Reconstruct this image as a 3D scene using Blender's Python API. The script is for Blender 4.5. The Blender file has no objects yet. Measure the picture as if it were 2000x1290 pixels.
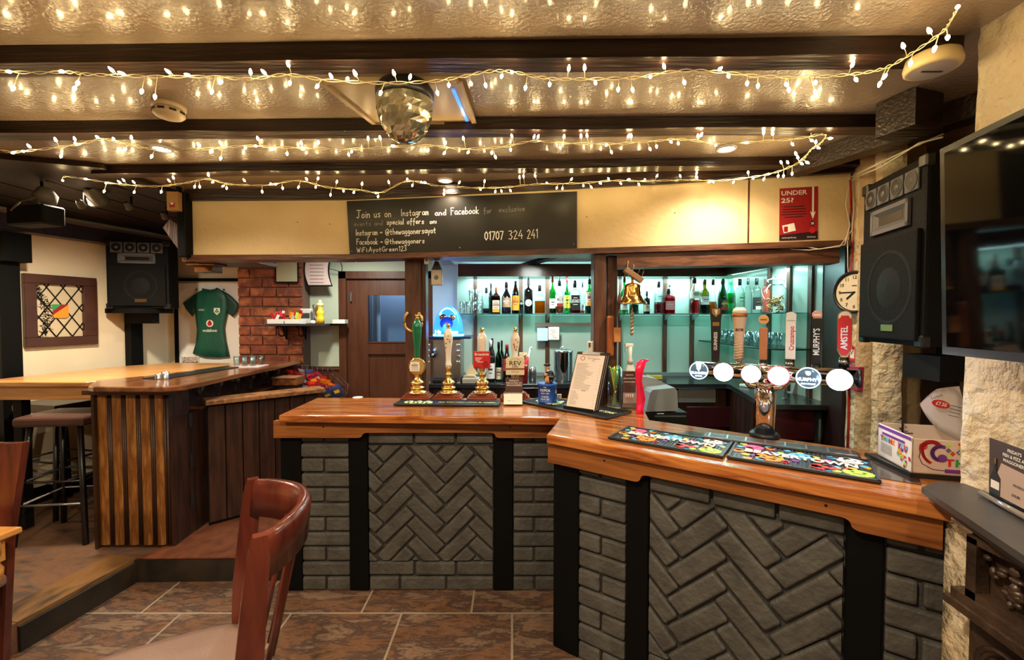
import bpy, bmesh, math, random
from mathutils import Vector, Matrix, noise
random.seed(7)
# ---------------------------------------------------------------- camera, world, exposure, lights
S = bpy.context.scene
COL = S.collection
FPX, CAMH, HOR = 850.0, 1.665, 620.0
PITCH = math.atan((645 - HOR) / FPX)
cam_d = bpy.data.cameras.new('camera'); cam_d.sensor_width = 36; cam_d.lens = FPX / 2000 * 36
cam_d.clip_start = 0.02
cam = bpy.data.objects.new('camera', cam_d); COL.objects.link(cam)
cam.location = (0, 0, CAMH); cam.rotation_euler = (math.pi / 2 - PITCH, 0, 0)
S.camera = cam
w = bpy.data.worlds.new('world'); S.world = w; w.use_nodes = True
w.node_tree.nodes['Background'].inputs[0].default_value = (1.0, .72, .45, 1)
w.node_tree.nodes['Background'].inputs[1].default_value = 0.03
S.view_settings.view_transform = 'Standard'; S.view_settings.look = 'None'
S.view_settings.gamma = 1; S.view_settings.use_curve_mapping = False
S.view_settings.exposure = 0.45
S.cycles.use_denoising = True
S.cycles.max_bounces = 8; S.cycles.transparent_max_bounces = 24
S.cycles.caustics_reflective = False; S.cycles.caustics_refractive = False
S.cycles.sample_clamp_indirect = 4.0
CEIL = 2.55

def light(kind, name, loc, power, col=(1, .78, .5), size=.05, aim=None, angle=2.2, sizey=None, blend=.8):
    d = bpy.data.lights.new(name, kind); d.energy = power; d.color = col
    if kind == 'AREA':
        d.size = size
        if sizey: d.shape = 'RECTANGLE'; d.size_y = sizey
    else:
        d.shadow_soft_size = size
    if kind == 'SPOT': d.spot_size = angle; d.spot_blend = blend
    o = bpy.data.objects.new(name, d); COL.objects.link(o); o.location = loc
    if aim is not None:
        o.rotation_euler = (Vector(aim) - Vector(loc)).to_track_quat('-Z', 'Y').to_euler()
    return o
# downlights seen in the ceiling, and their fellows over the rest of the room
DL = [(-1.83, 2.30, 46), (1.12, 2.30, 46), (-.43, 2.83, 14)]
for x, y, p in DL:
    light('SPOT', 'downlight_lamp', (x, y, CEIL - .035), p, (1, .80, .55), .03, (x, y, 0), 2.6)
for x, y, p in [(-2.1, .3, 110), (-.3, .35, 140), (.95, .25, 46), (-1.2, -1.6, 60), (.8, -1.6, 60)]:
    light('SPOT', 'room_downlight_lamp', (x, y, CEIL - .03), p, (1, .80, .56), .05, (x, y + .35, 0), 2.75)
light('SPOT', 'alcove_fill_light', (-2.9, 2.9, 2.5), 175, (1, .84, .62), .06, (-3.0, 3.2, 0), 2.7)  # added fill light, brightens the left alcove
light('SPOT', 'servery_lamp', (-1.5, 3.75, 2.4), 60, (.95, .95, .82), .08, (-1.5, 4.0, 0), 2.9)
light('SPOT', 'bar_lamp', (.2, 3.45, 2.14), 60, (.9, .98, .92), .1, (.2, 3.8, 0), 2.9)
# cyan LED strips under the back bar header
light('AREA', 'led_strip_lamp', (.83, 4.10, 2.035), 20, (.55, 1, 1), 2.5, (.83, 4.16, 0), sizey=.03)
light('AREA', 'led_strip_lamp_side', (2.0, 3.35, 2.035), 10, (.55, 1, 1), .03, (2.07, 3.35, 0), sizey=.9)

# ---------------------------------------------------------------- from a direction in view to a point in the room
def ray(u, v):
    a, b = (u - 1000) / FPX, -(v - 645) / FPX
    c, s = math.cos(PITCH), math.sin(PITCH)
    return Vector((a, c + b * s, -s + b * c))
O = Vector((0, 0, CAMH))
def AY(u, v, Y): r = ray(u, v); return O + r * (Y / r.y)
def AZ(u, v, Z): r = ray(u, v); return O + r * ((Z - CAMH) / r.z)
def APL(u, v, p, n):
    r = ray(u, v); p = Vector(p); n = Vector(n); return O + r * ((p - O).dot(n) / r.dot(n))
def px(n, Y): return n * Y / FPX

# ---------------------------------------------------------------- materials
MATS = {}
def pm(name, col, rough=.5, metal=0, bump=0, bscale=60, var=None, vscale=6, stretch=(1, 1, 1), rot=0, emit=None, es=0,
       trans=0, coat=0, spec=.5, detail=4, bdet=3, vcon=(.35, .65)):
    if name in MATS: return MATS[name]
    m = bpy.data.materials.new(name); m.use_nodes = True; MATS[name] = m
    nt = m.node_tree; N = nt.nodes; L = nt.links; b = N['Principled BSDF']
    b.inputs['Base Color'].default_value = (*col, 1); b.inputs['Roughness'].default_value = rough
    b.inputs['Metallic'].default_value = metal; b.inputs['Specular IOR Level'].default_value = spec
    b.inputs['Transmission Weight'].default_value = trans; b.inputs['Coat Weight'].default_value = coat
    b.inputs['Coat Roughness'].default_value = .12
    if emit: b.inputs['Emission Color'].default_value = (*emit, 1); b.inputs['Emission Strength'].default_value = es
    if var or bump:
        tc = N.new('ShaderNodeTexCoord'); mp = N.new('ShaderNodeMapping')
        mp.inputs['Scale'].default_value = stretch; mp.inputs['Rotation'].default_value = (0, 0, 0)
        mr = N.new('ShaderNodeMapping'); mr.inputs['Rotation'].default_value = (0, 0, rot)
        L.new(tc.outputs['Object'], mr.inputs[0]); L.new(mr.outputs[0], mp.inputs[0])
    if var:
        n = N.new('ShaderNodeTexNoise'); n.inputs['Scale'].default_value = vscale; n.inputs['Detail'].default_value = detail
        n.inputs['Distortion'].default_value = .3
        L.new(mp.outputs[0], n.inputs['Vector'])
        r = N.new('ShaderNodeValToRGB'); cs = [col] + list(var)
        lo, hi = vcon
        while len(r.color_ramp.elements) < len(cs): r.color_ramp.elements.new(.5)
        for i, c in enumerate(cs):
            e = r.color_ramp.elements[i]; e.position = lo + (hi - lo) * i / (len(cs) - 1); e.color = (*c, 1)
        L.new(n.outputs[0], r.inputs[0]); L.new(r.outputs[0], b.inputs['Base Color'])
    if bump:
        n2 = N.new('ShaderNodeTexNoise'); n2.inputs['Scale'].default_value = bscale; n2.inputs['Detail'].default_value = bdet
        L.new(mp.outputs[0], n2.inputs['Vector'])
        bp = N.new('ShaderNodeBump'); bp.inputs['Strength'].default_value = bump; bp.inputs['Distance'].default_value = .01
        L.new(n2.outputs[0], bp.inputs['Height']); L.new(bp.outputs[0], b.inputs['Normal'])
    return m
def glassy(name, tint, gl=.34, rough=.03):
    if name in MATS: return MATS[name]
    m = bpy.data.materials.new(name); m.use_nodes = True; MATS[name] = m
    nt = m.node_tree; N = nt.nodes; L = nt.links; N.remove(N['Principled BSDF'])
    t = N.new('ShaderNodeBsdfTransparent'); t.inputs[0].default_value = (*tint, 1)
    g = N.new('ShaderNodeBsdfGlossy'); g.inputs[0].default_value = (.55, .6, .62, 1); g.inputs['Roughness'].default_value = rough
    f = N.new('ShaderNodeLayerWeight'); f.inputs[0].default_value = gl
    x = N.new('ShaderNodeMixShader'); L.new(f.outputs['Facing'], x.inputs[0]); L.new(t.outputs[0], x.inputs[1]); L.new(g.outputs[0], x.inputs[2])
    L.new(x.outputs[0], N['Material Output'].inputs[0]); return m

CREAM = pm('cream_plaster', (.72, .56, .34), .75, bump=.25, bscale=25, var=[(.62, .45, .24)], vscale=2.2)
CREAMW = pm('pale_plaster', (.78, .68, .50), .8, bump=.2, bscale=18, var=[(.70, .60, .42)], vscale=1.5)
CEILM = pm('gloss_ceiling', (.36, .27, .20), .13, bump=.38, bscale=85, var=[(.31, .23, .17)], vscale=3, spec=1.0, bdet=4, coat=.4)
DARKB = pm('dark_beam', (.010, .004, .003), .34, bump=.4, bscale=18, var=[(.030, .012, .007)], vscale=9, stretch=(.3, 4, 4))
BROWNB = pm('brown_beam', (.055, .018, .010), .4, bump=.35, bscale=16, var=[(.14, .055, .028)], vscale=9, stretch=(.35, 3, 3))
BROWNP = pm('brown_post', (.06, .020, .011), .42, bump=.4, bscale=18, var=[(.13, .05, .025)], vscale=9, stretch=(4, 4, .5))
BLACKP = pm('black_post', (.002, .002, .002), .6, bump=.2, bscale=15, spec=.12)
DKBOARD = pm('dark_boards', (.007, .004, .003), .45, bump=.4, bscale=14, var=[(.022, .010, .006)], vscale=6, stretch=(4, .5, 4))
GREYBR = pm('grey_painted_brick', (.050, .047, .041), .62, bump=.7, bscale=38, var=[(.082, .077, .066)], vscale=9, bdet=6)
GREYMO = pm('grey_painted_mortar', (.042, .040, .035), .75, bump=.5, bscale=60)
def varnish(nm, rot): return pm(nm, (.30, .085, .018), .16, bump=.05, bscale=20, var=[(.52, .19, .045), (.24, .06, .014), (.62, .26, .08)], vscale=5.5, stretch=(.35, 4.5, 4), rot=rot, coat=.6, vcon=(.25, .75), detail=7)
VARN = varnish('varnished_worktop', 0); VARN2 = varnish('varnished_worktop_turned', .6)
def apr(nm, rot): return pm(nm, (.16, .050, .012), .35, bump=.15, bscale=14, var=[(.29, .10, .024), (.12, .034, .008)], vscale=5, stretch=(.35, 4, 5), rot=rot, coat=.15, vcon=(.3, .7), detail=6)
APR = apr('oak_apron', 0); APR2 = apr('oak_apron_turned', .6)
LOAK = pm('light_oak', (.42, .18, .05), .32, bump=.12, bscale=14, var=[(.62, .32, .11), (.36, .14, .035)], vscale=4, stretch=(.4, 5, 4), coat=.2, vcon=(.3, .7), detail=6)
DKVARN = pm('dark_varnish', (.11, .036, .014), .17, bump=.08, bscale=12, var=[(.24, .095, .04)], vscale=5, stretch=(4, .4, 4), coat=.5, detail=6)
FLUTE = pm('fluted_wood', (.38, .17, .032), .42, bump=.3, bscale=20, var=[(.17, .055, .012), (.36, .16, .035)], vscale=7, stretch=(4, 4, .5), detail=6)
FLUTED = pm('fluted_wood_dark', (.035, .014, .006), .45, bump=.3, bscale=20)
DKPLANK = pm('dark_plank', (.018, .007, .005), .38, bump=.35, bscale=14, var=[(.050, .018, .010)], vscale=7, stretch=(4, 4, .4), detail=6)
REDWD = pm('mahogany', (.065, .011, .007), .24, bump=.08, bscale=12, var=[(.13, .026, .013)], vscale=6, stretch=(3, 3, .5), coat=.35)
MAHOG = pm('mahogany_base', (.16, .028, .014), .2, var=[(.26, .06, .025)], vscale=6, stretch=(.5, 4, 4), coat=.4)
DOORW = pm('door_wood', (.075, .022, .010), .4, bump=.1, bscale=12, var=[(.105, .034, .014)], vscale=5, stretch=(4, 4, .5))
BRASS = pm('brass', (.95, .62, .22), .14, 1); BRASSD = pm('brass_old', (.72, .48, .20), .25, 1)
CHROME = pm('chrome', (.86, .87, .9), .07, 1); STEEL = pm('brushed_steel', (.55, .56, .58), .3, 1)
BLACK = pm('black_plastic', (.008, .008, .009), .35); BLACKM = pm('matt_black', (.003, .003, .003), .7, spec=.2)
BLKCLOTH = pm('black_grille', (.006, .006, .006), .8, bump=.5, bscale=220, spec=.12)
GREYP = pm('grey_plastic', (.22, .24, .25), .4); DGREY = pm('dark_grey', (.045, .05, .055), .35)
WHITE = pm('white', (.8, .78, .74), .5); CER = pm('white_ceramic', (.88, .82, .72), .12, coat=.6)
PAPER = pm('paper', (.82, .76, .70), .7); INK = pm('ink', (.03, .025, .025), .6); PINKP = pm('pink_paper', (.58, .44, .42), .7)
RED = pm('red', (.55, .015, .018), .4); REDD = pm('dark_red', (.28, .012, .012), .45); GREENC = pm('green_ceramic', (.004, .16, .07), .12, coat=.6)
BLUE = pm('blue', (.008, .07, .36), .4); ORANGE = pm('orange', (.85, .28, .02), .5); YEL = pm('yellow', (.85, .55, .03), .35)
LIME = pm('lime', (.42, .68, .05), .5); PINK = pm('pink', (.85, .08, .28), .5); SKY = pm('sky_blue', (.10, .42, .72), .5); PURP = pm('purple', (.16, .03, .26), .5)
GREEN = pm('green', (.02, .30, .08), .5)
GLASS = glassy('clear_glass', (.97, .99, .99)); GLASSG = glassy('green_tint_glass', (.62, .86, .80), .22)
PANEL = pm('aqua_panel', (.40, .52, .44), .22, var=[(.48, .60, .50)], vscale=1.6, coat=.3)
SAGE = pm('sage_wall', (.50, .56, .44), .7, bump=.1, bscale=20); ICE = pm('pale_blue_wall', (.42, .55, .72), .6)
BLKTOP = pm('black_worktop', (.025, .027, .03), .2)
LEATH = pm('brown_leather', (.075, .035, .028), .32, bump=.1, bscale=60); SEATV = pm('grey_brown_vinyl', (.20, .125, .098), .42, bump=.08, bscale=120)
WIREM = pm('clear_wire', (.62, .5, .3), .4); WIREW = pm('white_cable', (.75, .7, .6), .5)
CHALK = pm('chalk', (.82, .80, .76), .9); CHALKF = pm('faded_chalk', (.27, .26, .25), .9)
BOARD = pm('chalkboard', (.008, .007, .006), .38, var=[(.013, .011, .010)], vscale=3, spec=.35)
EBULB = pm('bulb_glow', (1, .8, .4), .4, emit=(1, .74, .34), es=90)
ELAMP = pm('lamp_glow', (1, .9, .7), .4, emit=(1, .86, .62), es=30)

# ---------------------------------------------------------------- mesh builder
class MB:
    def __init__(s, *mats): s.bm = bmesh.new(); s.mats = list(mats); s.mi = 0
    def use(s, m):
        if m not in s.mats: s.mats.append(m)
        s.mi = s.mats.index(m); return s
    def _fin(s, fs, smooth=False):
        for f in fs: f.material_index = s.mi; f.smooth = smooth
    def box(s, c, d, M=None, bev=0, seg=1, rz=0):
        r = bmesh.ops.create_cube(s.bm, size=1)
        vs = r['verts']
        for v in vs: v.co = Vector((v.co.x * d[0], v.co.y * d[1], v.co.z * d[2]))
        fs = list({f for v in vs for f in v.link_faces})
        if bev:
            es = list({e for v in vs for e in v.link_edges})
            rr = bmesh.ops.bevel(s.bm, geom=es, offset=bev, segments=seg, affect='EDGES', profile=.6)
            vs = list({v for f in rr['faces'] for v in f.verts} | {v for v in vs if v.is_valid})
            fs = list({f for v in vs for f in v.link_faces})
        T = Matrix.Translation(Vector(c)) @ (Matrix.Rotation(rz, 4, 'Z') if rz else Matrix())
        if M is not None: T = M @ T
        for v in vs: v.co = T @ v.co
        s._fin(fs); return vs
    def bb(s, a, b, **k):
        return s.box([(a[i] + b[i]) / 2 for i in range(3)], [abs(a[i] - b[i]) for i in range(3)], **k)
    def lathe(s, prof, c=(0, 0, 0), seg=20, M=None, cap=True, smooth=True, sy=1):
        T = Matrix.Translation(Vector(c))
        if M is not None: T = T @ M
        rings = []
        for r, z in prof:
            rings.append([s.bm.verts.new(T @ Vector((r * math.cos(2 * math.pi * i / seg), sy * r * math.sin(2 * math.pi * i / seg), z))) for i in range(seg)])
        fs = []
        for a, b in zip(rings, rings[1:]):
            for i in range(seg):
                fs.append(s.bm.faces.new((a[i], a[(i + 1) % seg], b[(i + 1) % seg], b[i])))
        s._fin(fs, smooth)
        if cap:
            f1 = s.bm.faces.new(rings[0][::-1]); f2 = s.bm.faces.new(rings[-1]); s._fin([f1, f2])
        return rings
    def cyl(s, a, b, r, r2=None, seg=12, smooth=True):
        a, b = Vector(a), Vector(b); d = b - a
        M = d.to_track_quat('Z', 'Y').to_matrix().to_4x4()
        s.lathe([(r, 0), (r2 if r2 is not None else r, d.length)], a, seg, M, smooth=smooth)
    def tube(s, pts, r, seg=6, closed=False):
        pts = [Vector(p) for p in pts]; rings = []; n = len(pts); up = Vector((0, 0, 1)); 
        for i, p in enumerate(pts):
            if closed: t = pts[(i + 1) % n] - pts[i - 1]
            else: t = pts[min(i + 1, n - 1)] - pts[max(i - 1, 0)]
            if t.length < 1e-9: t = Vector((1, 0, 0))
            t.normalize()
            a = t.cross(up)
            if a.length < .05: a = t.cross(Vector((0, 1, 0)))
            a.normalize(); b = t.cross(a)
            rr = r[i] if isinstance(r, (list, tuple)) else r
            rings.append([s.bm.verts.new(p + a * math.cos(2 * math.pi * k / seg) * rr + b * math.sin(2 * math.pi * k / seg) * rr) for k in range(seg)])
        fs = []
        rng = range(n if closed else n - 1)
        for i in rng:
            A, B = rings[i], rings[(i + 1) % n]
            for k in range(seg): fs.append(s.bm.faces.new((A[k], A[(k + 1) % seg], B[(k + 1) % seg], B[k])))
        s._fin(fs, True)
        if not closed: s._fin([s.bm.faces.new(rings[0][::-1]), s.bm.faces.new(rings[-1])])
    def prism(s, poly, z0, z1, M=None):
        T = M if M is not None else Matrix()
        a = [s.bm.verts.new(T @ Vector((p[0], p[1], z0))) for p in poly]; b = [s.bm.verts.new(T @ Vector((p[0], p[1], z1))) for p in poly]
        n = len(poly); fs = [s.bm.faces.new(a[::-1]), s.bm.faces.new(b)]
        for i in range(n): fs.append(s.bm.faces.new((a[i], a[(i + 1) % n], b[(i + 1) % n], b[i])))
        s._fin(fs); return fs
    def quad(s, *p):
        f = s.bm.faces.new([s.bm.verts.new(Vector(q)) for q in p]); s._fin([f]); return f
    def ball(s, c, r, seg=12, sc=(1, 1, 1), M=None):
        rr = bmesh.ops.create_uvsphere(s.bm, u_segments=seg, v_segments=max(6, seg // 2 + 2), radius=1)
        T = Matrix.Translation(Vector(c)) @ (M if M is not None else Matrix())
        for v in rr['verts']: v.co = T @ Vector((v.co.x * r * sc[0], v.co.y * r * sc[1], v.co.z * r * sc[2]))
        s._fin({f for v in rr['verts'] for f in v.link_faces}, True)
    def disc(s, c, r, M=None, seg=20, sx=1, sy=1):
        T = (M if M is not None else Matrix())
        f = s.bm.faces.new([s.bm.verts.new(T @ (Vector(c) + Vector((sx * r * math.cos(2 * math.pi * i / seg), sy * r * math.sin(2 * math.pi * i / seg), 0)))) for i in range(seg)])
        s._fin([f])
    def text(s, t, size, M, align='CENTER', sx=1, bold=.0, ext=.0, fit=None):
        cu = bpy.data.curves.new('t', 'FONT'); cu.body = t; cu.size = size; cu.align_x = align; cu.align_y = 'CENTER'
        cu.offset = bold * size; cu.extrude = ext; cu.resolution_u = 3
        ob = bpy.data.objects.new('t', cu)
        me = bpy.data.meshes.new_from_object(ob)
        if fit:
            xs = [v.co.x for v in me.vertices]; sx = fit / max(1e-6, max(xs) - min(xs))
        me.transform(M @ Matrix.Diagonal((sx, 1, 1, 1)))
        for p in me.polygons: p.material_index = s.mi; p.use_smooth = False
        s.bm.from_mesh(me)
        bpy.data.meshes.remove(me); bpy.data.objects.remove(ob); bpy.data.curves.remove(cu)
    def stroke(s, pts, wd, M):
        for a, b in zip(pts, pts[1:]):
            a, b = Vector((a[0], a[1], 0)), Vector((b[0], b[1], 0)); d = b - a
            if d.length < 1e-6: continue
            d.normalize(); n = Vector((-d.y, d.x, 0)) * wd / 2; e = d * wd * .4
            s.quad(M @ (a - e - n), M @ (b + e - n), M @ (b + e + n), M @ (a - e + n))
    def xf(s, M):
        for v in s.bm.verts: v.co = M @ v.co
        return s
def wloc(o):
    p = Vector((0, 0, 0))
    while o is not None: p = p + Vector(o.location); o = o.parent
    return p
def part(name, mb, parent, world=True, label=None):
    """one mesh object under a thing; world=True: vertices were given in room coordinates"""
    me = bpy.data.meshes.new(name)
    bmesh.ops.recalc_face_normals(mb.bm, faces=[f for f in mb.bm.faces if len(f.verts) > 2])
    if world and parent is not None: mb.xf(Matrix.Translation(-wloc(parent)))
    mb.bm.to_mesh(me); mb.bm.free()
    for m in mb.mats: me.materials.append(m)
    o = bpy.data.objects.new(name, me); COL.objects.link(o); o.parent = parent
    if label: o['label'] = label
    return o
def tag(o, label, cat, group=None):
    o['label'] = label; o['category'] = cat
    if group: o['group'] = group
    return o
def thing(name, label, cat, loc=(0, 0, 0), group=None, rz=0):
    o = bpy.data.objects.new(name, None); COL.objects.link(o); o.location = loc; o.rotation_euler = (0, 0, rz)
    o.empty_display_size = .05
    return tag(o, label, cat, group)
def solo(name, mb, label, cat, group=None, local=False, loc=None):
    """a thing that is one mesh; its origin goes to the middle of its base"""
    if not local:
        vs = [v.co for v in mb.bm.verts]
        lo = Vector([min(v[i] for v in vs) for i in range(3)]); hi = Vector([max(v[i] for v in vs) for i in range(3)])
        b = Vector(((lo.x + hi.x) / 2, (lo.y + hi.y) / 2, lo.z)); mb.xf(Matrix.Translation(-b))
    else: b = Vector(loc or (0, 0, 0))
    o = part(name, mb, None, False); o.location = b
    return tag(o, label, cat, group)
def struct(name, mb):
    o = part(name, mb, None, False); o['kind'] = 'structure'; return o
def dup(root, loc, label=None, rz=None, scale=None):
    r = root.copy(); COL.objects.link(r); r.location = loc
    if label: r['label'] = label
    if rz is not None: r.rotation_euler = (0, 0, rz)
    if scale: r.scale = scale
    for ch in [c for c in bpy.data.objects if c.parent == root]:
        c = ch.copy(); COL.objects.link(c); c.parent = r
        for g in [q for q in bpy.data.objects if q.parent == ch]:
            d = g.copy(); COL.objects.link(d); d.parent = c
    return r
def face(o, xdir, up=(0, 0, 1)):
    """matrix: local x along xdir, local y along up, local z out of the surface towards the viewer"""
    x = Vector(xdir).normalized(); y = Vector(up).normalized(); z = x.cross(y).normalized(); y = z.cross(x)
    return Matrix.Translation(Vector(o)) @ Matrix((x, y, z)).transposed().to_4x4()
def seg2(a, b, t): return (a[0] + (b[0] - a[0]) * t, a[1] + (b[1] - a[1]) * t)
# ================================================================ THE SHELL
def tile_mat(name, rot, cols, mortar, bw=.62, rh=.40, off=.37):
    m = bpy.data.materials.new(name); m.use_nodes = True; N = m.node_tree.nodes; L = m.node_tree.links; b = N['Principled BSDF']
    tc = N.new('ShaderNodeTexCoord'); mp = N.new('ShaderNodeMapping'); mp.inputs['Rotation'].default_value = (0, 0, rot)
    L.new(tc.outputs['Object'], mp.inputs[0])
    br = N.new('ShaderNodeTexBrick'); br.offset = off; br.inputs['Scale'].default_value = 1; br.inputs['Mortar Size'].default_value = .006
    br.inputs['Brick Width'].default_value = bw; br.inputs['Row Height'].default_value = rh
    br.inputs['Color1'].default_value = (0, 0, 0, 1); br.inputs['Color2'].default_value = (1, 1, 1, 1); br.inputs['Mortar'].default_value = (.5, .5, .5, 1)
    L.new(mp.outputs[0], br.inputs['Vector'])
    n = N.new('ShaderNodeTexNoise'); n.inputs['Scale'].default_value = 3.1; n.inputs['Detail'].default_value = 10; n.inputs['Roughness'].default_value = .72; n.inputs['Distortion'].default_value = .35
    m2 = N.new('ShaderNodeMapping'); m2.inputs['Rotation'].default_value = (0, 0, .5); m2.inputs['Scale'].default_value = (1, 3.0, 1)
    # a shift per tile, so that each slate has a cloud of its own
    sc = N.new('ShaderNodeVectorMath'); sc.operation = 'SCALE'; sc.inputs['Scale'].default_value = 5
    ad = N.new('ShaderNodeVectorMath'); ad.operation = 'ADD'
    L.new(br.outputs['Color'], sc.inputs[0]); L.new(tc.outputs['Object'], m2.inputs[0]); L.new(m2.outputs[0], ad.inputs[0]); L.new(sc.outputs[0], ad.inputs[1])
    L.new(ad.outputs[0], n.inputs['Vector'])
    r = N.new('ShaderNodeValToRGB')
    while len(r.color_ramp.elements) < len(cols): r.color_ramp.elements.new(.5)
    for i, c in enumerate(cols):
        e = r.color_ramp.elements[i]; e.position = .30 + .42 * i / (len(cols) - 1); e.color = (*c, 1)
    L.new(n.outputs[0], r.inputs[0])
    mx = N.new('ShaderNodeMix'); mx.data_type = 'RGBA'; mx.inputs['B'].default_value = (*mortar, 1)
    L.new(br.outputs['Fac'], mx.inputs['Factor']); L.new(r.outputs[0], mx.inputs['A']); L.new(mx.outputs['Result'], b.inputs['Base Color'])
    bp = N.new('ShaderNodeBump'); bp.inputs['Strength'].default_value = .45; bp.inputs['Distance'].default_value = .01
    n3 = N.new('ShaderNodeTexNoise'); n3.inputs['Scale'].default_value = 14; n3.inputs['Detail'].default_value = 6; L.new(tc.outputs['Object'], n3.inputs[0])
    L.new(n3.outputs[0], bp.inputs['Height']); L.new(bp.outputs[0], b.inputs['Normal']); b.inputs['Roughness'].default_value = .38
    return m
TILE = tile_mat('slate_tiles', .0, [(.024, .017, .014), (.085, .042, .022), (.16, .08, .042), (.05, .03, .026), (.19, .12, .075), (.13, .062, .042), (.085, .066, .052)], (.27, .22, .165))
TILE2 = tile_mat('slate_tiles_raised', .45, [(.045, .036, .036), (.12, .065, .04), (.17, .085, .045), (.07, .05, .05), (.22, .13, .07)], (.10, .08, .06), .6, .5)
RZ = .147
m = MB(TILE); m.bb((-5, -3.2, -.1), (2.6, 5.2, 0)); struct('floor', m)
stepE = [AZ(33, 1217, RZ), AZ(267, 1090, RZ)]
sx0 = stepE[1].x; sy0 = stepE[1].y
m = MB(TILE2); m.prism([(-5, -3.2), (stepE[0].x - .35 * 4, -3.2), (stepE[0].x, stepE[0].y), (sx0, sy0), (-1.34, sy0 + .02), (-1.34, 5.2), (-5, 5.2)], .001, RZ)
# worn timber nosing along the edge and black riser
m.use(pm('worn_nosing', (.16, .075, .025), .35, bump=.3, bscale=15, var=[(.20, .10, .035), (.05, .03, .02)], vscale=5, stretch=(2, .6, 2)))
def strip(mb, a, b, w, z0, z1, side=1):
    a, b = Vector((a[0], a[1], 0)), Vector((b[0], b[1], 0)); d = (b - a).normalized(); n = Vector((-d.y, d.x, 0)) * w * side
    mb.prism([(a.x, a.y), (b.x, b.y), ((b + n).x, (b + n).y), ((a + n).x, (a + n).y)], z0, z1)
strip(m, (stepE[0].x + .002, stepE[0].y), (sx0 + .004, sy0 - .003), .20, RZ - .02, RZ + .003)
m.use(pm('black_riser', (.006, .005, .004), .5, bump=.3, bscale=12, var=[(.03, .02, .012)], vscale=5))
strip(m, (stepE[0].x, stepE[0].y), (sx0, sy0), .02, .0015, RZ - .02, -1)
strip(m, (sx0, sy0), (-1.345, sy0 + .02), .02, .0015, RZ - .004, -1)
m.use(pm('red_brown_step', (.10, .03, .015), .4, bump=.2, bscale=15, var=[(.17, .055, .025)], vscale=5, stretch=(3, 3, 1)))
m.prism([(sx0 + .02, sy0 - .02), (-1.345, sy0 - .0), (-1.345, 3.35), (-2.05, 3.35), (-2.26, 3.0)], RZ, RZ + .006)
struct('floor_raised', m)
m = MB(CEILM); m.bb((-5, -3.2, CEIL), (2.6, 5.2, CEIL + .1)); struct('ceiling', m)
m = MB(DKBOARD)
m.prism([(-5, 1.9), (-2.78, 2.37), (-2.35, 2.52), (-2.34, 3.14), (-2.34, 5.0), (-5, 5.0)], CEIL - .03, CEIL - .001)
for i in range(8): m.bb((-4.9 + i * .33, 2.75, CEIL - .036), (-4.885 + i * .33, 5, CEIL - .03))
struct('ceiling_alcove', m)
# far left wall, slightly askew
WL = lambda y: -3.9 + .27 * (y - 3.45)
m = MB(CREAMW); m.prism([(WL(1.2), 1.2), (WL(4.6), 4.6), (WL(4.6) - .1, 4.6), (WL(1.2) - .1, 1.2)], 0, CEIL); struct('wall_left', m)
m = MB(CREAMW); m.bb((-5, -3.2, 0), (-4.9, 1.4, CEIL)); m.bb((-5, 1.2, 0), (WL(1.2), 1.3, CEIL)); struct('wall_left_near', m)
m = MB(CREAM); m.bb((-5, -3.3, 0), (2.6, -3.2, CEIL)); struct('wall_behind', m)
YB = 4.55
m = MB(CREAMW); m.bb((-4, YB, 0), (-2.55, YB + .1, CEIL)); struct('wall_back_left', m)
# sage wall round the doorway
dx0, dx1 = AY(665, 600, YB).x, AY(845, 600, YB).x
m = MB(SAGE); m.bb((-2.56, YB, 0), (dx0, YB + .1, CEIL)); m.bb((dx0, YB, AY(700, 530, YB).z), (dx1, YB + .1, CEIL)); m.bb((dx1, YB, 0), (-.7, YB + .1, CEIL))
struct('wall_back', m)
# brown boarding under the sage wall
m = MB(DOORW); bz = AY(630, 722, YB - .03).z
m.bb((-2.3, YB - .03, 0), (dx0, YB, bz)); m.use(BROWNB).bb((-2.3, YB - .05, bz), (dx0, YB, bz + .03)); struct('trim_boarding', m)
# brick chimney
CY = 4.40
cx0, cx1 = AY(467, 600, CY).x, AY(592, 600, CY).x
def rounded_bricks(mb, x0, x1, z0, z1, y, bl, bh, jt, depth=.02, first=0, Mx=None, jit=.003, bev=.006, pattern=None):
    """running courses, each brick a rounded block standing proud of the mortar"""
    z = z0; row = first
    while z < z1 - .012:
        h = min(bh, z1 - z)
        if pattern: cuts = pattern(row)
        else:
            cuts = []; x = x0 - (bl / 2 if row % 2 else 0) - jt
            while x < x1: cuts.append((x, x + bl)); x += bl + jt
        for a, b in cuts:
            a, b = max(a, x0), min(b, x1)
            if b - a < .03: continue
            j = lambda: random.uniform(-jit, jit)
            mb.box(((a + b) / 2 + j() * .5, y - depth / 2 + j() * .6, z + h / 2 + j() * .5), (b - a, depth + .01, h), bev=bev, seg=2, M=Mx)
        z += h + jt; row += 1
BRK = pm('red_brick', (.30, .075, .028), .75, bump=.8, bscale=26, var=[(.14, .032, .018), (.42, .13, .045)], vscale=7, bdet=6)
m = MB(pm('dark_mortar', (.16, .09, .06), .9, bump=.6, bscale=50)); m.bb((cx0, CY, 0), (cx1, YB + .02, CEIL - .05))
m.use(BRK); rounded_bricks(m, cx0, cx1, 1.0, 2.3, CY + .006, .25, .083, .014, .016)
m.use(BRK)
struct('wall_chimney', m)
m = MB(BLACKP)
m.bb((AY(341, 545, YB - .01).x, YB - .03, .9), (AY(347, 545, YB - .01).x, YB, AY(345, 545, YB).z)); a = AY(341, 544, YB - .01); b = AY(466, 548, YB - .01)
m.bb((a.x, YB - .03, a.z - .03), (b.x, YB, a.z)); struct('trim_1', m)

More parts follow.
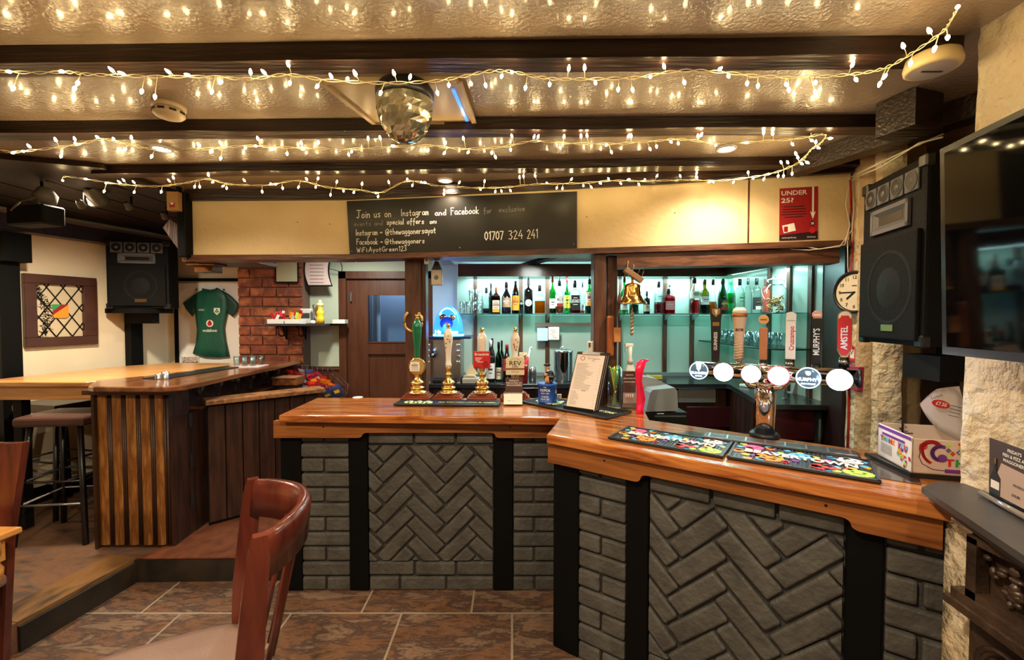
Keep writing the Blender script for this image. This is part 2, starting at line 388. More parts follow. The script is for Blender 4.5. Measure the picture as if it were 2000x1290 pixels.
# ceiling joists
def joist(n, uvL, uvR, w, h, mat=DARKB, x0=-4.6, x1=None):
    a, b = AZ(*uvL, CEIL), AZ(*uvR, CEIL); d = (b - a).normalized()
    p0 = a + d * ((x0 - a.x) / d.x); p1 = a + d * (((x1 if x1 is not None else b.x) - a.x) / d.x)
    k = Vector((-d.y, d.x, 0)) * w
    mb = MB(mat); nseg = 26; rows = []
    for i in range(nseg + 1):
        p = p0.lerp(p1, i / nseg); j = noise.noise(Vector((p.x * 2.3, n * 7, 0))) * .006; j2 = noise.noise(Vector((p.x * 1.7, n * 3 + 4, 2))) * .007
        q = [p + Vector((0, j, 0)), p + Vector((0, j, -h + j2)), p + k + Vector((0, j2, -h + j2)), p + k]
        q[1] = q[1] + Vector((0, 0, .004)); rows.append([mb.bm.verts.new(v) for v in q])
    for A, B in zip(rows, rows[1:]):
        for i in range(3): mb._fin([mb.bm.faces.new((A[i], A[i + 1], B[i + 1], B[i]))])
    mb._fin([mb.bm.faces.new(rows[0]), mb.bm.faces.new(rows[-1][::-1])])
    o = struct('trim_%d' % n, mb); return p0, d
joist(2, (0, 88), (1905, 68), .075, .062, x1=1.42)
joist(3, (0, 236), (1895, 222), .075, .058, x1=1.75)
joist(4, (250, 322), (1700, 303), .07, .052, x0=-2.45, x1=2.2)
FPT = [(-2.27, 3.07), (-1.144, 3.04), (.415, 2.78), (1.91, 2.48)]     # plan of the bulkhead over the bar
def FP(u, v, off=0.0, k=None):
    """point on the bulkhead's face seen in a direction"""
    if k is None: k = 0 if u < 680 else (1 if u < 1127 else 2)
    a, b = FPT[k], FPT[k + 1]; d = Vector((b[0] - a[0], b[1] - a[1], 0)).normalized(); n = Vector((-d.y, d.x, 0))
    return APL(u, v, Vector((a[0], a[1], 0)) - n * off, n), d
ZF0, ZF1 = 2.10, 2.475
def along(mb, z0, z1, y0, y1, ks=(0, 1, 2), ext=0):
    for k in ks:
        a, b = Vector((*FPT[k], 0)), Vector((*FPT[k + 1], 0)); d = (b - a).normalized(); n = Vector((-d.y, d.x, 0))
        q = [a + n * y0, b + n * y0, b + n * y1, a + n * y1]; mb.prism([(p.x, p.y) for p in q], z0, z1)
# the cream boarding; top and bottom follow what the photo shows
m = MB(pm('bulkhead_cream', (.62, .46, .25), .6, bump=.3, bscale=30, var=[(.70, .54, .31)], vscale=2.5)); along(m, ZF0, ZF1 + .07, 0, .06)
m.use(BROWNB)
j, _ = FP(1462, 420, .002, 2); m.bb((j.x - .004, j.y - .002, ZF0), (j.x + .004, j.y + .01, ZF1))
struct('wall_bulkhead', m)
m = MB(DARKB); along(m, ZF1, CEIL - .002, -.03, .12); struct('trim_5', m)
m = MB(BROWNB); along(m, ZF0 - .035, ZF0, -.02, .14); struct('trim_6', m)
m = MB(BROWNB)   # second rail over the right-hand opening
p, d = FP(1205, 500); q, _ = FP(1640, 500); n = Vector((-d.y, d.x, 0))
m.prism([(v.x, v.y) for v in (p + n * .0, q + n * .0, q + n * .12, p + n * .12)], ZF0 - .125, ZF0 - .038); struct('trim_7', m)
# posts that carry it
def post(mb, u0, u1, Y, z0, z1, dep=.11, bev=.006):
    a, b = AY(u0, 620, Y).x, AY(u1, 620, Y).x; mb.bb((a, Y, z0), (b, Y + dep, z1), bev=bev)
m = MB(BROWNP); post(m, 791, 823, 3.05, 1.102, 2.07); struct('trim_8', m)
m = MB(BROWNP); post(m, 824, 832, 3.07, 1.102, 2.07, .09, .002); struct('trim_9', m)
m = MB(BROWNP); post(m, 1160, 1184, 2.76, 1.102, 2.07, .12); m.use(BROWNP); post(m, 1185, 1206, 2.80, 1.102, 2.06, .09); struct('trim_10', m)
# left end: dark post, bracket, corbel, pale block
m = MB(BLACKP); post(m, 349, 366, 3.0, 2.08, 2.52, .14); struct('trim_11', m)
m = MB(BROWNP); a = AY(318, 445, 3.12); b = AY(366, 505, 3.12)
T = face((0, 3.2, 0), (1, 0, 0)); m.prism([(a.x, a.z), (a.x + .05, a.z + .06), (b.x, b.z + .2), (b.x, b.z + .02), (b.x - .02, b.z)], -.01, .08, T); struct('trim_12', m)
m = MB(DKVARN); Yc = 3.3; P = lambda u, v: AY(u, v, Yc)
for (u0, v0, u1, v1, dp) in [(372, 504, 436, 514, .18), (376, 514, 432, 520, .15), (390, 519, 425, 533, .12)]:
    a, b = P(u0, v0), P(u1, v1); m.bb((a.x, Yc - dp / 2, b.z), (b.x, Yc + dp / 2, a.z), bev=.004)
struct('trim_13', m)
m = MB(DKBOARD); m.bb((-2.33, 3.1, 2.07), (-1.9, 3.55, 2.098)); struct('trim_14', m)
# long dark plate on the left wall with a paler strip along its upper edge
m = MB(DARKB); m.prism([(WL(1.3), 1.3), (WL(4.55), 4.55), (WL(4.55) + .12, 4.5), (WL(1.3) + .12, 1.3)], 2.33, 2.45)
m.use(pm('pale_edge', (.16, .10, .07), .7)).prism([(WL(1.3) + .02, 1.3), (WL(4.55) + .02, 4.55), (WL(4.55) + .13, 4.5), (WL(1.3) + .13, 1.3)], 2.45, 2.47)
struct('trim_15', m)
# posts on the left wall
m = MB(BLACKP); a = APL(250, 600, (-3.9, 3.45, 0), (1, -.27, 0))
m.box((a.x + .05, a.y, 1.2), (.08, .105, 2.1), rz=-.26); struct('trim_16', m)
m = MB(BLACKP); a = APL(4, 600, (-3.9, 3.45, 0), (1, -.27, 0)); m.box((a.x + .04, a.y, 1.15), (.08, .12, 2.2), rz=-.26); m.box((a.x + .08, a.y + .01, 2.2), (.14, .16, .22), rz=-.26); struct('trim_17', m)
m = MB(BLACKP); m.prism([(WL(1.3), 1.3), (WL(4.55), 4.55), (WL(4.55) + .02, 4.55), (WL(1.3) + .02, 1.3)], RZ, RZ + .13); struct('baseboard_left', m)

# the back bar alcove
YP = 4.20; XR = 2.10; ZBC = 1.10
m = MB(ICE); m.bb((AY(845, 600, 4.24).x, 4.24, 0), (AY(897, 600, 4.24).x, 4.64, CEIL)); m.bb((-.69, 4.24, 2.17), (2.2, 4.3, CEIL)); struct('wall_back_bar_side', m)
m = MB(PANEL); m.bb((AY(893, 600, YP).x, YP, 0), (XR + .1, YP + .08, 2.2)); struct('wall_back_bar', m)
m = MB(PANEL); m.bb((XR, 2.95, 0), (XR + .08, YP, 2.2)); struct('wall_back_bar_right', m)
m = MB(pm('bar_ceiling', (.62, .66, .64), .6)); m.bb((-.55, 2.98, 2.17), (XR + .1, YP + .04, 2.20)); struct('ceiling_bar', m)
m = MB(BLACKP); a = AY(1040, 500, 3.7); m.box((a.x + .1, 3.7, 2.155), (.07, 1.1, .03), rz=.35); struct('trim_18', m)
m = MB(BROWNP)
for (a, b) in [(925, 932), (1013, 1021), (1065, 1073), (1208, 1213), (1294, 1302), (1347, 1355)]:
    x0, x1 = AY(a, 600, YP).x, AY(b, 600, YP).x; m.bb((x0, YP - .02, ZBC), (x1, YP, 2.12))
for y in (3.52, 3.27, 3.03): m.bb((XR - .02, y, ZBC), (XR, y + .04, 2.12))
struct('trim_19', m)
m = MB(pm('header_board', (.060, .018, .010), .25, var=[(.10, .035, .018)], vscale=4, stretch=(.4, 4, 4), coat=.3))
m.bb((AY(895, 530, 3.98).x, 3.96, 2.035), (XR - .1, 3.99, 2.15)); m.use(DARKB).prism([(1.93, 3.97), (1.98, 2.75), (2.01, 2.75), (1.96, 3.99)], 2.045, 2.168); struct('trim_20', m)
m = MB(pm('led_glow', (.6, 1, 1), .5, emit=(.55, 1, .98), es=5)); m.bb((-.45, 4.085, 2.05), (XR - .12, 4.115, 2.062)); m.bb((1.99, 2.9, 2.05), (2.01, 4.0, 2.062)); solo('led_strip', m, 'cyan LED strip shining down behind the dark header of the back bar', 'led strip')
# dark jamb, then rough plaster nib facing into the bar
m = MB(pm('dark_jamb', (.022, .008, .008), .4, bump=.2, bscale=12)); m.prism([(2.12, 2.98), (1.92, 2.52), (2.02, 2.48), (2.22, 2.94)], 0, 2.11); struct('trim_21', m)
ROUGH = pm('rough_plaster', (.74, .64, .46), .7, bump=1.0, bscale=22, var=[(.66, .50, .30)], vscale=3.5, bdet=8)
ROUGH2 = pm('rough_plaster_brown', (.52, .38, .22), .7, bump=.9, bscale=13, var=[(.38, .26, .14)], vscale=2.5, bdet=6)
for r_ in ('rough_plaster', 'rough_plaster_brown'):
    for n_ in MATS[r_].node_tree.nodes:
        if n_.type == 'BUMP': n_.inputs['Distance'].default_value = .035
def rough_wall(mb, a, b, z0, z1, amp=.006, nx=14, nz=60, th=.1, seed=0, edge=.0, lean=0):
    """plastered wall face from plan point a to b, lumpy, with a ragged free edge"""
    a, b = Vector((a[0], a[1], 0)), Vector((b[0], b[1], 0)); d = (b - a).normalized(); n = Vector((d.y, -d.x, 0)); g = []
    for i in range(nx + 1):
        row = []
        for k in range(nz + 1):
            z = z0 + (z1 - z0) * k / nz; p = a.lerp(b, i / nx); q = Vector((p.x * 6 + seed, p.y * 6, z * 6))
            off = Vector((-lean * max(0, 1 - z / CEIL) ** .8, 0, 0)) + n * (noise.noise(q) * amp + noise.noise(q * 3.7) * amp * .45)
            if i in (0, nx) and edge: off = off + d * (noise.noise(Vector((seed, 3, z * 9))) * edge)
            row.append(mb.bm.verts.new(p + off + Vector((0, 0, z))))
        g.append(row)
    fs = [mb.bm.faces.new((g[i][k], g[i + 1][k], g[i + 1][k + 1], g[i][k + 1])) for i in range(nx) for k in range(nz)]; mb._fin(fs, True)
    # returns at both ends so the wall has thickness
    for col, s in ((g[0], 1), (g[-1], -1)):
        bk = [mb.bm.verts.new(v.co - n * th) for v in col]
        mb._fin([mb.bm.faces.new((col[k], bk[k], bk[k + 1], col[k + 1])) for k in range(nz)], True)
m = MB(ROUGH); A0 = (1.93, 2.50); A1 = (AY(1720, 600, 2.20).x, 2.20)
rough_wall(m, A0, A1, .0, CEIL, .006, 12, 70, .1, 2); struct('wall_nib', m)
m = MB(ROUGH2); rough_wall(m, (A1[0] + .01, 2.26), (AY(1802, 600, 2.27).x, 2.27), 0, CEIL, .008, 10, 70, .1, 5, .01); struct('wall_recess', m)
m = MB(pm('recess_panel', (.05, .03, .02), .6, bump=.4, bscale=12, var=[(.10, .06, .04)], vscale=5, stretch=(5, 5, .5))); m.bb((2.05, 2.42, 0), (2.6, 2.48, CEIL)); struct('wall_recess_dark', m)
m = MB(CREAM); m.bb((2.5, -3.2, 0), (2.6, 2.5, CEIL)); struct('wall_right_outer', m)
# the thick right-hand pier, whose end stops at the bar
PX = 1.435; PYe = 1.36
m = MB(ROUGH); rough_wall(m, (PX, PYe), (PX - .01, -3.2), 0, CEIL, .011, 220, 110, .2, 9, .0, .03)
rough_wall(m, (1.95, PYe + .003), (PX, PYe), 0, CEIL, .004, 10, 60, .2, 11, .006, .03)
m.use(CREAM); m.bb((PX + .05, -3.2, 0), (PX + .5, PYe - .03, CEIL)); struct('wall_right', m)
m = MB(ROUGH); rough_wall(m, (1.33, 1.318), (1.33, 1.17), 0, 1.10, .006, 8, 50, .1, 4, .006); rough_wall(m, (1.42, 1.318), (1.33, 1.318), 0, 1.10, .003, 6, 50, .1, 3, .0)
m.bb((1.335, 1.17, 0), (1.42, 1.31, 1.095)); struct('wall_right_plinth', m)
m = MB(DARKB); m.box((1.74, 2.05, CEIL - .05), (.09, .9, .09), rz=.38); m.box((1.60, 1.78, CEIL - .075), (.16, .14, .14), rz=.3); struct('trim_22', m)

# glazed door in the sage wall
m = MB(DOORW); zt = AY(700, 530, YB - .05).z; fw = .075
m.bb((dx0, YB - .05, RZ * 0), (dx0 + fw, YB + .06, zt)); m.bb((dx1 - fw, YB - .05, 0), (dx1, YB + .06, zt)); m.bb((dx0, YB - .05, zt - fw), (dx1, YB + .06, zt))
door = struct('door_1', m)
m = MB(DOORW); D0, D1 = dx0 + fw, dx1 - fw; Yd = YB - .01
g0 = AY(719, 577, Yd); g1x = D1 - .13; gz0 = AY(719, 668, Yd).z
m.bb((D0, Yd, .01), (g0.x, Yd + .04, zt - fw)); m.bb((g1x, Yd, .01), (D1, Yd + .04, zt - fw))
m.bb((g0.x, Yd, g0.z), (g1x, Yd + .04, zt - fw)); zr = AY(719, 690, Yd).z; m.bb((g0.x, Yd, zr), (g1x, Yd + .04, gz0)); m.bb((g0.x, Yd + .015, .01), (g1x, Yd + .03, zr)); 
m.bb((g0.x - .012, Yd - .008, gz0 - .012), (g1x + .012, Yd, gz0)); m.bb((g0.x - .012, Yd - .008, zr - .012), (g1x + .012, Yd, zr))
m.bb((g0.x - .012, Yd - .008, gz0), (g0.x, Yd, g0.z)); m.bb((g1x, Yd - .008, gz0), (g1x + .012, Yd, g0.z))
part('door_leaf', m, door, False)
m = MB(glassy('door_pane_glass', (.75, .85, .95), .3)); m.bb((g0.x, Yd + .015, gz0), (g1x, Yd + .02, g0.z)); part('pane', m, door, False)
m = MB(STEEL); hp = AY(685, 580, Yd - .02); m.bb((hp.x - .008, Yd - .03, hp.z - .05), (hp.x + .008, Yd, hp.z + .05), bev=.004); part('hinge', m, door, False)
# the passage seen through the pane: pale wall and curtain strip
m = MB(pm('passage_wall', (.36, .42, .52), .8, bump=.1, bscale=10)); m.bb((-2.1, 5.12, 0), (-.6, 5.18, CEIL)); struct('wall_passage', m)
m = MB(pm('white_blind', (.72, .78, .86), .7)); 
for i in range(7): m.bb((-1.78 + i * .045, 4.86 + (i % 2) * .015, .9), (-1.74 + i * .045, 4.875 + (i % 2) * .015, CEIL - .001))
solo('strip_curtain', m, 'pale strip curtain hanging behind the glass pane of the brown door', 'curtain')
light('POINT', 'passage_lamp', (-1.3, 4.85, 2.3), 10, (.75, .86, 1), .08)

# leaded window on the left wall
Mw = Matrix(); nW = Vector((1, -.27, 0)).normalized(); dW = Vector((.27, 1, 0)).normalized()
def PW(u, v, off=0): return APL(u, v, Vector((-3.9, 3.45, 0)) + nW * off, nW)
c = [PW(40, 535), PW(183, 543), PW(183, 671), PW(42, 680)]
x0 = (c[0] - c[0]).dot(dW); x1 = (c[1] - c[0]).dot(dW); z1 = (c[0].z + c[1].z) / 2; z0 = (c[2].z + c[3].z) / 2
T = face(Vector((c[0].x, c[0].y, 0)) + nW * .001, -dW); W_ = x1
# face() looks out of the wall: local x runs towards the viewer's left, so flip to keep x to the right
T = Matrix.Translation(Vector((c[0].x, c[0].y, 0))) @ Matrix((dW, Vector((0, 0, 1)), nW)).transposed().to_4x4()
m = MB(pm('window_frame_wood', (.045, .015, .009), .4, var=[(.07, .025, .014)], vscale=5)); f = .075
m.box((W_ / 2, z1 - f / 2, .02), (W_, f, .04), M=T, bev=.004); m.box((W_ / 2, z0 + f / 2, .02), (W_, f, .04), M=T, bev=.004)
m.box((f / 2, (z0 + z1) / 2, .02), (f, z1 - z0 - 2 * f, .04), M=T, bev=.003); m.box((W_ - f * .65, (z0 + z1) / 2, .02), (f * 1.3, z1 - z0 - 2 * f, .04), M=T, bev=.003)
win = struct('window_1', m)
m = MB(pm('window_pale_glass', (.55, .47, .32), .25, bump=.2, bscale=30)); a0, a1, b0, b1 = f, W_ - 1.3 * f, z0 + f, z1 - f
m.quad(T @ Vector((a0, b0, .006)), T @ Vector((a1, b0, .006)), T @ Vector((a1, b1, .006)), T @ Vector((a0, b1, .006)))
part('pane', m, win, False)
m = MB(BLACKM); w_, h_ = a1 - a0, b1 - b0
def clipseg(p, q):
    (xa, ya), (xb, yb) = p, q; t0, t1 = 0, 1; dx, dy = xb - xa, yb - ya
    for pp, qq in ((-dx, xa), (dx, w_ - xa), (-dy, ya), (dy, h_ - ya)):
        if abs(pp) < 1e-9:
            if qq < 0: return None
        else:
            r = qq / pp
            if pp < 0: t0 = max(t0, r)
            else: t1 = min(t1, r)
    return None if t0 >= t1 else ((xa + dx * t0, ya + dy * t0), (xa + dx * t1, ya + dy * t1))
sp = w_ / 2.9
for k in range(-4, 8):
    for s in (1, -1):
        xs = k * sp + (sp * .2); seg = clipseg((xs, 0), (xs + s * h_ * .66, h_))
        if seg: m.tube([T @ Vector((a0 + p[0], b0 + p[1], .012)) for p in seg], .0045, 4)
part('lead_lattice', m, win, False)
m = MB(BLACKM); random.seed(3)
for i in range(190):   # climbing plant painted on the glass, left of the shield
    t = random.random(); x = w_ * (.04 + .34 * abs(math.sin(t * 3 + .4)) * random.uniform(.3, 1)); y = h_ * t; q = random.uniform(0, 6.3); l = random.uniform(.012, .035)
    m.tube([T @ Vector((a0 + x, b0 + y, .009)), T @ Vector((a0 + min(max(x + l * math.cos(q), 0), w_ * .5), b0 + min(max(y + l * math.sin(q), 0), h_), .009))], .0022, 3)
part('painted_ivy', m, win, False)
m = MB(GREEN, ORANGE, REDD); sx, sy, sw, sh = a0 + w_ * .34, b0 + h_ * .36, w_ * .34, h_ * .26
V = lambda x, y, z=.018: T @ Vector((sx + x * sw, sy + y * sh, z))
m.use(GREEN).quad(V(0, 1), V(0, .5), V(.55, 1), V(.5, 1)); m.use(REDD); f_ = m.bm.faces.new([m.bm.verts.new(V(*p)) for p in [(0, .5), (0, .2), (1, 1), (.55, 1)]]); m._fin([f_])
m.use(ORANGE); f_ = m.bm.faces.new([m.bm.verts.new(V(*p)) for p in [(0, .2), (.08, 0), (.85, 0), (1, .15), (1, 1)]]); m._fin([f_])
part('stained_shield', m, win, False)
# ================================================================ THE MAIN BAR
ZT = 1.10
bar = thing('bar_counter', 'long L-shaped bar with orange varnished worktop and grey painted brick front between black posts', 'bar counter', (0.2, 2.6, 0))
tl = AZ(545, 811, ZT); tb = AZ(620, 777, ZT); tn = AZ(1084, 816, ZT); c1 = AZ(1068, 849, ZT); c2 = AZ(1858, 992, ZT)
dR = Vector((c2.x - c1.x, c2.y - c1.y, 0)).normalized(); nR = Vector((-dR.y, dR.x, 0))
cs, ss = dR.x, dR.y
# left board
ib = Vector((.80, 2.60, 0)); ia = Vector((.74, 2.36, 0))
def slab(mb, poly, z0, z1, bev=.008):
    fs = mb.prism(poly, z0, z1)
    es = list({e for f in fs[:2] for e in f.edges})
    r = bmesh.ops.bevel(mb.bm, geom=es, offset=bev, segments=3, affect='EDGES', profile=.5)
    for f in r['faces']: f.material_index = mb.mi; f.smooth = False
m = MB(VARN); slab(m, [(tl.x, tl.y), (tn.x + .03, tn.y), (tn.x + .16, tn.y + .33), (.66, 3.02), (tb.x, tb.y)], ZT - .045, ZT)
part('worktop', m, bar)
m = MB(VARN2); e3 = ia + dR * ((1.80 - ia.x) / dR.x); slab(m, [(c1.x, c1.y), (c2.x, c2.y), (c2.x + .02, 1.375), (1.80, 1.375), (e3.x, e3.y), (ia.x, ia.y), (ib.x, ib.y), (.66, 3.02), (tn.x + .165, tn.y + .33), (tn.x + .035, tn.y - .0)], ZT - .046, ZT + .002)
part('worktop', m, bar)
# dark inlay by the back edge of the right arm, where the beer font stands
m = MB(pm('dark_inlay', (.035, .015, .010), .15, var=[(.06, .03, .02)], vscale=5, coat=.5)); a = AZ(1395, 866, ZT).to_2d()
q = [AZ(1340, 843, ZT), AZ(1320, 868, ZT), AZ(1800, 950, ZT), AZ(1790, 922, ZT), AZ(1700, 899, ZT)]
m.prism([(p.x, p.y) for p in q], ZT + .002, ZT + .004); part('inlay', m, bar)
for (u, v) in [(1387, 857), (1452, 866), (1523, 876), (1599, 887), (1680, 898)]:
    m = MB(pm('copper_tile', (.48, .16, .07), .4)); p = AZ(u, v, ZT); m.box((p.x, p.y, ZT + .0045), (.038, .038, .003), rz=math.atan2(dR.y, dR.x)); part('inlaid_square', m, bar)

def front(name, p0, d, s0, s1, px_parts, zbot_apron, herr, apm, ap_cut, n_):
    """one straight front: brick panels, black posts, apron with cut-out; p0 a plan point, d its direction"""
    nin = Vector((-d.y, d.x, 0))
    def s_of(u):
        r = ray(u, 900); r2 = Vector((r.x, r.y, 0)); # where the sight line in plan meets the line p0 + s d
        det = d.x * (-r2.y) + d.y * r2.x
        return (-p0.x * -r2.y - (-p0.y) * -r2.x) / det if False else ((-p0.x) * (-r2.y) - (-p0.y) * (-r2.x)) / det
    T = Matrix((d, nin, Vector((0, 0, 1)))).transposed().to_4x4(); T = Matrix.Translation(Vector((p0.x, p0.y, 0))) @ T
    return s_of, T
def bricks_herring(mb, x0, x1, z0, z1, T, W=.088, n=3, ang=45, ox=0, oz=0, y=0, dp=.02):
    R = Matrix.Rotation(math.radians(ang), 4, 'Y').inverted() if False else None
    ca, sa = math.cos(math.radians(ang)), math.sin(math.radians(ang)); jt = .011
    def add(u0, v0, lu, lv):
        cu, cv = (u0 + lu / 2) * W, (v0 + lv / 2) * W
        X = ox + cu * ca - cv * sa; Z = oz + cu * sa + cv * ca
        if X < x0 - .2 or X > x1 + .2 or Z < z0 - .2 or Z > z1 + .2: return
        bm = bmesh.new(); bmesh.ops.create_cube(bm, size=1)
        for v in bm.verts: v.co = Vector((v.co.x * (lu * W - jt), v.co.y * (dp + .012), v.co.z * (lv * W - jt)))
        bmesh.ops.bevel(bm, geom=bm.edges[:], offset=.011, segments=3, affect='EDGES', profile=.5)
        jr = random.uniform(-.035, .035)
        M2 = Matrix.Translation((X + random.uniform(-.004, .004), y - dp / 2 + random.uniform(-.004, .005), Z)) @ Matrix.Rotation(-math.radians(ang) + jr, 4, 'Y')
        for v in bm.verts: v.co = M2 @ v.co
        for co, no in (((x0, 0, 0), (-1, 0, 0)), ((x1, 0, 0), (1, 0, 0)), ((0, 0, z0), (0, 0, -1)), ((0, 0, z1), (0, 0, 1))):
            g = bm.verts[:] + bm.edges[:] + bm.faces[:]
            if not g: break
            bmesh.ops.bisect_plane(bm, geom=g, plane_co=co, plane_no=no, clear_outer=True)
            ed = [e for e in bm.edges if e.is_boundary]
            if ed: bmesh.ops.edgeloop_fill(bm, edges=ed)
        if bm.verts:
            me = bpy.data.meshes.new('t'); bm.to_mesh(me); me.transform(T)
            for p in me.polygons: p.material_index = mb.mi; p.use_smooth = False
            mb.bm.from_mesh(me); bpy.data.meshes.remove(me)
        bm.free()
    for k in range(-14, 26):
        for mm in range(-5, 6):
            add(k + 2 * n * mm, k, n, 1)
            add(k, k - 2 * n + 1 + 2 * n * mm, 1, n)
def bar_front(p0, d, strips, posts, panel, zt, zap, zcut, xl, xr, apm, cutR, W, off, zfloor=0, pyramid=False):
    nin = Vector((-d.y, d.x, 0))
    def so(u):
        r = ray(u, 900); det = d.x * (-r.y) + r.x * d.y
        return ((-p0.x) * (-r.y) + (-p0.y) * r.x) / det
    T = Matrix.Translation(Vector((p0.x, p0.y, 0))) @ Matrix((d, nin, Vector((0, 0, 1)))).transposed().to_4x4()
    L0, L1 = so(xl) if xl is not None else 0, xr
    # core wall of mortar
    for (a, b) in strips:
        a, b = so(a) if a is not None else L0, (so(b) if b is not None else L1 + (.07 if apm is APR2 else 0))
        mb = MB(GREYMO); mb.bb((a, 0, zfloor), (b, .10, zt), M=T); mb.use(GREYBR)
        w = b - a
        def pat(row, a=a, b=b, w=w):
            if row % 2: return [(a + .006, b - .006)] if w < .3 else [(a + .006, a + .22), (a + .232, b)]
            c = a + w * (.5 + .06 * math.sin(row * 3.1)); return [(a + .006, c - .006), (c + .006, b - .006)]
        rounded_bricks(mb, a, b, zfloor + .004, zt - .005, 0, .21, .078 * W / .088, .013, .02, Mx=T, bev=.010, pattern=pat, first=0)
        part('brick_panel', mb, bar)
    a, b = so(panel[0]), so(panel[1]); mb = MB(GREYMO); mb.bb((a, 0, zfloor), (b, .10, zt + .03), M=T); mb.use(GREYBR)
    h = .085
    th = [lambda row: [(a + .006, a + (b - a) * .24), (a + (b - a) * .24 + .012, a + (b - a) * .61), (a + (b - a) * .61 + .012, b - .006)],
          lambda row: [(a + .006, a + (b - a) * .36), (a + (b - a) * .36 + .012, a + (b - a) * .69), (a + (b - a) * .69 + .012, b - .006)]]
    rounded_bricks(mb, a, b, zfloor + .004, zfloor + 2 * (h + .008) - .01, 0, .2, h - .006, .014, .02, Mx=T, bev=.010, pattern=lambda r: th[r % 2](r))
    ztp = zcut + .0
    rounded_bricks(mb, a, b, ztp - .078, ztp - .0, 0, .2, .078, .01, .02, Mx=T, bev=.010, pattern=lambda r: th[1](r))
    bricks_herring(mb, a + .008, b - .008, zfloor + 2 * (h + .008) + .002, ztp - .092, T, W=W, ox=a + off[0], oz=off[1])
    part('brick_panel', mb, bar, label='herringbone brick panel')
    for (pa, pb) in posts:
        pa, pb = so(pa), so(pb); mb = MB(BLACKP); mb.bb((pa, -.028, zfloor), (pb, .06, zt), bev=.005, M=T); part('post', mb, bar)
    # apron: one board with a raised, round-cornered cut over the panel
    mb = MB(apm); r = .03; A, B = so(posts[0][1] if cutR is None else cutR[0]), so(posts[1][0] if cutR is None else cutR[1])
    poly = [(L0 - .015, zt), (L0 - .015, zap), (A - r, zap)]
    for i in range(7): t = i / 6 * math.pi / 2; poly.append((A - r * math.cos(t) + 0, zap + r * math.sin(t)) if False else (A - r + r * math.sin(t), zap + (zcut - zap) * .5 * (1 - math.cos(t))))
    for i in range(7): t = i / 6 * math.pi / 2; poly.append((A + r * (1 - math.cos(t)), zcut - (zcut - zap) * .5 * (1 - math.sin(t))))
    for i in range(7): t = i / 6 * math.pi / 2; poly.append((B - r + r * math.sin(t), zcut - (zcut - zap) * .5 * (1 - math.cos(t))))
    for i in range(7): t = i / 6 * math.pi / 2; poly.append((B + r * (1 - math.cos(t)), zap + (zcut - zap) * .5 * (1 - math.sin(t))))
    poly += [(L1 + .01, zap), (L1 + .01, zt)]
    Ta = T @ Matrix(((1, 0, 0, 0), (0, 0, 1, 0), (0, 1, 0, 0), (0, 0, 0, 1)))
    mb.prism(poly, -.075, -.04, Ta); mb.use(BLACKM)
    for s in (L0 + .28, L1 - .28):
        mb.disc((s, zt - .035, -.0755), .005, Ta, 8)
    part('apron', mb, bar)
    return T, so
pL = Vector((0, 2.625, 0)); dL = Vector((1, .0, 0))
zc = ZT - .048
apL_z = AY(700, 856, 2.55).z; cutL_z = AY(840, 846, 2.55).z
xr_l = .27
bar_front(pL, dL, [(590, 686), (1001, None)], [(552, 592), (684, 721), (964, 1002)], (720, 965), zc, apL_z, cutL_z, 553, xr_l, APR, (716, 968), .088, (.10, .28))
pR = c1 + nR * .11 + dR * .03; pR.z = 0
zr0 = APL(1180, 925, pR - nR * .07, nR).z; zr1 = APL(1450, 955, pR - nR * .07, nR).z
Tr, soR = bar_front(pR, dR, [(1133, 1229), (1729, None)], [(1086, 1135), (1228, 1271), (1655, 1730)], (1270, 1656), zc, zr0 - .005, zr0 + .032, 1090, (c2 - pR).dot(dR) - .02, APR2, (1262, 1662), .088, (.14, .02))
# back of the bar: dark boards closing the carcass
m = MB(BLACKM); q_ = pR + nR * .58; m.prism([(pR.x, pR.y), (q_.x, q_.y), ((q_ + dR * .03).x, (q_ + dR * .03).y), ((pR + dR * .03).x, (pR + dR * .03).y)], 0, zc); m.bb((.272, 2.63, 0), (.50, 2.72, zc)); part('return_panel', m, bar)
m = MB(BLACKM); m.bb((tl.x + .12, 2.73, 0), (.30, 2.76, zc)); part('back_board', m, bar)

# ---------------------------------------------------------------- bar runners
def runner(name_, q, label, decor, group=None):
    """rubber bar mat: q = four plan corners (front left, front right, back right, back left) as pixels on the worktop"""
    P = [AZ(u, v, ZT + .004) for u, v in q]; fl, fr, br, bl = P
    L = (fr - fl).length; Wd = ((bl - fl).length + (br - fr).length) / 2; x = (fr - fl).normalized(); y = Vector((-x.y, x.x, 0))
    T = Matrix.Translation(Vector((fl.x, fl.y, ZT + .0045))) @ Matrix((x, y, Vector((0, 0, 1)))).transposed().to_4x4()
    root = thing(name_, label, 'bar mat', (fl.x, fl.y, ZT + .003), group)
    mb = MB(BLACK); mb.box((L / 2, Wd / 2, .003), (L, Wd, .006), M=T, bev=.002)
    mb.use(pm('rubber_rib', (.02, .02, .024), .5))
    for b in (0.006, Wd - .006): mb.box((L / 2, b, .008), (L, .010, .006), M=T)
    for b in (0.006, L - .006): mb.box((b, Wd / 2, .008), (.010, Wd, .006), M=T)
    n = int(L / .014)
    for i in range(1, n): mb.box((i * L / n, Wd / 2, .0072), (.004, Wd - .03, .0025), M=T)
    part('mat_base', mb, root)
    mb = MB(PINK); decor(mb, T, L, Wd); part('raised_pattern', mb, root)
    return root
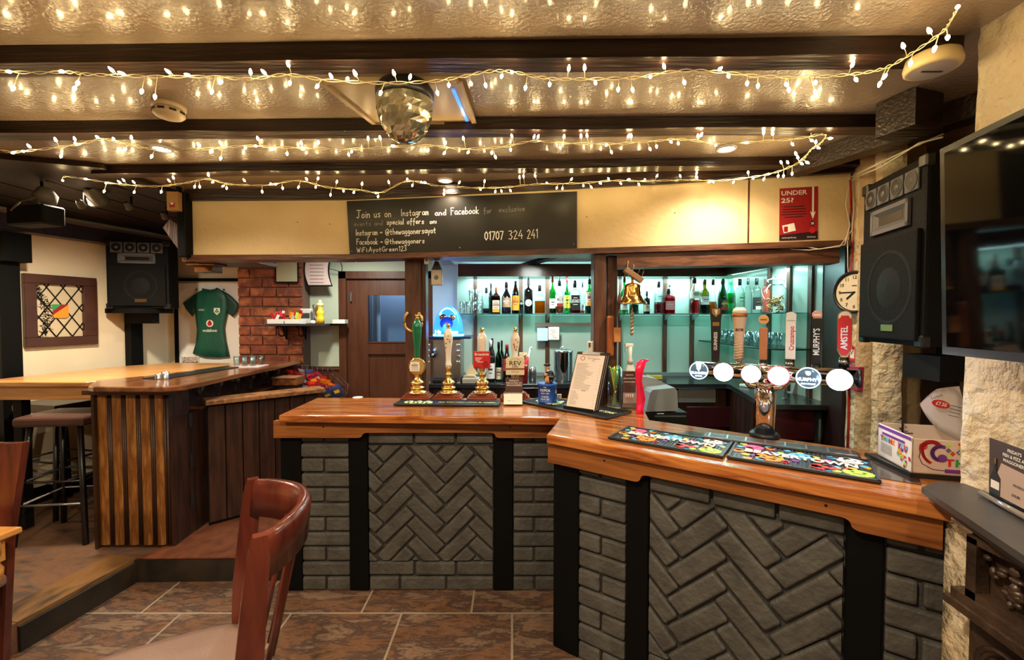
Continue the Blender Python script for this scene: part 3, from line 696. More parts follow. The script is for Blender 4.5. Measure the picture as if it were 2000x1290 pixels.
def beaver(mb, T, L, Wd):
    rnd = random.Random(5); cols = [PINK, ORANGE, SKY, LIME, RED, PURP, YEL]; Z = .0098
    def blob(x, y, r, c, facec=True, sx=1.25):
        mb.use(c).prism([(x + sx * r * math.cos(a * .524), y + r * math.sin(a * .524)) for a in range(12)], .006, Z, T)
        if facec: mb.use(BLACK); [mb.disc((x + e * r * .45, y + r * .12, Z + .0004), r * .17, T, 7) for e in (-1, 1)]; mb.box((x, y - r * .38, Z + .0003), (r * .9, r * .12, .0004), M=T)
    for (x, y, r, c) in [(.16, .77, .155, PINK), (.30, .30, .20, ORANGE), (.52, .66, .17, SKY), (.67, .25, .16, RED), (.85, .80, .17, PAPER), (.88, .22, .18, LIME), (.24, .17, .07, SKY), (.06, .45, .09, ORANGE)]:
        blob(x * L, y * Wd, r * Wd * .80, c)
    for i in range(46):
        x, y = rnd.uniform(.03, .97) * L, rnd.uniform(.1, .9) * Wd
        blob(x, y, rnd.uniform(.028, .058) * Wd, rnd.choice(cols), False)
    mb.use(WHITE).text('BEAVERTOWN', Wd * .23, T @ Matrix.Translation((L * .5, Wd * .5, Z + .002)), fit=L * .78, bold=.035, ext=.0006)
def gin(mb, T, L, Wd):
    mb.use(LIME); Z = .0098; rnd = random.Random(2); c = pm('pale_lime', (.72, .74, .38), .6)
    for i in range(9): mb.use(c).prism([(L * (.10 + .028 * i) + .018 * math.cos(a * .7), Wd * (.5 + .12 * math.sin(i * 2)) + Wd * .19 * math.sin(a * .7)) for a in range(9)], .006, Z, T)
    mb.use(GREEN); [mb.disc((L * (.12 + .09 * i), Wd * .5, Z + .0005), Wd * .1, T, 8) for i in range(3)]
    mb.use(c).text('ALL YOU NEED NOW IS TONIC', Wd * .22, T @ Matrix.Translation((L * .68, Wd * .5, Z + .0005)), fit=L * .55, bold=.02)
runner('bar_mat', [(768, 793), (975, 795), (986, 785), (782, 785)], 'black rubber bar mat with pale lime lettering, in front of the hand pumps', gin)
runner('bar_mat', [(1016, 787), (1185, 821), (1226, 807), (1095, 784)], 'black rubber bar mat with pale lime lettering, under the menu stand', gin)
runner('bar_mat', [(1187, 858), (1412, 897), (1446, 869), (1238, 839)], 'black bar mat with coloured discs, left of the two before the beer font', beaver)
runner('bar_mat', [(1419, 897), (1722, 947), (1724, 909), (1453, 868)], 'black bar mat with coloured discs, nearer the thank-you carton', beaver)
# drip tray along the back edge
tray = thing('drip_tray', 'long low black slatted drip tray on the bar behind the chrome font', 'drip tray', (1.2, 2.1, ZT + .004))
p, q = AZ(1372, 845, ZT + .03), AZ(1680, 884, ZT + .03); d = (q - p).normalized(); n = Vector((-d.y, d.x, 0)); Lt = (q - p).length
T = Matrix.Translation(Vector((p.x, p.y, ZT + .004))) @ Matrix((d, n, Vector((0, 0, 1)))).transposed().to_4x4()
m = MB(BLACK); m.box((Lt / 2, .002, .008), (Lt, .085, .014), M=T, bev=.003); part('tray', m, tray)
m = MB(STEEL); 
for i in range(5): m.box((Lt / 2, -.03 + i * .016, .018), (Lt - .02, .004, .004), M=T)
for i in range(8): m.box((.03 + i * (Lt - .06) / 7, .002, .019), (.006, .07, .004), M=T)
part('grille', m, tray)

# ---------------------------------------------------------------- hand pumps
def pump(u, top, colour, label, motif=0):
    Y = 2.975; b = AY(u, 770, Y); X = b.x
    r = thing('hand_pump', label, 'hand pump', (X, Y, ZT + .002), 'hand pumps on the bar')
    mb = MB(MAHOG); w_, d_ = .20, .145
    for (a, z0, z1) in ((0, 0, .022), (.014, .022, .034), (.024, .034, .046)):
        mb.bb((-w_ / 2 + a, -d_ / 2 + a, z0), (w_ / 2 - a, d_ / 2 - a, z1), bev=.003)
    part('wooden_base', mb, r, False)
    mb = MB(BRASS); mb.lathe([(.066, .046), (.066, .052), (.058, .056), (.046, .058), (.044, .07), (.05, .076), (.05, .084), (.038, .088), (.034, .098), (.046, .106), (.047, .118), (.036, .128), (.022, .136), (.018, .15), (.017, .165), (.024, .168), (.024, .176), (.016, .18), (.015, .20), (.020, .203), (.020, .22), (.015, .225)], seg=24)
    part('brass_body', mb, r, False)
    H = AY(u, top, Y).z - ZT - .002
    z0 = .22; s = (H - .035 - z0)
    mb = MB(colour); prof = [(.017, 0), (.022, .03), (.022, .07), (.019, .10), (.018, .2), (.019, .35), (.023, .5), (.029, .65), (.032, .78), (.031, .86), (.025, .93), (.017, .98), (.013, 1.0)]
    mb.lathe([(a, z0 + s * z) for a, z in prof], seg=22)
    if motif:
        mb.use(BRASSD if motif == 1 else pm('hunting_scene', (.38, .16, .05), .3))
        rn = random.Random(u)
        for i in range(10):
            a = -math.pi / 2 + rn.uniform(-.5, .5); z = z0 + s * rn.uniform(.5, .82); rr = .0302
            mb.ball((rr * math.cos(a), rr * math.sin(a), z), rn.uniform(.003, .007), 6, (1, .35, 1.3))
        mb.use(BRASSD); mb.lathe([(.0235, z0 + s * .045), (.0245, z0 + s * .055), (.0235, z0 + s * .065)], seg=20)
    part('handle', mb, r, False)
    mb = MB(BRASS); mb.lathe([(.012, H - .036), (.016, H - .032), (.016, H - .028), (.009, H - .025)], seg=16); mb.ball((0, 0, H - .014), .0145, 14); part('finial', mb, r, False)
    return r, X, Y
g4 = 'hand pumps on the bar'
r1, X1, Y1 = pump(815, 613, GREENC, 'hand pump with green handle and round brass badge, leftmost of the four', 0)
r2, X2, Y2 = pump(876, 632, CER, 'hand pump with white handle, gilt figure and no pump clip, left of the red badge', 1)
r3, X3, Y3 = pump(942, 640, CER, 'hand pump with plain white handle and red pump clip', 0)
r4, X4, Y4 = pump(1006, 640, CER, 'hand pump with white huntsman handle and cream REV clip, rightmost of the four', 2)
Tf = face((0, 0, 0), (1, 0, 0))
m = MB(BRASS); rr = .058
m.lathe([(rr, 0), (rr, .006), (rr - .006, .010), (rr - .012, .006)], (0.012, -.05, .232), 28, Matrix.Rotation(math.pi / 2, 4, 'X')); 
m.use(pm('badge_gold', (.75, .58, .25), .25, .6)); m.disc((.012, .232, .0575), .05, Tf, 24); part('badge_ring', m, r1, False)
m = MB(PAPER); m.prism([(-.034, .20), (.028, .20), (.032, .225), (.028, .262), (-.03, .262), (-.038, .228)], .058, .064, Tf); m.use(pm('dark_green_ink', (.02, .09, .04), .6))
for i in range(4): m.box((-.003, .250 - i * .009, .0645), ([.026, .044, .036, .048][i], [.002, .005, .002, .002][i], .0006), M=Tf)
m.box((-.003, .211, .0645), (.05, .0015, .0006), M=Tf); part('pump_clip', m, r1, False)
m = MB(RED); m.box((0, .275, .04), (.112, .118, .01), M=Tf, bev=.006, seg=2); m.use(WHITE)
m.text('Broadside', .024, Tf @ Matrix.Translation((0, .312, .0455)), bold=.02)
for i in range(3): m.box((-.02 - .004 * i, .289 - i * .009, .0455), (.05 - .01 * i, .0035, .0006), M=Tf)
m.text('Adnams', .013, Tf @ Matrix.Translation((-.012, .262, .0455)), bold=.02); m.use(pm('deep_red', (.30, .004, .02), .4))
m.disc((.025, .245, .0454), .022, Tf, 16); m.box((-.03, .228, .0454), (.03, .006, .0006), M=Tf); part('pump_clip', m, r3, False)
CRM = pm('clip_cream', (.74, .66, .45), .5)
m = MB(CRM); m.prism([(-.062, .175), (.062, .175), (.062, .285), (.052, .288), (.050, .296), (-.050, .296), (-.052, .288), (-.062, .285)], .05, .058, Tf)
m.use(INK).text('REV', .042, Tf @ Matrix.Translation((0, .252, .0585)), bold=.015, sx=1.15); m.text('JAMES', .011, Tf @ Matrix.Translation((0, .229, .0585)), bold=.02, sx=1.5)
for s_ in (-1, 1): m.box((s_ * .053, .252, .0585), (.014, .0015, .0005), M=Tf)
for i in range(9): a = math.pi * (.2 + .6 * i / 8); m.box((.036 * math.cos(a), .262 + .022 * math.sin(a), .0585), (.008, .0015, .0005), M=Tf)
m.use(pm('clip_brown', (.22, .07, .03), .5)).box((0, .215, .0585), (.124, .011, .0006), M=Tf); m.use(pm('clip_gold', (.5, .3, .1), .5)); m.text('GOLD', .015, Tf @ Matrix.Translation((0, .195, .0585)), bold=.03, sx=1.3)
part('pump_clip', m, r4, False)

# ---------------------------------------------------------------- things on the left arm
def stand_sign(u, vb, vt, wpx, Y, label, lines, tilt=0, red=False):
    b = AY(u, vb, Y); b.z = ZT + .002; H = AY(u, vt, Y).z - b.z; W = px(wpx, Y)
    r = thing('table_sign', label, 'sign', b)
    T = Matrix.Translation((0, 0, 0)) @ face((0, 0, 0), (1, 0, 0))
    mb = MB(GLASS); mb.prism([(-W / 2, 0), (W / 2, 0), (W / 2 - .004, H), (-W / 2 + .004, H)], -.003, .001, T); part('acrylic_holder', mb, r, False)
    mb = MB(GLASS); mb.prism([(.05, 0), (0, .035), (-.04, 0)], -W / 2, W / 2, Matrix(((0, 0, 1, 0), (-1, 0, 0, 0), (0, 1, 0, 0), (0, 0, 0, 1))))
    part('acrylic_foot', mb, r, False)
    mb = MB(pm('sign_card', (.12, .055, .05), .5)); mb.box((0, H * .55, -.001), (W * .94, H * .86, .001), M=T)
    mb.use(pm('sign_pale', (.5, .36, .32), .5)); mb.box((0, H * .28, .0002), (W * .9, H * .28, .0006), M=T)
    mb.use(PAPER)
    for i, t in enumerate(lines): mb.text(t, W * .13, T @ Matrix.Translation((0, H * (.88 - .09 * i), .0012)), bold=.01)
    for i in range(4): mb.lathe([(.001, 0), (.004, H * .05), (.005, H * .11), (.0045, H * .12)], (-W * .25 + i * W * .16, -.002, H * .26), 8)
    part('card', mb, r, False); return r
stand_sign(1004, 789, 738, 36, 2.83, 'clear acrylic table sign with brown drinks card, in front of the cream REV pump clip', ["FRIDAY'S", 'FISH & FIZZ AT', 'WAGGONERS'])
m = MB(PAPER); b = AY(1002, 790, 2.80); w2 = px(17, 2.8)
m.prism([(.045, 0), (.012, .062), (-.03, 0)], -w2 * 1.06, w2 * 1.06, Matrix.Translation((b.x, b.y, ZT + .01)) @ Matrix(((0, 0, 1, 0), (-1, 0, 0, 0), (0, 1, 0, 0), (0, 0, 0, 1))))
m.use(pm('teal_print', (.25, .42, .45), .6)); rn = random.Random(1)
for i in range(12): m.box((b.x + rn.uniform(-.035, .035), b.y - .034 + .0, ZT + .026), (.008, .001, rn.uniform(.004, .016)), rz=0)
solo('tent_card', m, 'small white folded tent card with blue-grey print at the foot of the drinks sign', 'card')
# charity box with man and dog
Yc = 2.83; b = AY(1069, 790, Yc); rc = px(19.5, Yc); Hc = AY(1069, 748, Yc).z - ZT - .01
r = thing('charity_box', 'round blue charity box topped by a figure in flat cap with a dog', 'charity box', (b.x, Yc, ZT + .010))
m = MB(BLUE); m.lathe([(rc * .97, 0), (rc * .97, .012), (rc * .93, .014), (rc * .93, Hc - .02), (rc * .98, Hc - .018), (rc, Hc - .004), (rc * .9, Hc)], seg=30)
def wrap_text(mb, t, size, R, z, a0, M=Matrix()):
    for i, ch in enumerate(t):
        a = a0 + (i - (len(t) - 1) / 2) * size * .62 / R
        mb.text(ch, size, face((R * math.sin(a), -R * math.cos(a), z), (math.cos(a), math.sin(a), 0)), bold=.03)
part('tin', m, r, False)
m = MB(WHITE)
for t, sz, z in (('THE', .011, .098), ('RSPCA', .022, .080), ('NEEDS CARE', .009, .062), ('PLEASE', .013, .042), ('HELP US', .013, .027)):
    wrap_text(m, t, sz, rc * .935 + .0008, z * Hc / .12, -.35)
wrap_text(m, 'G', .03, rc * .935 + .0008, .068 * Hc / .12, 1.0); wrap_text(m, 'O', .034, rc * .935 + .0006, .068 * Hc / .12, 1.05); part('lettering', m, r, False)
m = MB(pm('figure_navy', (.012, .016, .035), .5)); k = .9
m.ball((.012, .012, Hc + .030), .033, 14, (1, .8, 1.25)); m.ball((.016, .014, Hc + .062), .026, 14, (1.15, .8, .8))
m.tube([(.038, .006, Hc + .068), (.046, -.008, Hc + .045), (.030, -.026, Hc + .036), (.008, -.030, Hc + .042)], [.011, .010, .009, .007], 8)
m.tube([(-.008, .004, Hc + .068), (-.018, -.012, Hc + .05), (-.012, -.026, Hc + .042)], [.010, .009, .007], 8)
m.tube([(.02, .0, Hc + .006), (.02, -.03, Hc + .014), (.022, -.036, Hc + .004)], [.014, .012, .009], 8)
m.use(BLACKM).ball((-.002, .004, Hc + .1165), .019, 12, (1.25, 1.2, .42)); m.ball((-.008, -.014, Hc + .112), .014, 8, (1, .8, .2))
m.use(pm('figure_skin', (.62, .28, .17), .5)).ball((-.003, .002, Hc + .099), .0165, 12, (.9, .95, 1.15)); m.ball((-.008, -.014, Hc + .097), .0035, 6); m.ball((.004, -.0295, Hc + .042), .006, 8); m.ball((.013, .002, Hc + .099), .004, 6)
m.cyl((0, .004, Hc + .075), (-.001, .003, Hc + .09), .008, seg=8)
m.use(PAPER).ball((.0, -.006, Hc + .080), .008, 8, (1, .6, 1)); part('seated_figure', m, r, False)
m = MB(pm('figure_dog', (.55, .27, .09), .6)); m.ball((-.004, -.024, Hc + .024), .015, 10, (1, 1, 1.6)); m.ball((-.012, -.030, Hc + .056), .011, 10, (1, 1.1, 1)); m.ball((-.018, -.040, Hc + .053), .006, 8, (.9, 1.3, .8))
m.ball((-.004, -.026, Hc + .054), .006, 8, (.5, .6, 1.4)); m.ball((-.022, -.026, Hc + .057), .005, 8, (.4, .6, 1.2))
for s_ in (-1, 1): m.tube([(-.006 + s_ * .007, -.034, Hc + .03), (-.007 + s_ * .008, -.038, Hc + .002)], [.005, .004], 6)
m.ball((.01, -.022, Hc + .008), .011, 8, (1, 1, .8)); part('dog_figure', m, r, False)
m = MB(WHITE); b = AZ(1094, 780, ZT + .002); m.bb((b.x - .018, b.y + .02, ZT + .002), (b.x + .012, b.y + .035, ZT + .03)); solo('small_white_card', m, 'small white card leaning beside the blue charity box', 'card')
m = MB(WHITE); b = AZ(699, 777, ZT); m.lathe([(.035, 0), (.036, .003), (.03, .004)], (b.x, b.y, ZT), 16); solo('drinks_coaster', m, 'round white coaster lying alone at the back left of the worktop', 'coaster')
# menus: clipboards standing in a block
Ym = 2.80
def menu(i, label):
    z0 = ZT + .0145; b0, b1 = AZ(1103, 797, z0), AZ(1162, 806, z0); xd = (b1 - b0).normalized(); W = (b1 - b0).length; nb = Vector((-xd.y, xd.x, 0)); up = nb * .40 + Vector((0, 0, .917))
    b0 = b0 + nb * .016 * i + xd * .004 * i; H = .365; T = face((b0.x, b0.y, z0), xd, up)
    r = thing('menu_board', label, 'menu', (b0.x, b0.y, z0), 'menu boards in the stand')
    mb = MB(BLACK); mb.box((W / 2, H / 2, -.003), (W, H, .004), M=T, bev=.0015); mb.use(STEEL).box((W / 2, H - .01, .002), (W * .6, .018, .006), M=T, bev=.002); part('clipboard', mb, r)
    mb = MB(pm('menu_paper', (.74, .65, .60), .6)); mb.box((W / 2, H / 2 - .006, .0002), (W * .93, H * .93, .001), M=T)
    if i == 0:
        mb.use(pm('menu_ink', (.12, .09, .09), .7)); f = .0012
        mb.text('The Waggoners', .013, T @ Matrix.Translation((W * .62, H * .885, f))); mb.text('Menu', .010, T @ Matrix.Translation((W * .62, H * .85, f)))
        mb.use(pm('menu_crest', (.38, .16, .14), .7)).disc((W * .25, H * .88, f), .014, T, 14, 1.2); mb.use(pm('menu_paper', (0, 0, 0))).disc((W * .25, H * .88, f + .0002), .010, T, 14, 1.2)
        mb.use(pm('menu_ink', (0, 0, 0))); rn = random.Random(4)
        for k in range(30):
            y = H * (.79 - k * .0245)
            if k == 19: mb.box((W * .5, y, f), (W * .16, .003, .0003), M=T); continue
            l = W * rn.uniform(.3, .62) if k < 19 else W * rn.uniform(.12, .3)
            mb.box((W * .1 + l / 2, y, f), (l, .0014, .0003), M=T); 
            if k % 2: mb.box((W * .88, y, f), (W * .04, .0014, .0003), M=T)
    part('menu_sheet', mb, r); return r
menu(0, 'front menu board with printed sheet, leaning back at the near side of its stack')
menu(1, 'second menu board, mostly hidden just behind the front printed menu')
menu(2, 'rearmost menu board at the right-hand back of the leaning stack')
m = MB(BLACK); m.box((0, .06, .003), (W_m := .20, .16, .005)); m.box((0, -.016, .012), (.20, .006, .022)); b0 = AZ(1103, 797, ZT + .014); b1 = AZ(1162, 806, ZT + .014)
m.xf(Matrix.Translation(((b0.x + b1.x) / 2, (b0.y + b1.y) / 2, ZT + .0085)) @ Matrix.Rotation(math.atan2(b1.y - b0.y, b1.x - b0.x), 4, 'Z')); solo('menu_stand', m, 'black ledge stand holding the leaning menu boards', 'stand')
# glass of straws
Ys = 2.70; b = AY(1200, 792, Ys); rs = px(14.5, Ys); Hs = AY(1200, 719, Ys).z - ZT
r = thing('straw_glass', 'tall clear glass full of coloured straws on the bar corner', 'glass', (b.x, Ys, ZT + .002))
m = MB(GLASS); m.lathe([(rs, 0), (rs, Hs), (rs - .002, Hs), (rs - .002, .012), (.001, .012)], seg=26, cap=False); m.disc((0, 0, 0), rs); part('tumbler', m, r, False)
m = MB(pm('glass_base', (.7, .68, .72), .1)); m.lathe([(rs * .98, .001), (rs * .98, .008)], seg=26); part('thick_base', m, r, False)
cols = [('green', pm('straw_green', (.04, .52, .12), .3)), ('lime', pm('straw_lime', (.55, .85, .06), .3)), ('yellow', pm('straw_yellow', (.95, .85, .08), .3)), ('teal', pm('straw_teal', (.03, .45, .38), .3))]
rn = random.Random(8)
for i in range(14):
    c, mt = cols[i % 4]; x = -1 + 2 * i / 13; y = rn.uniform(-.5, .5)
    m = MB(mt); m.tube([(b.x - x * rs * .42, Ys - y * rs * .5, ZT + .017), (b.x + x * rs * .78, Ys + y * rs * .7, ZT + Hs + rn.uniform(-.01, .015))], .0033, 6)
    solo('drinking_straw', m, '%s plastic straw standing in the tall glass on the bar' % c, 'straw', '%s straws in the tall glass' % c)
stand_sign(1229, 793, 724, 27, 2.66, 'clear acrylic table sign with brown drinks card, right of the glass of straws', ["FRIDAY'S", 'FISH & FIZZ AT', 'WAGGONERS'])
# spray bottle
Yq = 2.80; b = AY(1230, 790, Yq); sc = px(1, Yq)
r = thing('spray_bottle', 'white trigger spray bottle with green label behind the straw glass', 'spray bottle', (b.x, Yq, ZT + .002))
H1 = AY(1230, 712, Yq).z - ZT; H2 = AY(1230, 672, Yq).z - ZT
m = MB(pm('spray_body', (.72, .76, .74), .3)); m.lathe([(sc * 12, 0), (sc * 12.5, .01), (sc * 12, H1 * .7), (sc * 9, H1 * .9), (sc * 5, H1), (sc * 4.2, H1 + .01)], seg=20, sy=.6); part('bottle', m, r, False)
m = MB(WHITE); m.lathe([(sc * 5, H1), (sc * 5, H1 + .025), (sc * 3, H1 + .045), (sc * 4, H2 - .02)], seg=14); m.box((-.008, 0, H2 - .012), (sc * 17, .022, .024), bev=.006, seg=2); m.tube([(-.03, 0, H2 - .02), (-.034, 0, H2 - .04), (-.028, 0, H2 - .055)], .004, 6); part('trigger_head', m, r, False)
m = MB(GREEN); T = face((0, 0, 0), (1, 0, 0)); m.disc((0, H1 * .74, sc * 12 * .6 + .001), sc * 7, T, 14, 1, 1.1); m.use(PAPER).box((0, H1 * .4, sc * 12.6 * .6), (sc * 17, H1 * .42, .001), M=T); m.use(GREEN)
for i in range(4): m.box((0, H1 * (.26 + .08 * i), sc * 12.6 * .6 + .0008), (sc * (10 - i), .006, .0006), M=T)
part('label', m, r, False)
# tall red curved acrylic
Yr = 2.50; m = MB(pm('red_acrylic', (.9, .012, .09), .18, coat=.4)); pts = []
f = lambda u, v, y: AY(u, v, y)
prof = [(1250, 838), (1250, 800), (1252, 780), (1251, 765), (1248, 745), (1249, 725), (1253, 708), (1262, 702)]
prev = None
for i, (u, v) in enumerate(prof):
    wpx = [7, 7, 8.5, 7, 6, 8, 9, 9][i]; y = Yr + .02 * math.sin(i)
    a, c = AY(u - wpx, v, y), AY(u + wpx, v, y)
    if i == 0: a.z = c.z = ZT + .002
    cur = [a, c, c + Vector((0, .006, 0)), a + Vector((0, .006, 0))]
    vs = [m.bm.verts.new(q) for q in cur]
    if prev: m._fin([m.bm.faces.new((prev[k], prev[(k + 1) % 4], vs[(k + 1) % 4], vs[k])) for k in range(4)], True)
    else: m._fin([m.bm.faces.new(vs)])
    prev = vs
m._fin([m.bm.faces.new(prev)])
solo('red_display_stand', m, 'tall narrow wavy stand of glossy red acrylic between straws and cash register', 'display stand')
# cash register behind the corner
Yt = 2.95; P = lambda u, v: AY(u, v, Yt)
r = thing('cash_register', 'grey till hood over a black cash register behind the corner of the bar', 'cash register', (P(1295, 800).x, Yt + .1, .9))
T = face((0, Yt, 0), (1, 0, 0)); gx = lambda u: P(u, 760).x; gz = lambda v: P(1290, v).z
m = MB(GREYP); m.prism([(gx(1262), gz(805)), (gx(1270), gz(768)), (gx(1275), gz(762)), (gx(1318), gz(758)), (gx(1323), gz(764)), (gx(1325), gz(803))], -.16, 0, T); part('hood', m, r)
m = MB(pm('till_grey_back', (.30, .33, .35), .4)); pts = [(gx(1240), gz(812)), (gx(1252), gz(745)), (gx(1275), gz(743)), (gx(1300), gz(748)), (gx(1318), gz(758)), (gx(1322), gz(812))]; m.prism(pts, -.30, -.17, T); part('back_hood', m, r)
m = MB(BLACK); m.bb((gx(1262), Yt - .0, gz(828)), (gx(1342), Yt + .25, gz(806))); m.bb((gx(1245), Yt + .02, .90), (gx(1345), Yt + .3, gz(828))); m.use(STEEL).bb((gx(1279), Yt - .004, gz(815)), (gx(1340), Yt, gz(812)))
m.use(WHITE).bb((gx(1284), Yt - .002, gz(809)), (gx(1297), Yt, gz(807.8))); part('base', m, r)
m = MB(DKPLANK); m.bb((gx(1230), 2.90, 0), (gx(1350), 3.3, .898)); solo('till_cabinet', m, 'dark cabinet under the cash register, behind the bar', 'cabinet')

# ---------------------------------------------------------------- beer font
bx = AZ(1500, 858, ZT); fb = Vector((bx.x, bx.y + .03, ZT + .004))
font = thing('beer_font', 'chrome T-shaped beer font with six taps and six round lit lenses', 'beer font', fb)
u_ = dR.copy(); away = nR.copy()
ZC = 1.405 - fb.z
m = MB(CHROME); m.lathe([(.046, .02), (.046, .19), (.047, .2), (.044, .21), (.046, .24)], seg=32); m.tube([Vector((0, 0, .23)), Vector((0, 0, ZC - .02)) ], [.046, .05], 24)
for s_ in (-1, 1): m.tube([Vector((0, 0, .215)) + u_ * .002 * s_, Vector((0, 0, .25)) + u_ * .028 * s_, Vector((0, 0, ZC - .05)) + u_ * .05 * s_, Vector((0, 0, ZC)) + u_ * .085 * s_], [.033, .033, .034, .037], 20)
part('column', m, font, False)
m = MB(BLACK); m.lathe([(.064, 0), (.064, .012), (.058, .02), (.048, .022)], seg=30); part('foot_ring', m, font, False)
m = MB(CHROME); a = u_ * -.30 + Vector((0, 0, ZC)); b = u_ * .34 + Vector((0, 0, ZC)); m.cyl(a, b, .037, seg=28); m.use(BLACK); m.cyl(b, b + u_ * .012, .0385, seg=24); m.cyl(a - u_ * .006, a, .0375, seg=24); part('crossbar', m, font, False)
lensE = pm('lens_white', (1, 1, 1), .3, emit=(.93, .96, 1), es=14); lensB = pm('lens_blue_white', (1, 1, 1), .3, emit=(.75, .88, 1), es=22); lensD = pm('lens_dark', (.03, .05, .07), .2, emit=(.10, .16, .22), es=.6); ring = pm('lens_ring', (.5, .8, 1), .3, emit=(.45, .8, 1), es=2.2); ringR = pm('lens_ring_red', (1, .1, .1), .3, emit=(1, .05, .08), es=2.5)
textE = pm('lens_text', (1, 1, 1), .3, emit=(.85, .95, 1), es=3)
lens_names = ['lit lens with dark face and white harp label', 'bright white round lens', 'bright white round lens with small grey mark', 'bright white round lens in a red ring', 'dark round lens with white lettering and blue ring', 'very bright blue-white round lens at the end']
hand_px = [(1397, 602, 706), (1443, 600, 706), (1490, 614, 704), (1543, 609, 702), (1594, 607, 712), (1648, 607, 698)]
lens_px = [1365, 1413, 1467, 1521, 1579, 1640]
def s_at(u, off):
    """position along the crossbar of something held off it, as seen in direction u"""
    r = ray(u, 720); p = fb + away * off
    det = u_.x * (-r.y) + r.x * u_.y
    return ((-p.x) * (-r.y) + (-p.y) * r.x) / det
for i in range(6):
    so_ = s_at(lens_px[i], -.075); c0 = u_ * so_ - away * .075 + Vector((0, 0, ZC - .002)); R = [.043, .045, .042, .044, .046, .047][i]
    to = Vector((0, 0, CAMH)) - (fb + c0); to.z = 0; to = (to.normalized() * .6 - away * .4).normalized()
    T = face(c0, Vector((-to.y, to.x, 0)))
    if (T.to_3x3() @ Vector((0, 0, 1))).dot(to) < 0: T = face(c0, Vector((to.y, -to.x, 0)))
    mb = MB(BLACK); mb.lathe([(R * .9, -.018), (R, -.012), (R, .0), (R * .96, .003)], M=T, seg=32)
    mb.use(CHROME); mb.cyl(c0 - to * .018, u_ * so_ + Vector((0, 0, ZC)), .016, seg=12)
    dark = i in (0, 4)
    mb.use({0: lensD, 4: lensD, 5: lensB}.get(i, lensE)); mb.lathe([(R * .95, .003), (R * .8, .008), (R * .4, .012), (.001, .013)], M=T, seg=32, cap=False)
    mb.use(ringR if i == 3 else ring)
    if dark or i == 3: mb.lathe([(R * .98, .002), (R * 1.0, .006), (R * .92, .008), (R * .9, .004)], M=T, seg=32, cap=False)
    mb.use(textE); F = T @ Matrix.Translation((0, 0, .0135))
    if i == 0: 
        mb.text('GUINNESS', R * .36, F @ Matrix.Translation((0, -R * .25, 0)), bold=.03); mb.prism([(-.014, .045), (.014, .045), (.008, .01), (0, -.002), (-.008, .01)], 0, .001, F)
        mb.box((0, -R * .58, 0), (R * .7, R * .12, .001), M=F)
    elif i == 4: mb.text("MURPHY'S", R * .42, F @ Matrix.Translation((0, -R * .15, 0)), bold=.03); mb.disc((0, R * .45, 0), R * .2, F); mb.text('IRISH STOUT', R * .2, F @ Matrix.Translation((0, -R * .55, 0)), bold=.02)
    part('tap_lens', mb, font, False, lens_names[i])
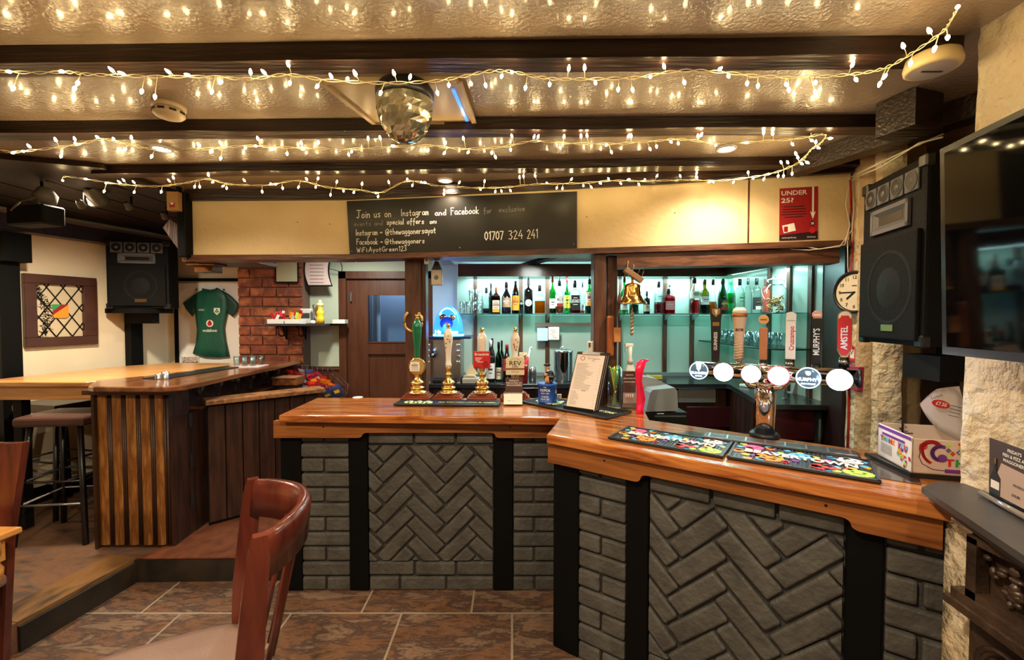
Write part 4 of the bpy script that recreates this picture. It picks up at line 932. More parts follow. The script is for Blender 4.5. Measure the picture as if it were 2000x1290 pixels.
# tap handles, each a shape of its own
for i, (u, vt, vb) in enumerate(hand_px):
    off = .045; so_ = s_at(u, off); base = u_ * so_ + away * off; Yh = (fb + base).y
    zb = AY(u, vb, Yh).z - fb.z; zt_ = AY(u, vt, Yh).z - fb.z; k = px(1, Yh)
    to = (Vector((0, 0, CAMH)) - (fb + base)); to.z = 0; to.normalize(); xd = Vector((-to.y, to.x, 0))
    T = face(Vector((base.x, base.y, 0)), xd)
    if (T.to_3x3() @ Vector((0, 0, 1))).dot(to) < 0: T = face(Vector((base.x, base.y, 0)), -xd)
    Hh = zt_ - zb
    mb = MB(CHROME); mb.lathe([(.016, ZC - .0), (.014, zb - .04), (.019, zb - .03), (.019, zb - .015), (.012, zb - .008), (.012, zb)], (base.x, base.y, 0), 16)
    if i in (2, 3, 4, 5): mb.use(BLACK); mb.lathe([(.020, zb - .045), (.018, zb - .002), (.012, zb)], (base.x, base.y, 0), 14)
    if i == 0:
        mb.use(BLACK); mb.prism([(-k * 7, zb), (k * 7, zb), (k * 9, zb + Hh * .75), (k * 11, zb + Hh * .93), (k * 7, zt_), (-k * 7, zt_), (-k * 11, zb + Hh * .93), (-k * 9, zb + Hh * .75)], -.012, .012, T)
        mb.use(BRASSD).prism([(-k * 7.5, zb + Hh * .99), (k * 7.5, zb + Hh * .99), (k * 7, zb + Hh * .9), (0, zb + Hh * .83), (-k * 7, zb + Hh * .9)], .012, .016, T); mb.box((0, zb + Hh * .70, .0125), (k * 12, Hh * .07, .002), M=T)
        mb.use(WHITE).text('GUINNESS', .022, T @ Matrix.Translation((0, zb + Hh * .38, .0125)) @ Matrix.Rotation(math.pi / 2, 4, 'Z'), bold=.02, sx=.9)
        mb.prism([(-k * 3, zb + Hh * .97), (k * 3, zb + Hh * .97), (k * 2, zb + Hh * .9), (0, zb + Hh * .87)], .016, .0175, T)
    elif i == 1:
        c = pm('carved_pale', (.72, .50, .36), .45, bump=.3, bscale=40); mb.use(c); prof = [(.014, 0), (.016, .1), (.019, .2), (.020, .35), (.024, .5), (.027, .65), (.030, .78), (.031, .82)]
        mb.lathe([(a, zb + Hh * z) for a, z in prof], (base.x, base.y, 0), 18)
        for j in range(9): mb.tube([T @ Vector((.022 * math.cos(a), zb + Hh * (.06 + j * .05) + .004 * math.sin(a * 2), .022 * math.sin(a) * .95)) for a in [q * .7 for q in range(10)]], .0024, 4)
        mb.use(pm('copper_band', (.6, .22, .07), .25, .7)); mb.lathe([(.033, zb + Hh * .82), (.035, zb + Hh * .85), (.033, zb + Hh * .88)], (base.x, base.y, 0), 18)
        mb.use(PAPER); mb.lathe([(.032, zb + Hh * .88), (.032, zb + Hh * .92), (.028, zb + Hh * .96), (.018, zb + Hh * .99)], (base.x, base.y, 0), 16); mb.use(INK).text('BOB', .018, T @ Matrix.Translation((0, zb + Hh * .58, .027)), bold=.03)
    elif i == 2:
        c = pm('tan_leather', (.50, .19, .08), .5, bump=.3, bscale=40); mb.use(c).box((0, zb + Hh * .36, 0), (k * 14, Hh * .7, .022), M=T, bev=.005, seg=2)
        mb.use(pm('tap_gold', (.72, .44, .14), .3)); mb.lathe([(k * 8.5, -.007), (k * 9, 0), (k * 8.5, .007)], M=T @ Matrix.Translation((0, zb + Hh * .88, 0)), seg=22); mb.use(RED).box((0, zb + Hh * .88, .0075), (k * 11, k * 2.4, .001), M=T)
    elif i == 3:
        mb.use(PAPER).box((0, zb + Hh * .42, 0), (k * 17, Hh * .84, .026), M=T, bev=.004, seg=2); mb.prism([(-k * 8.5, zb + Hh * .8), (k * 8.5, zb + Hh * .8), (k * 9, zb + Hh * .95), (0, zt_), (-k * 8, zb + Hh * .97)], -.013, .013, T)
        mb.use(WHITE); mb.disc((k * 1, zb + Hh * .92, .0135), k * 6.5, T); mb.use(RED).text('Cruzcampo', .028, T @ Matrix.Translation((k * 2, zb + Hh * .44, .0137)) @ Matrix.Rotation(math.pi / 2, 4, 'Z'), bold=.02, sx=.85)
    elif i == 4:
        mb.use(BLACK).box((0, zb + Hh * .43, 0), (k * 16, Hh * .86, .026), M=T, bev=.004, seg=2); mb.use(WHITE).text("MURPHY'S", .034, T @ Matrix.Translation((0, zb + Hh * .42, .0137)) @ Matrix.Rotation(math.pi / 2, 4, 'Z'), bold=.01, sx=.78)
        mb.use(pm('badge_pink', (.75, .35, .28), .4)); mb.lathe([(k * 8, -.007), (k * 8.5, 0), (k * 8, .007)], M=T @ Matrix.Translation((0, zb + Hh * .92, 0)), seg=22); mb.use(WHITE).box((0, zb + Hh * .92, .0075), (k * 11, k * 3, .001), M=T)
    else:
        w8 = k * 12
        def pill(s, y0, y1): return [(w8 * s * math.cos(a) * 1.0, y1 - w8 * s + w8 * s * math.sin(a)) for a in [q * math.pi / 10 for q in range(11)]] + [(-w8 * s * .95, y0 + .03), (-w8 * .4 * s, y0), (w8 * .4 * s, y0), (w8 * s * .95, y0 + .03)]
        mb.use(BRASSD).prism(pill(1.0, zb, zt_), -.012, .010, T); mb.use(RED).prism(pill(.88, zb + .008, zt_ - w8 * .9), .010, .013, T); mb.use(pm('amstel_cream', (.78, .66, .46), .4)).disc((0, zt_ - w8, .0105), w8 * .85, T)
        mb.use(RED).box((0, zt_ - w8 * 1.0, .0115), (w8 * 1.0, w8 * .3, .001), M=T)
        mb.use(WHITE).text('AMSTEL', .033, T @ Matrix.Translation((0, zb + Hh * .42, .0137)) @ Matrix.Rotation(math.pi / 2, 4, 'Z'), bold=.02, sx=.88)
    part('tap_handle', mb, font, False, ['black tap handle with white lettering and gold harp shield', 'carved pale tap handle with ribbed grip', 'tan leather tap handle under a round gold badge', 'white tap handle with red lettering', 'black tap handle with white lettering', 'red rounded tap handle with white lettering'][i])
for i in (1, 3, 5):
    s_ = s_at(lens_px[i], -.075); p = fb + u_ * s_ - away * .10 + Vector((0, 0, ZC))
light('POINT', 'lens_lamp', tuple(fb + u_ * .30 - away * .16 + Vector((0, 0, ZC + .0))), 1.2, (.55, .75, 1), .04)
# ================================================================ BEHIND THE BAR
# worktops along the back and right walls, with dark cabinets under them
bc = thing('back_counter', 'black worktop on dark cabinets running along the back and right of the bar alcove', 'counter', (.5, 3.9, 0))
yf = 3.66; ri = AZ(1424, 751, ZBC); rj = AZ(1484, 786, ZBC); rk = AZ(1632, 792, ZBC)
m = MB(BLKTOP); slab(m, [(-.80, yf), (ri.x - .02, yf), (ri.x, yf - .03), (rj.x, rj.y), (rj.x + .06, rj.y - .08), (rk.x, rk.y), (2.09, 3.0), (2.09, 4.19), (-.80, 4.19)], ZBC - .035, ZBC, .004); part('worktop', m, bc)
m = MB(DKPLANK); m.bb((-.78, yf + .04, 0), (ri.x, 4.19, ZBC - .036)); part('carcass', m, bc)
m = MB(DKPLANK); m.prism([(ri.x + .03, 3.70), (rj.x + .04, rj.y + .05), (rk.x - .06, rk.y + .12), (2.08, 3.05), (2.08, 4.1), (ri.x + .03, 4.1)], 0, ZBC - .036); part('carcass', m, bc)
for i, (u0, u1, v0, v1, c) in enumerate([(1325, 1398, 756, 787, pm('drawer_grey', (.18, .17, .15), .6)), (1342, 1430, 795, 835, pm('maroon_front', (.055, .008, .012), .3)), (1510, 1590, 800, 860, pm('maroon_front', (0, 0, 0)))]):
    Yd_ = yf + .025 if i < 2 else 2.82
    a, b = AY(u0, v0, Yd_), AY(u1, v1, Yd_); m = MB(c); m.bb((a.x, Yd_, b.z), (b.x, Yd_ + .012, a.z), bev=.002); part('drawer_front', m, bc)
m = MB(pm('grey_upstand', (.20, .22, .20), .4)); m.bb((-.52, 4.16, ZBC + .001), (2.08, 4.195, ZBC + .035)); part('upstand', m, bc)

# glass shelves with steel brackets
ZS = AY(1020, 613, 4.0).z
sh = thing('glass_shelf', 'long green-edged glass shelf holding the spirit bottles across the back bar', 'shelf', (.6, 4.1, ZS - .01))
m = MB(GLASSG); m.bb((AY(889, 612, 4.0).x, 3.99, ZS - .008), (2.09, 4.195, ZS)); m.prism([(1.90, 3.05), (2.095, 3.05), (2.095, 3.99), (1.90, 3.99)], ZS - .008, ZS); part('glass_pane', m, sh)
m = MB(pm('glass_edge', (.02, .10, .09), .1)); m.bb((AY(889, 612, 4.0).x, 3.987, ZS - .008), (1.90, 3.99, ZS)); m.bb((1.897, 3.05, ZS - .008), (1.90, 3.99, ZS)); part('polished_edge', m, sh)
for u in (928, 1016, 1069, 1211, 1298, 1351):
    x = AY(u, 620, 4.18).x; m = MB(STEEL); T = Matrix.Translation((x, 0, 0)) @ Matrix(((0, 0, 1, 0), (1, 0, 0, 0), (0, 1, 0, 0), (0, 0, 0, 1)))
    m.prism([(4.02, ZS - .009), (4.178, ZS - .009), (4.178, ZS - .065), (4.16, ZS - .065)], -.004, .004, T); part('bracket', m, sh)
sh2 = thing('corner_shelf', 'low black-edged glass corner shelf holding upturned tumblers in the right of the back bar', 'shelf', (1.95, 3.6, 1.4))
zs2 = 1.445
m = MB(GLASSG); m.prism([(1.80, 4.10), (1.78, 3.2), (1.84, 3.0), (2.095, 2.98), (2.095, 4.19), (1.80, 4.19)], zs2 - .008, zs2); part('glass_pane', m, sh2)
m = MB(BLACK); m.tube([(1.80, 4.18, zs2 - .004), (1.782, 3.2, zs2 - .004), (1.84, 3.0, zs2 - .004), (2.09, 2.985, zs2 - .004)], .006, 6); part('edge_rail', m, sh2)

# ---------------------------------------------------------------- bottles
BPROF = {
 'spirit': [(1, 0), (1, .02), (1, .60), (.93, .66), (.6, .73), (.34, .77), (.30, .80), (.30, .93)],
 'wine': [(1, 0), (1, .58), (.92, .63), (.62, .70), (.38, .75), (.34, .80), (.34, .96)],
 'champ': [(1, 0), (1, .45), (.9, .55), (.66, .66), (.46, .76), (.36, .84), (.34, .96)],
 'liqueur': [(.9, 0), (1, .03), (1, .45), (.93, .54), (.66, .64), (.36, .73), (.30, .80), (.30, .93)],
 'slope': [(.96, 0), (1, .03), (.98, .50), (.8, .66), (.5, .80), (.34, .88), (.30, .95)],
 'flask': [(1, 0), (1, .55), (.96, .60), (.62, .68), (.28, .72), (.26, .80), (.26, .90)],
 'squat': [(1, 0), (1, .60), (.98, .66), (.8, .70), (.32, .74), (.30, .90)],
 'waist': [(1, 0), (1, .25), (.72, .42), (.62, .55), (.55, .65), (.35, .78), (.33, .95)],
}
def bottle(nm, label, x, y, z, R, H, kind, glass, liq=None, lvl=.55, cap=None, lab=None, lab2=None, labz=(.12, .45), text=None, square=False, tcol=None, pourer=False, grp='bottles along the glass shelf', sy=1):
    r = thing(nm, label, 'bottle', (x, y, z), grp)
    seg = 4 if square else 18; R_ = R * (1.35 if square else 1); rot = Matrix.Rotation(math.pi / 4, 4, 'Z') if square else Matrix()
    prof = BPROF[kind]; sy_ = sy
    def ring(mb, pr, seg, rot, sy):
        # square bodies turn round at the neck
        if square:
            body = [p for p in pr if p[0] > .62]; neck = [p for p in pr if p[0] <= .62]
            mb.lathe([(a * R_, b * H) for a, b in body] + [(neck[0][0] * R_ * .8, neck[0][1] * H)] if neck else [(a * R_, b * H) for a, b in body], (0, 0, 0), 4, rot, smooth=False)
            if len(neck) > 1: mb.lathe([(a * R, b * H) for a, b in neck], (0, 0, 0), 14)
        else: mb.lathe([(a * R, b * H) for a, b in pr], (0, 0, 0), seg, sy=sy)
    m = MB(glass); ring(m, prof, seg, rot, sy_); part('glass_body', m, r, False)
    if liq is not None:
        def rad(t):
            for (a, b), (c, d) in zip(prof, prof[1:]):
                if b <= t <= d: return a + (c - a) * (t - b) / (d - b)
            return prof[-1][0]
        pr = [(a * .93, b) for a, b in prof if b < lvl] + [(rad(lvl) * .93, lvl)]; pr[0] = (pr[0][0], .012)
        m = MB(liq); m.lathe([(a * (R_ if square else R), b * H) for a, b in pr], (0, 0, 0), seg, rot, smooth=not square, sy=sy_); part('liquid', m, r, False)
    m = MB(cap or BLACK); tr = prof[-1][0] * R; m.lathe([(tr * 1.12, prof[-1][1] * H - H * .12), (tr * 1.15, prof[-1][1] * H - .004), (tr * 1.15, H * .985), (tr * .9, H)], seg=14)
    if pourer: m.use(STEEL); m.tube([(0, 0, H), (.0, 0, H + .03), (.008, 0, H + .055)], [.007, .005, .003], 8)
    part('cap', m, r, False)
    if lab:
        m = MB(lab); a, b = labz
        if square: m.box((0, -R_ * .7071 - .0006, (a + b) / 2 * H), (R_ * 1.414 * .86, .001, (b - a) * H)); Tt = face((0, -R_ * .7071 - .0014, 0), (1, 0, 0)); wf = R_ * 1.1
        else:
            rr = max(p[0] for p in prof) * R + .0008; n = 12; v0 = None
            for i in range(n + 1):
                ang = -math.pi / 2 + (i / n - .5) * 2.5; c_, s_ = math.cos(ang) * rr, math.sin(ang) * rr * sy_
                v = [m.bm.verts.new((c_, s_, a * H)), m.bm.verts.new((c_, s_, b * H))]
                if v0: m._fin([m.bm.faces.new((v0[0], v[0], v[1], v0[1]))], True)
                v0 = v
            Tt = face((0, -rr * sy_ - .0008, 0), (1, 0, 0)); wf = rr * 1.25
        h = (b - a) * H
        if lab2: m.use(lab2); m.box((0, a * H + h * .14, .0003 + (.0 if not square else 0)), (wf * 1.1, h * .28, .0008), M=Tt)
        m.use(tcol or INK)
        if text: m.text(text, h * .3, Tt @ Matrix.Translation((0, (a + b) / 2 * H + h * .1, .0006)), bold=.03, fit=wf)
        else: m.box((0, (a + b) / 2 * H + h * .12, .0004), (wf * .8, h * .10, .0008), M=Tt)
        m.box((0, (a + b) / 2 * H - h * .12, .0004), (wf * .6, h * .04, .0008), M=Tt); m.box((0, (a + b) / 2 * H + h * .32, .0004), (wf * .5, h * .04, .0008), M=Tt)
        part('label', m, r, False)
    return r
AMB = glassy('amber_liquid', (.62, .22, .03), .1); REDL = glassy('red_liquid', (.65, .03, .02), .1); DKL = glassy('dark_liquid', (.10, .02, .012), .1); PINKL = glassy('pink_liquid', (.80, .22, .26), .1); PURL = glassy('purple_liquid', (.35, .03, .07), .1); GOLDL = glassy('gold_liquid', (.75, .45, .10), .1)
GG = glassy('green_bottle_glass', (.03, .42, .10), .3); GDG = glassy('dark_green_bottle_glass', (.02, .13, .04), .3); GBR = glassy('brown_bottle_glass', (.22, .06, .01), .3); GOL = glassy('olive_bottle_glass', (.30, .28, .03), .3); GBK = pm('black_bottle_glass', (.006, .005, .006), .08, coat=.5); GCL = glassy('clear_bottle_glass', (.93, .97, .97), .3)
GCO = pm('coral_bottle', (.60, .07, .04), .25)
OL = pm('orange_label', (.82, .36, .03), .5); CRL = pm('cream_label', (.75, .66, .48), .6); BLL = pm('black_label', (.012, .012, .012), .5); YLL = pm('yellow_label', (.80, .58, .05), .5); PKL = pm('pink_label', (.75, .25, .26), .5)
def B(u, w2, top, Y, label, kind, glass, bot=613, nm='spirit_bottle', **k):
    b = AY(u, bot, Y); zb = k.pop('z', ZS + .0005)
    H = AY(u, top, Y).z - zb; R = px(w2, Y)
    return bottle(nm, label, b.x, Y, zb, R, H, kind, glass, **k)
Yn, Yf = 4.06, 4.14
B(959, 4.5, 553, Yf, 'slim dark bottle standing behind the orange-brown square liqueur bottle', 'wine', GBK)
B(950, 8, 562, Yn, 'short clear bottle with wide dark stopper and dark drink at the bottom', 'squat', GCL, liq=DKL, lvl=.2, cap=pm('dark_green_cap', (.03, .07, .06), .4))
B(969, 8.2, 561, Yn, 'square orange-brown liqueur bottle with cream label and orange neck', 'spirit', GBR, liq=glassy('orange_brown', (.35, .08, .01), .1), lvl=.6, cap=pm('copper_foil', (.75, .25, .10), .3), lab=CRL, lab2=OL, square=True, labz=(.05, .5), text='COINTREAU', tcol=REDD)
B(989, 9, 551, Yn, 'black cream-liqueur bottle with brown label and white badge', 'liqueur', GBK, lab=pm('irish_label', (.42, .26, .14), .5), labz=(.2, .5), text='BAILEYS', tcol=WHITE)
B(1007, 7.6, 549, Yn, 'brown bottle with tall bright orange label', 'slope', GBR, liq=DKL, lvl=.7, lab=OL, labz=(.1, .55), text='KAHLUA', tcol=REDD, cap=BLL)
B(1018, 4.5, 585, Yf + .02, 'small dark bottle half hidden behind the bottle with a round white label', 'squat', GBK)
r = B(1032, 8.6, 543, Yn, 'black rum bottle with round white label and tall stopper', 'squat', GBK, cap=GREYP)
m = MB(PAPER); T = face((0, -px(8.6, Yn) - .001, 0), (1, 0, 0)); m.disc((0, .10, 0), .031, T, 24); m.use(INK).text('KRAKEN', .012, T @ Matrix.Translation((0, .104, .0006)), fit=.045, bold=.02); m.box((0, .088, .0004), (.025, .006, .0003), M=T); part('round_label', m, r, False)
B(1054, 10.5, 557, Yn, 'square clear decanter half full of amber drink, red below', 'flask', GCL, liq=AMB, lvl=.44, square=True, cap=BLACK)
B(1079, 6.2, 540, Yn, 'green bottle with white lower label, left of the whisky with pourer', 'wine', GG, liq=GDG, lvl=.3, lab=WHITE, labz=(.14, .4), cap=REDD)
B(1092.5, 8.4, 549, Yn - .02, 'clear whisky bottle with white and red label and metal pourer', 'wine', GCL, liq=AMB, lvl=.22, lab=WHITE, lab2=REDD, labz=(.22, .56), text="BELL'S", pourer=True)
B(1107, 5.2, 541, Yf, 'green bottle with yellow label behind the black-labelled whiskey', 'wine', GG, lab=YLL, labz=(.15, .5), cap=REDD)
B(1122.5, 10, 548, Yn, 'square clear whiskey bottle with black label, part full of dark drink', 'squat', GCL, liq=PURL, lvl=.32, square=True, lab=BLL, labz=(.1, .55), text="JACK DANIEL'S", tcol=WHITE)
B(1137.5, 4.5, 550, Yf, 'slim clear bottle between the black-labelled whiskey and the green cream-labelled one', 'spirit', GCL, liq=PINKL, lvl=.25, lab=WHITE, labz=(.1, .3))
B(1151, 8.2, 545, Yn, 'green whiskey bottle with large cream label beside the wooden post', 'wine', GG, liq=GDG, lvl=.25, lab=CRL, lab2=OL, labz=(.22, .62), text='JAMESON', tcol=REDD, pourer=True)
B(1194, 9.5, 545, Yn, 'clear bottle with white and red label just right of the wooden post', 'spirit', GCL, lab=WHITE, lab2=RED, labz=(.2, .62), text='SMIRNOFF', cap=RED)
B(1219, 7.5, 541, Yn, 'bright green bottle with white label, left of the brass bell', 'wine', GG, lab=WHITE, labz=(.1, .32), cap=GREENC)
B(1238, 9, 585, Yf, 'short dark green bottle standing behind the brass bell', 'squat', GDG)
B(1263, 6, 569, Yn, 'small dark bottle with dark stopper right of the brass bell', 'squat', GBK, lab=CRL, labz=(.1, .4))
B(1286, 9, 550, Yn, 'clear gin bottle holding a little purple drink, left of the pink one', 'spirit', GCL, liq=PURL, lvl=.36, cap=pm('brown_cap', (.10, .04, .04), .4), lab=glassy('frosted', (.7, .7, .75), .4), labz=(.4, .6))
B(1307, 6, 549, Yf, 'clear bottle with grey cap standing behind the pink gin bottle', 'spirit', GCL, cap=GREYP)
B(1305, 10.2, 564, Yn, 'square pink gin bottle with cream lettering and dark cap', 'squat', PINKL, liq=PINKL, lvl=.62, square=True, lab=PKL, labz=(.15, .5), tcol=CRL)
B(1355.5, 10, 543, Yn, 'clear whisky bottle with slanted black label and red drink below', 'wine', GCL, liq=REDL, lvl=.38, lab=CRL, lab2=WHITE, labz=(.42, .62), text='WALKER', square=False)
B(1375.5, 8.8, 546, Yn, 'olive wine-shaped bottle with white label', 'wine', GOL, liq=GDG, lvl=.3, lab=WHITE, labz=(.26, .5), cap=pm('olive_foil', (.12, .12, .03), .4))
B(1392, 7.5, 546, Yn - .01, 'waisted clear bottle with amber drink between olive and dark green bottles', 'waist', GCL, liq=AMB, lvl=.35, cap=BLACK)
B(1411, 9.5, 545, Yn, 'dark green brandy bottle with red and black label', 'champ', GDG, lab=BLL, lab2=RED, labz=(.1, .4), text='REMY', tcol=YLL, cap=BLACK)
B(1426, 9, 546, Yf, 'bright green bottle with dark lettering, behind the brandy', 'wine', pm('green_liqueur', (.02, .55, .13), .12, coat=.5), cap=GREEN, lab=glassy('green_label', (.1, .5, .15), .3), labz=(.3, .6), text='MIDORI', tcol=GREENC)
B(1444, 9.5, 545, 3.771, 'clear bottle with dark leaf emblem, third from the biscuit jar', 'spirit', GCL, lab=glassy('clear_label', (.8, .9, .8), .3), labz=(.2, .6), tcol=pm('leaf_green', (.03, .12, .04), .6))
B(1460, 7.5, 543, 3.751, 'slim clear bottle with silver neck, second from the biscuit jar', 'spirit', GCL, cap=STEEL)
B(1477, 9, 544, 3.51, 'clear bottle with dark gold-edged label, next to the biscuit jar', 'spirit', GCL, lab=BLL, lab2=CRL, labz=(.1, .45), tcol=BRASSD)
B(1494, 8, 546, 3.527, 'coral red bottle standing behind the biscuit jar', 'spirit', GCO, cap=REDD)
# biscuit jar
YJ = 3.86; b = AY(1511, 616, YJ); R = px(19, YJ); z0 = ZS + .0005; H = AY(1511, 562, YJ).z - z0
r = thing('biscuit_jar', 'big glass jar half full of curled golden snacks at the right end of the shelf', 'jar', (b.x, 4.07, z0)); YJ = 3.88; r.location = (1.985, 1.985 * 850 / 511, z0); R = px(19, 3.885); H = AY(1511, 556, 3.885).z - z0
m = MB(GCL); m.lathe([(R * .9, 0), (R, .01), (R, H * .66), (R * .7, H * .78), (R * .66, H * .82)], seg=24); m.lathe([(R * .75, H * .82), (R * .8, H * .86), (R * .78, H * .95), (R * .4, H * 1.0), (R * .15, H * 1.02), (R * .15, H * 1.08)], seg=24); part('glass_jar', m, r, False)
m = MB(pm('curled_snack', (.55, .28, .08), .5)); rn = random.Random(3)
for i in range(34):
    a, rr = rn.uniform(0, 6.3), R * .62 * math.sqrt(rn.random()); z = rn.uniform(.015, H * .5); q = rn.uniform(0, 3); c = .016
    M = Matrix.Translation((rr * math.cos(a), rr * math.sin(a), z)) @ Matrix.Rotation(q, 4, Vector((rn.random(), rn.random(), rn.random() + .1)).normalized())
    m.tube([M @ Vector((c * math.cos(t * .6), c * math.sin(t * .6), 0)) for t in range(9)], .0045, 5)
o = part('snacks', m, r, False); o['kind'] = 'stuff'

# stacked tumblers at the left end of the shelf, rows on the corner shelf
def tumbler_mesh(name, R, H, mt=GLASS):
    m = MB(mt); m.lathe([(R * .8, 0), (R, H), (R * .93, H), (R * .74, .008)], seg=16, cap=False); m.disc((0, 0, .004), R * .78); me_o = part(name, m, None, False); return me_o
def spread(first, pts, label_fn, group, cat='glass'):
    for i, p in enumerate(pts):
        o = first if i == 0 else first.copy()
        if i: COL.objects.link(o)
        o.location = p; tag(o, label_fn(i), cat, group)
g = tumbler_mesh('tumbler', .028, .11); zt_ = ZS + .001
spread(g, [(AY(u, 610, y).x, y, zt_ + dz) for u, y, dz in [(903, 4.04, 0), (915, 4.10, 0), (927, 4.04, 0), (937, 4.11, 0), (927, 4.04, .112), (937, 4.11, .112), (921, 4.13, .112)]],
       lambda i: 'clear tumbler stacked upright at the left end of the spirit shelf', 'tumblers stacked at the left end of the spirit shelf')
tumb = g
g = tumbler_mesh('tumbler', .030, .105, GCL)
pts = [(1.83 + .062 * (i % 3), 3.12 + (i // 3) * .125, zs2 + .001) for i in range(21)]
spread(g, pts, lambda i: 'clear tumbler standing in rows on the low corner shelf', 'tumblers on the low corner shelf')

# ---------------------------------------------------------------- on the back counter
def bc_bottle(u, w2, top, Y, label, kind, glass, **k):
    return B(u, w2, top, Y, label, kind, glass, z=ZBC + .001, nm='wine_bottle', grp='wine bottles on the back counter', **k)
bc_bottle(958, 8.5, 665, 3.80, 'dark wine bottle with white neck band and white label, leftmost in the group', 'wine', GBK, lab=WHITE, labz=(.08, .45), cap=WHITE)
bc_bottle(961.5, 5.5, 661, 3.98, 'dark wine bottle directly behind the white-necked one', 'wine', GBK)
bc_bottle(974, 7, 668, 3.84, 'green wine bottle with cream label in the middle of the group', 'wine', GDG, lab=CRL, labz=(.05, .35), cap=BLACK)
bc_bottle(980, 5, 665, 3.98, 'dark green wine bottle at the back of the group', 'wine', GDG)
bc_bottle(990, 8.5, 673, 3.80, 'dark champagne-shaped bottle with red shoulder label, rightmost in the group', 'champ', GBK, lab=pm('rose_label', (.55, .06, .06), .5), labz=(.3, .62), cap=REDD)
bc_bottle(1482, 0 + 6, 683, 3.95, 'green bottle standing under the low corner shelf', 'champ', GG) if False else None
B(1473, 9, 681, 3.85, 'green bottle on the back counter under the corner shelf', 'champ', GOL, z=ZBC + .001, nm='wine_bottle', grp='wine bottles on the back counter')
# blue lit dome dispenser
Yo = 3.86; P = lambda u, v: AY(u, v, Yo); R = px(29, Yo); cxo = P(876, 650).x; zb = P(876, 656).z; zt2 = P(876, 598).z
r = thing('dome_beer_dispenser', 'beer dispenser with glowing blue dome on a grey steel body, behind the pumps', 'dispenser', (cxo, Yo, ZBC + .001))
BLG = pm('blue_dome_glow', (.05, .25, .9), .1, emit=(.02, .22, 1), es=1.1); h = zt2 - zb
m = MB(BLG); m.lathe([(R * math.cos(a), zb + h * math.sin(a) ** .8 if a else zb) for a in [i * math.pi / 22 for i in range(11)]] + [(.002, zt2)], (cxo, Yo, 0), 30); part('dome', m, r)
m = MB(pm('dome_rim_glow', (.2, .6, 1), .3, emit=(.12, .55, 1), es=5)); m.lathe([(R * 1.02, zb), (R * 1.04, zb + .006), (R * 1.01, zb + .014)], (cxo, Yo, 0), 30)
T = face((cxo, Yo - R * .95, 0), (1, 0, 0))
m.use(pm('dome_text', (1, 1, 1), .4, emit=(.6, .9, 1), es=4)).text('Heineken', .045, T @ Matrix.Translation((0, zb + .035, -.004)), fit=R * 1.5, bold=.03)
m.tube([(cxo + R * .82 * math.cos(a), Yo - R * .5, zb + h * .93 * math.sin(a)) for a in [i * math.pi / 14 for i in range(15)]], .004, 6); part('lit_rim', m, r)
m = MB(CHROME); m.ball((cxo - .03, Yo - R * .78, zb + h * .62), .035, 14, (1, .3, .8)); m.ball((cxo + .045, Yo - R * .78, zb + h * .6), .03, 14, (1, .3, .9)); m.use(pm('dark_blue', (.01, .03, .2), .3)).disc((.0, zb + h * .42, -.002), R * .42, T, 24); m.use(RED).disc((0, zb + h * .42, -.0005), .012, T, 5); part('badge', m, r)
m = MB(pm('navy_plate', (.02, .03, .08), .3)); m.box((cxo + .02, Yo, zb - .012), (R * 2.9, R * 2.1, .022), bev=.006, seg=2); part('collar', m, r)
m = MB(STEEL); m.bb((cxo - R * .95, Yo - R * .8, ZBC + .03), (cxo + R * .95, Yo + R * .9, zb - .022), bev=.012, seg=2); m.use(pm('copper_reflect', (.3, .2, .14), .3)); part('steel_body', m, r)
m = MB(CHROME); tx = P(854, 690); m.cyl((tx.x, Yo - R * .85, tx.z + .045), (tx.x, Yo - R * 1.25, tx.z + .02), .014); m.tube([(tx.x, Yo - R * 1.2, tx.z + .05), (tx.x - .004, Yo - R * 1.25, tx.z), (tx.x - .004, Yo - R * 1.25, tx.z - .03)], .010, 8); m.use(BLACK).ball((tx.x - .008, Yo - R * 1.28, tx.z), .03, 14, (1, .7, 1)); m.use(CHROME).ball((tx.x - .008, Yo - R * 1.42, tx.z), .014, 10); part('tap', m, r)
m = MB(BLACK); m.bb((cxo - R * .9, Yo - R * 1.15, ZBC + .001), (cxo + R * 1.0, Yo + R * .9, ZBC + .03), bev=.004); part('drip_base', m, r)
light('POINT', 'dome_lamp', (cxo, Yo - R * 1.3, zb + .08), 1.3, (.05, .3, 1), .05)
# rows of little steel pods either side of the dispenser
pod = MB(CHROME); pod.lathe([(.016, 0), (.019, .004), (.019, .012), (.014, .016)], seg=14); pod = part('spouted_cap', pod, None, False)
spread(pod, [(AY(u, v, 3.68).x, 3.68, AY(u, v, 3.68).z) for u in (836, 895) for v in (676, 687, 698, 709)], lambda i: 'small shiny steel cup stacked on the rack beside the blue dome dispenser', 'steel cups racked beside the blue dome', 'cup')
for u in (836, 895):
    m = MB(STEEL); x = AY(u, 700, 3.68).x; m.bb((x - .016, 3.697, ZBC + .001), (x + .016, 3.702, AY(u, 672, 3.68).z)); m.bb((x - .016, 3.665, ZBC + .001), (x + .016, 3.702, ZBC + .006))
    for v in (676, 687, 698, 709): m.bb((x - .016, 3.665, AY(u, v, 3.68).z - .004), (x + .016, 3.70, AY(u, v, 3.68).z - .001))
    solo('cup_rack', m, 'narrow steel rack of cups on the %s of the dome dispenser' % ('left' if u < 850 else 'right'), 'rack')
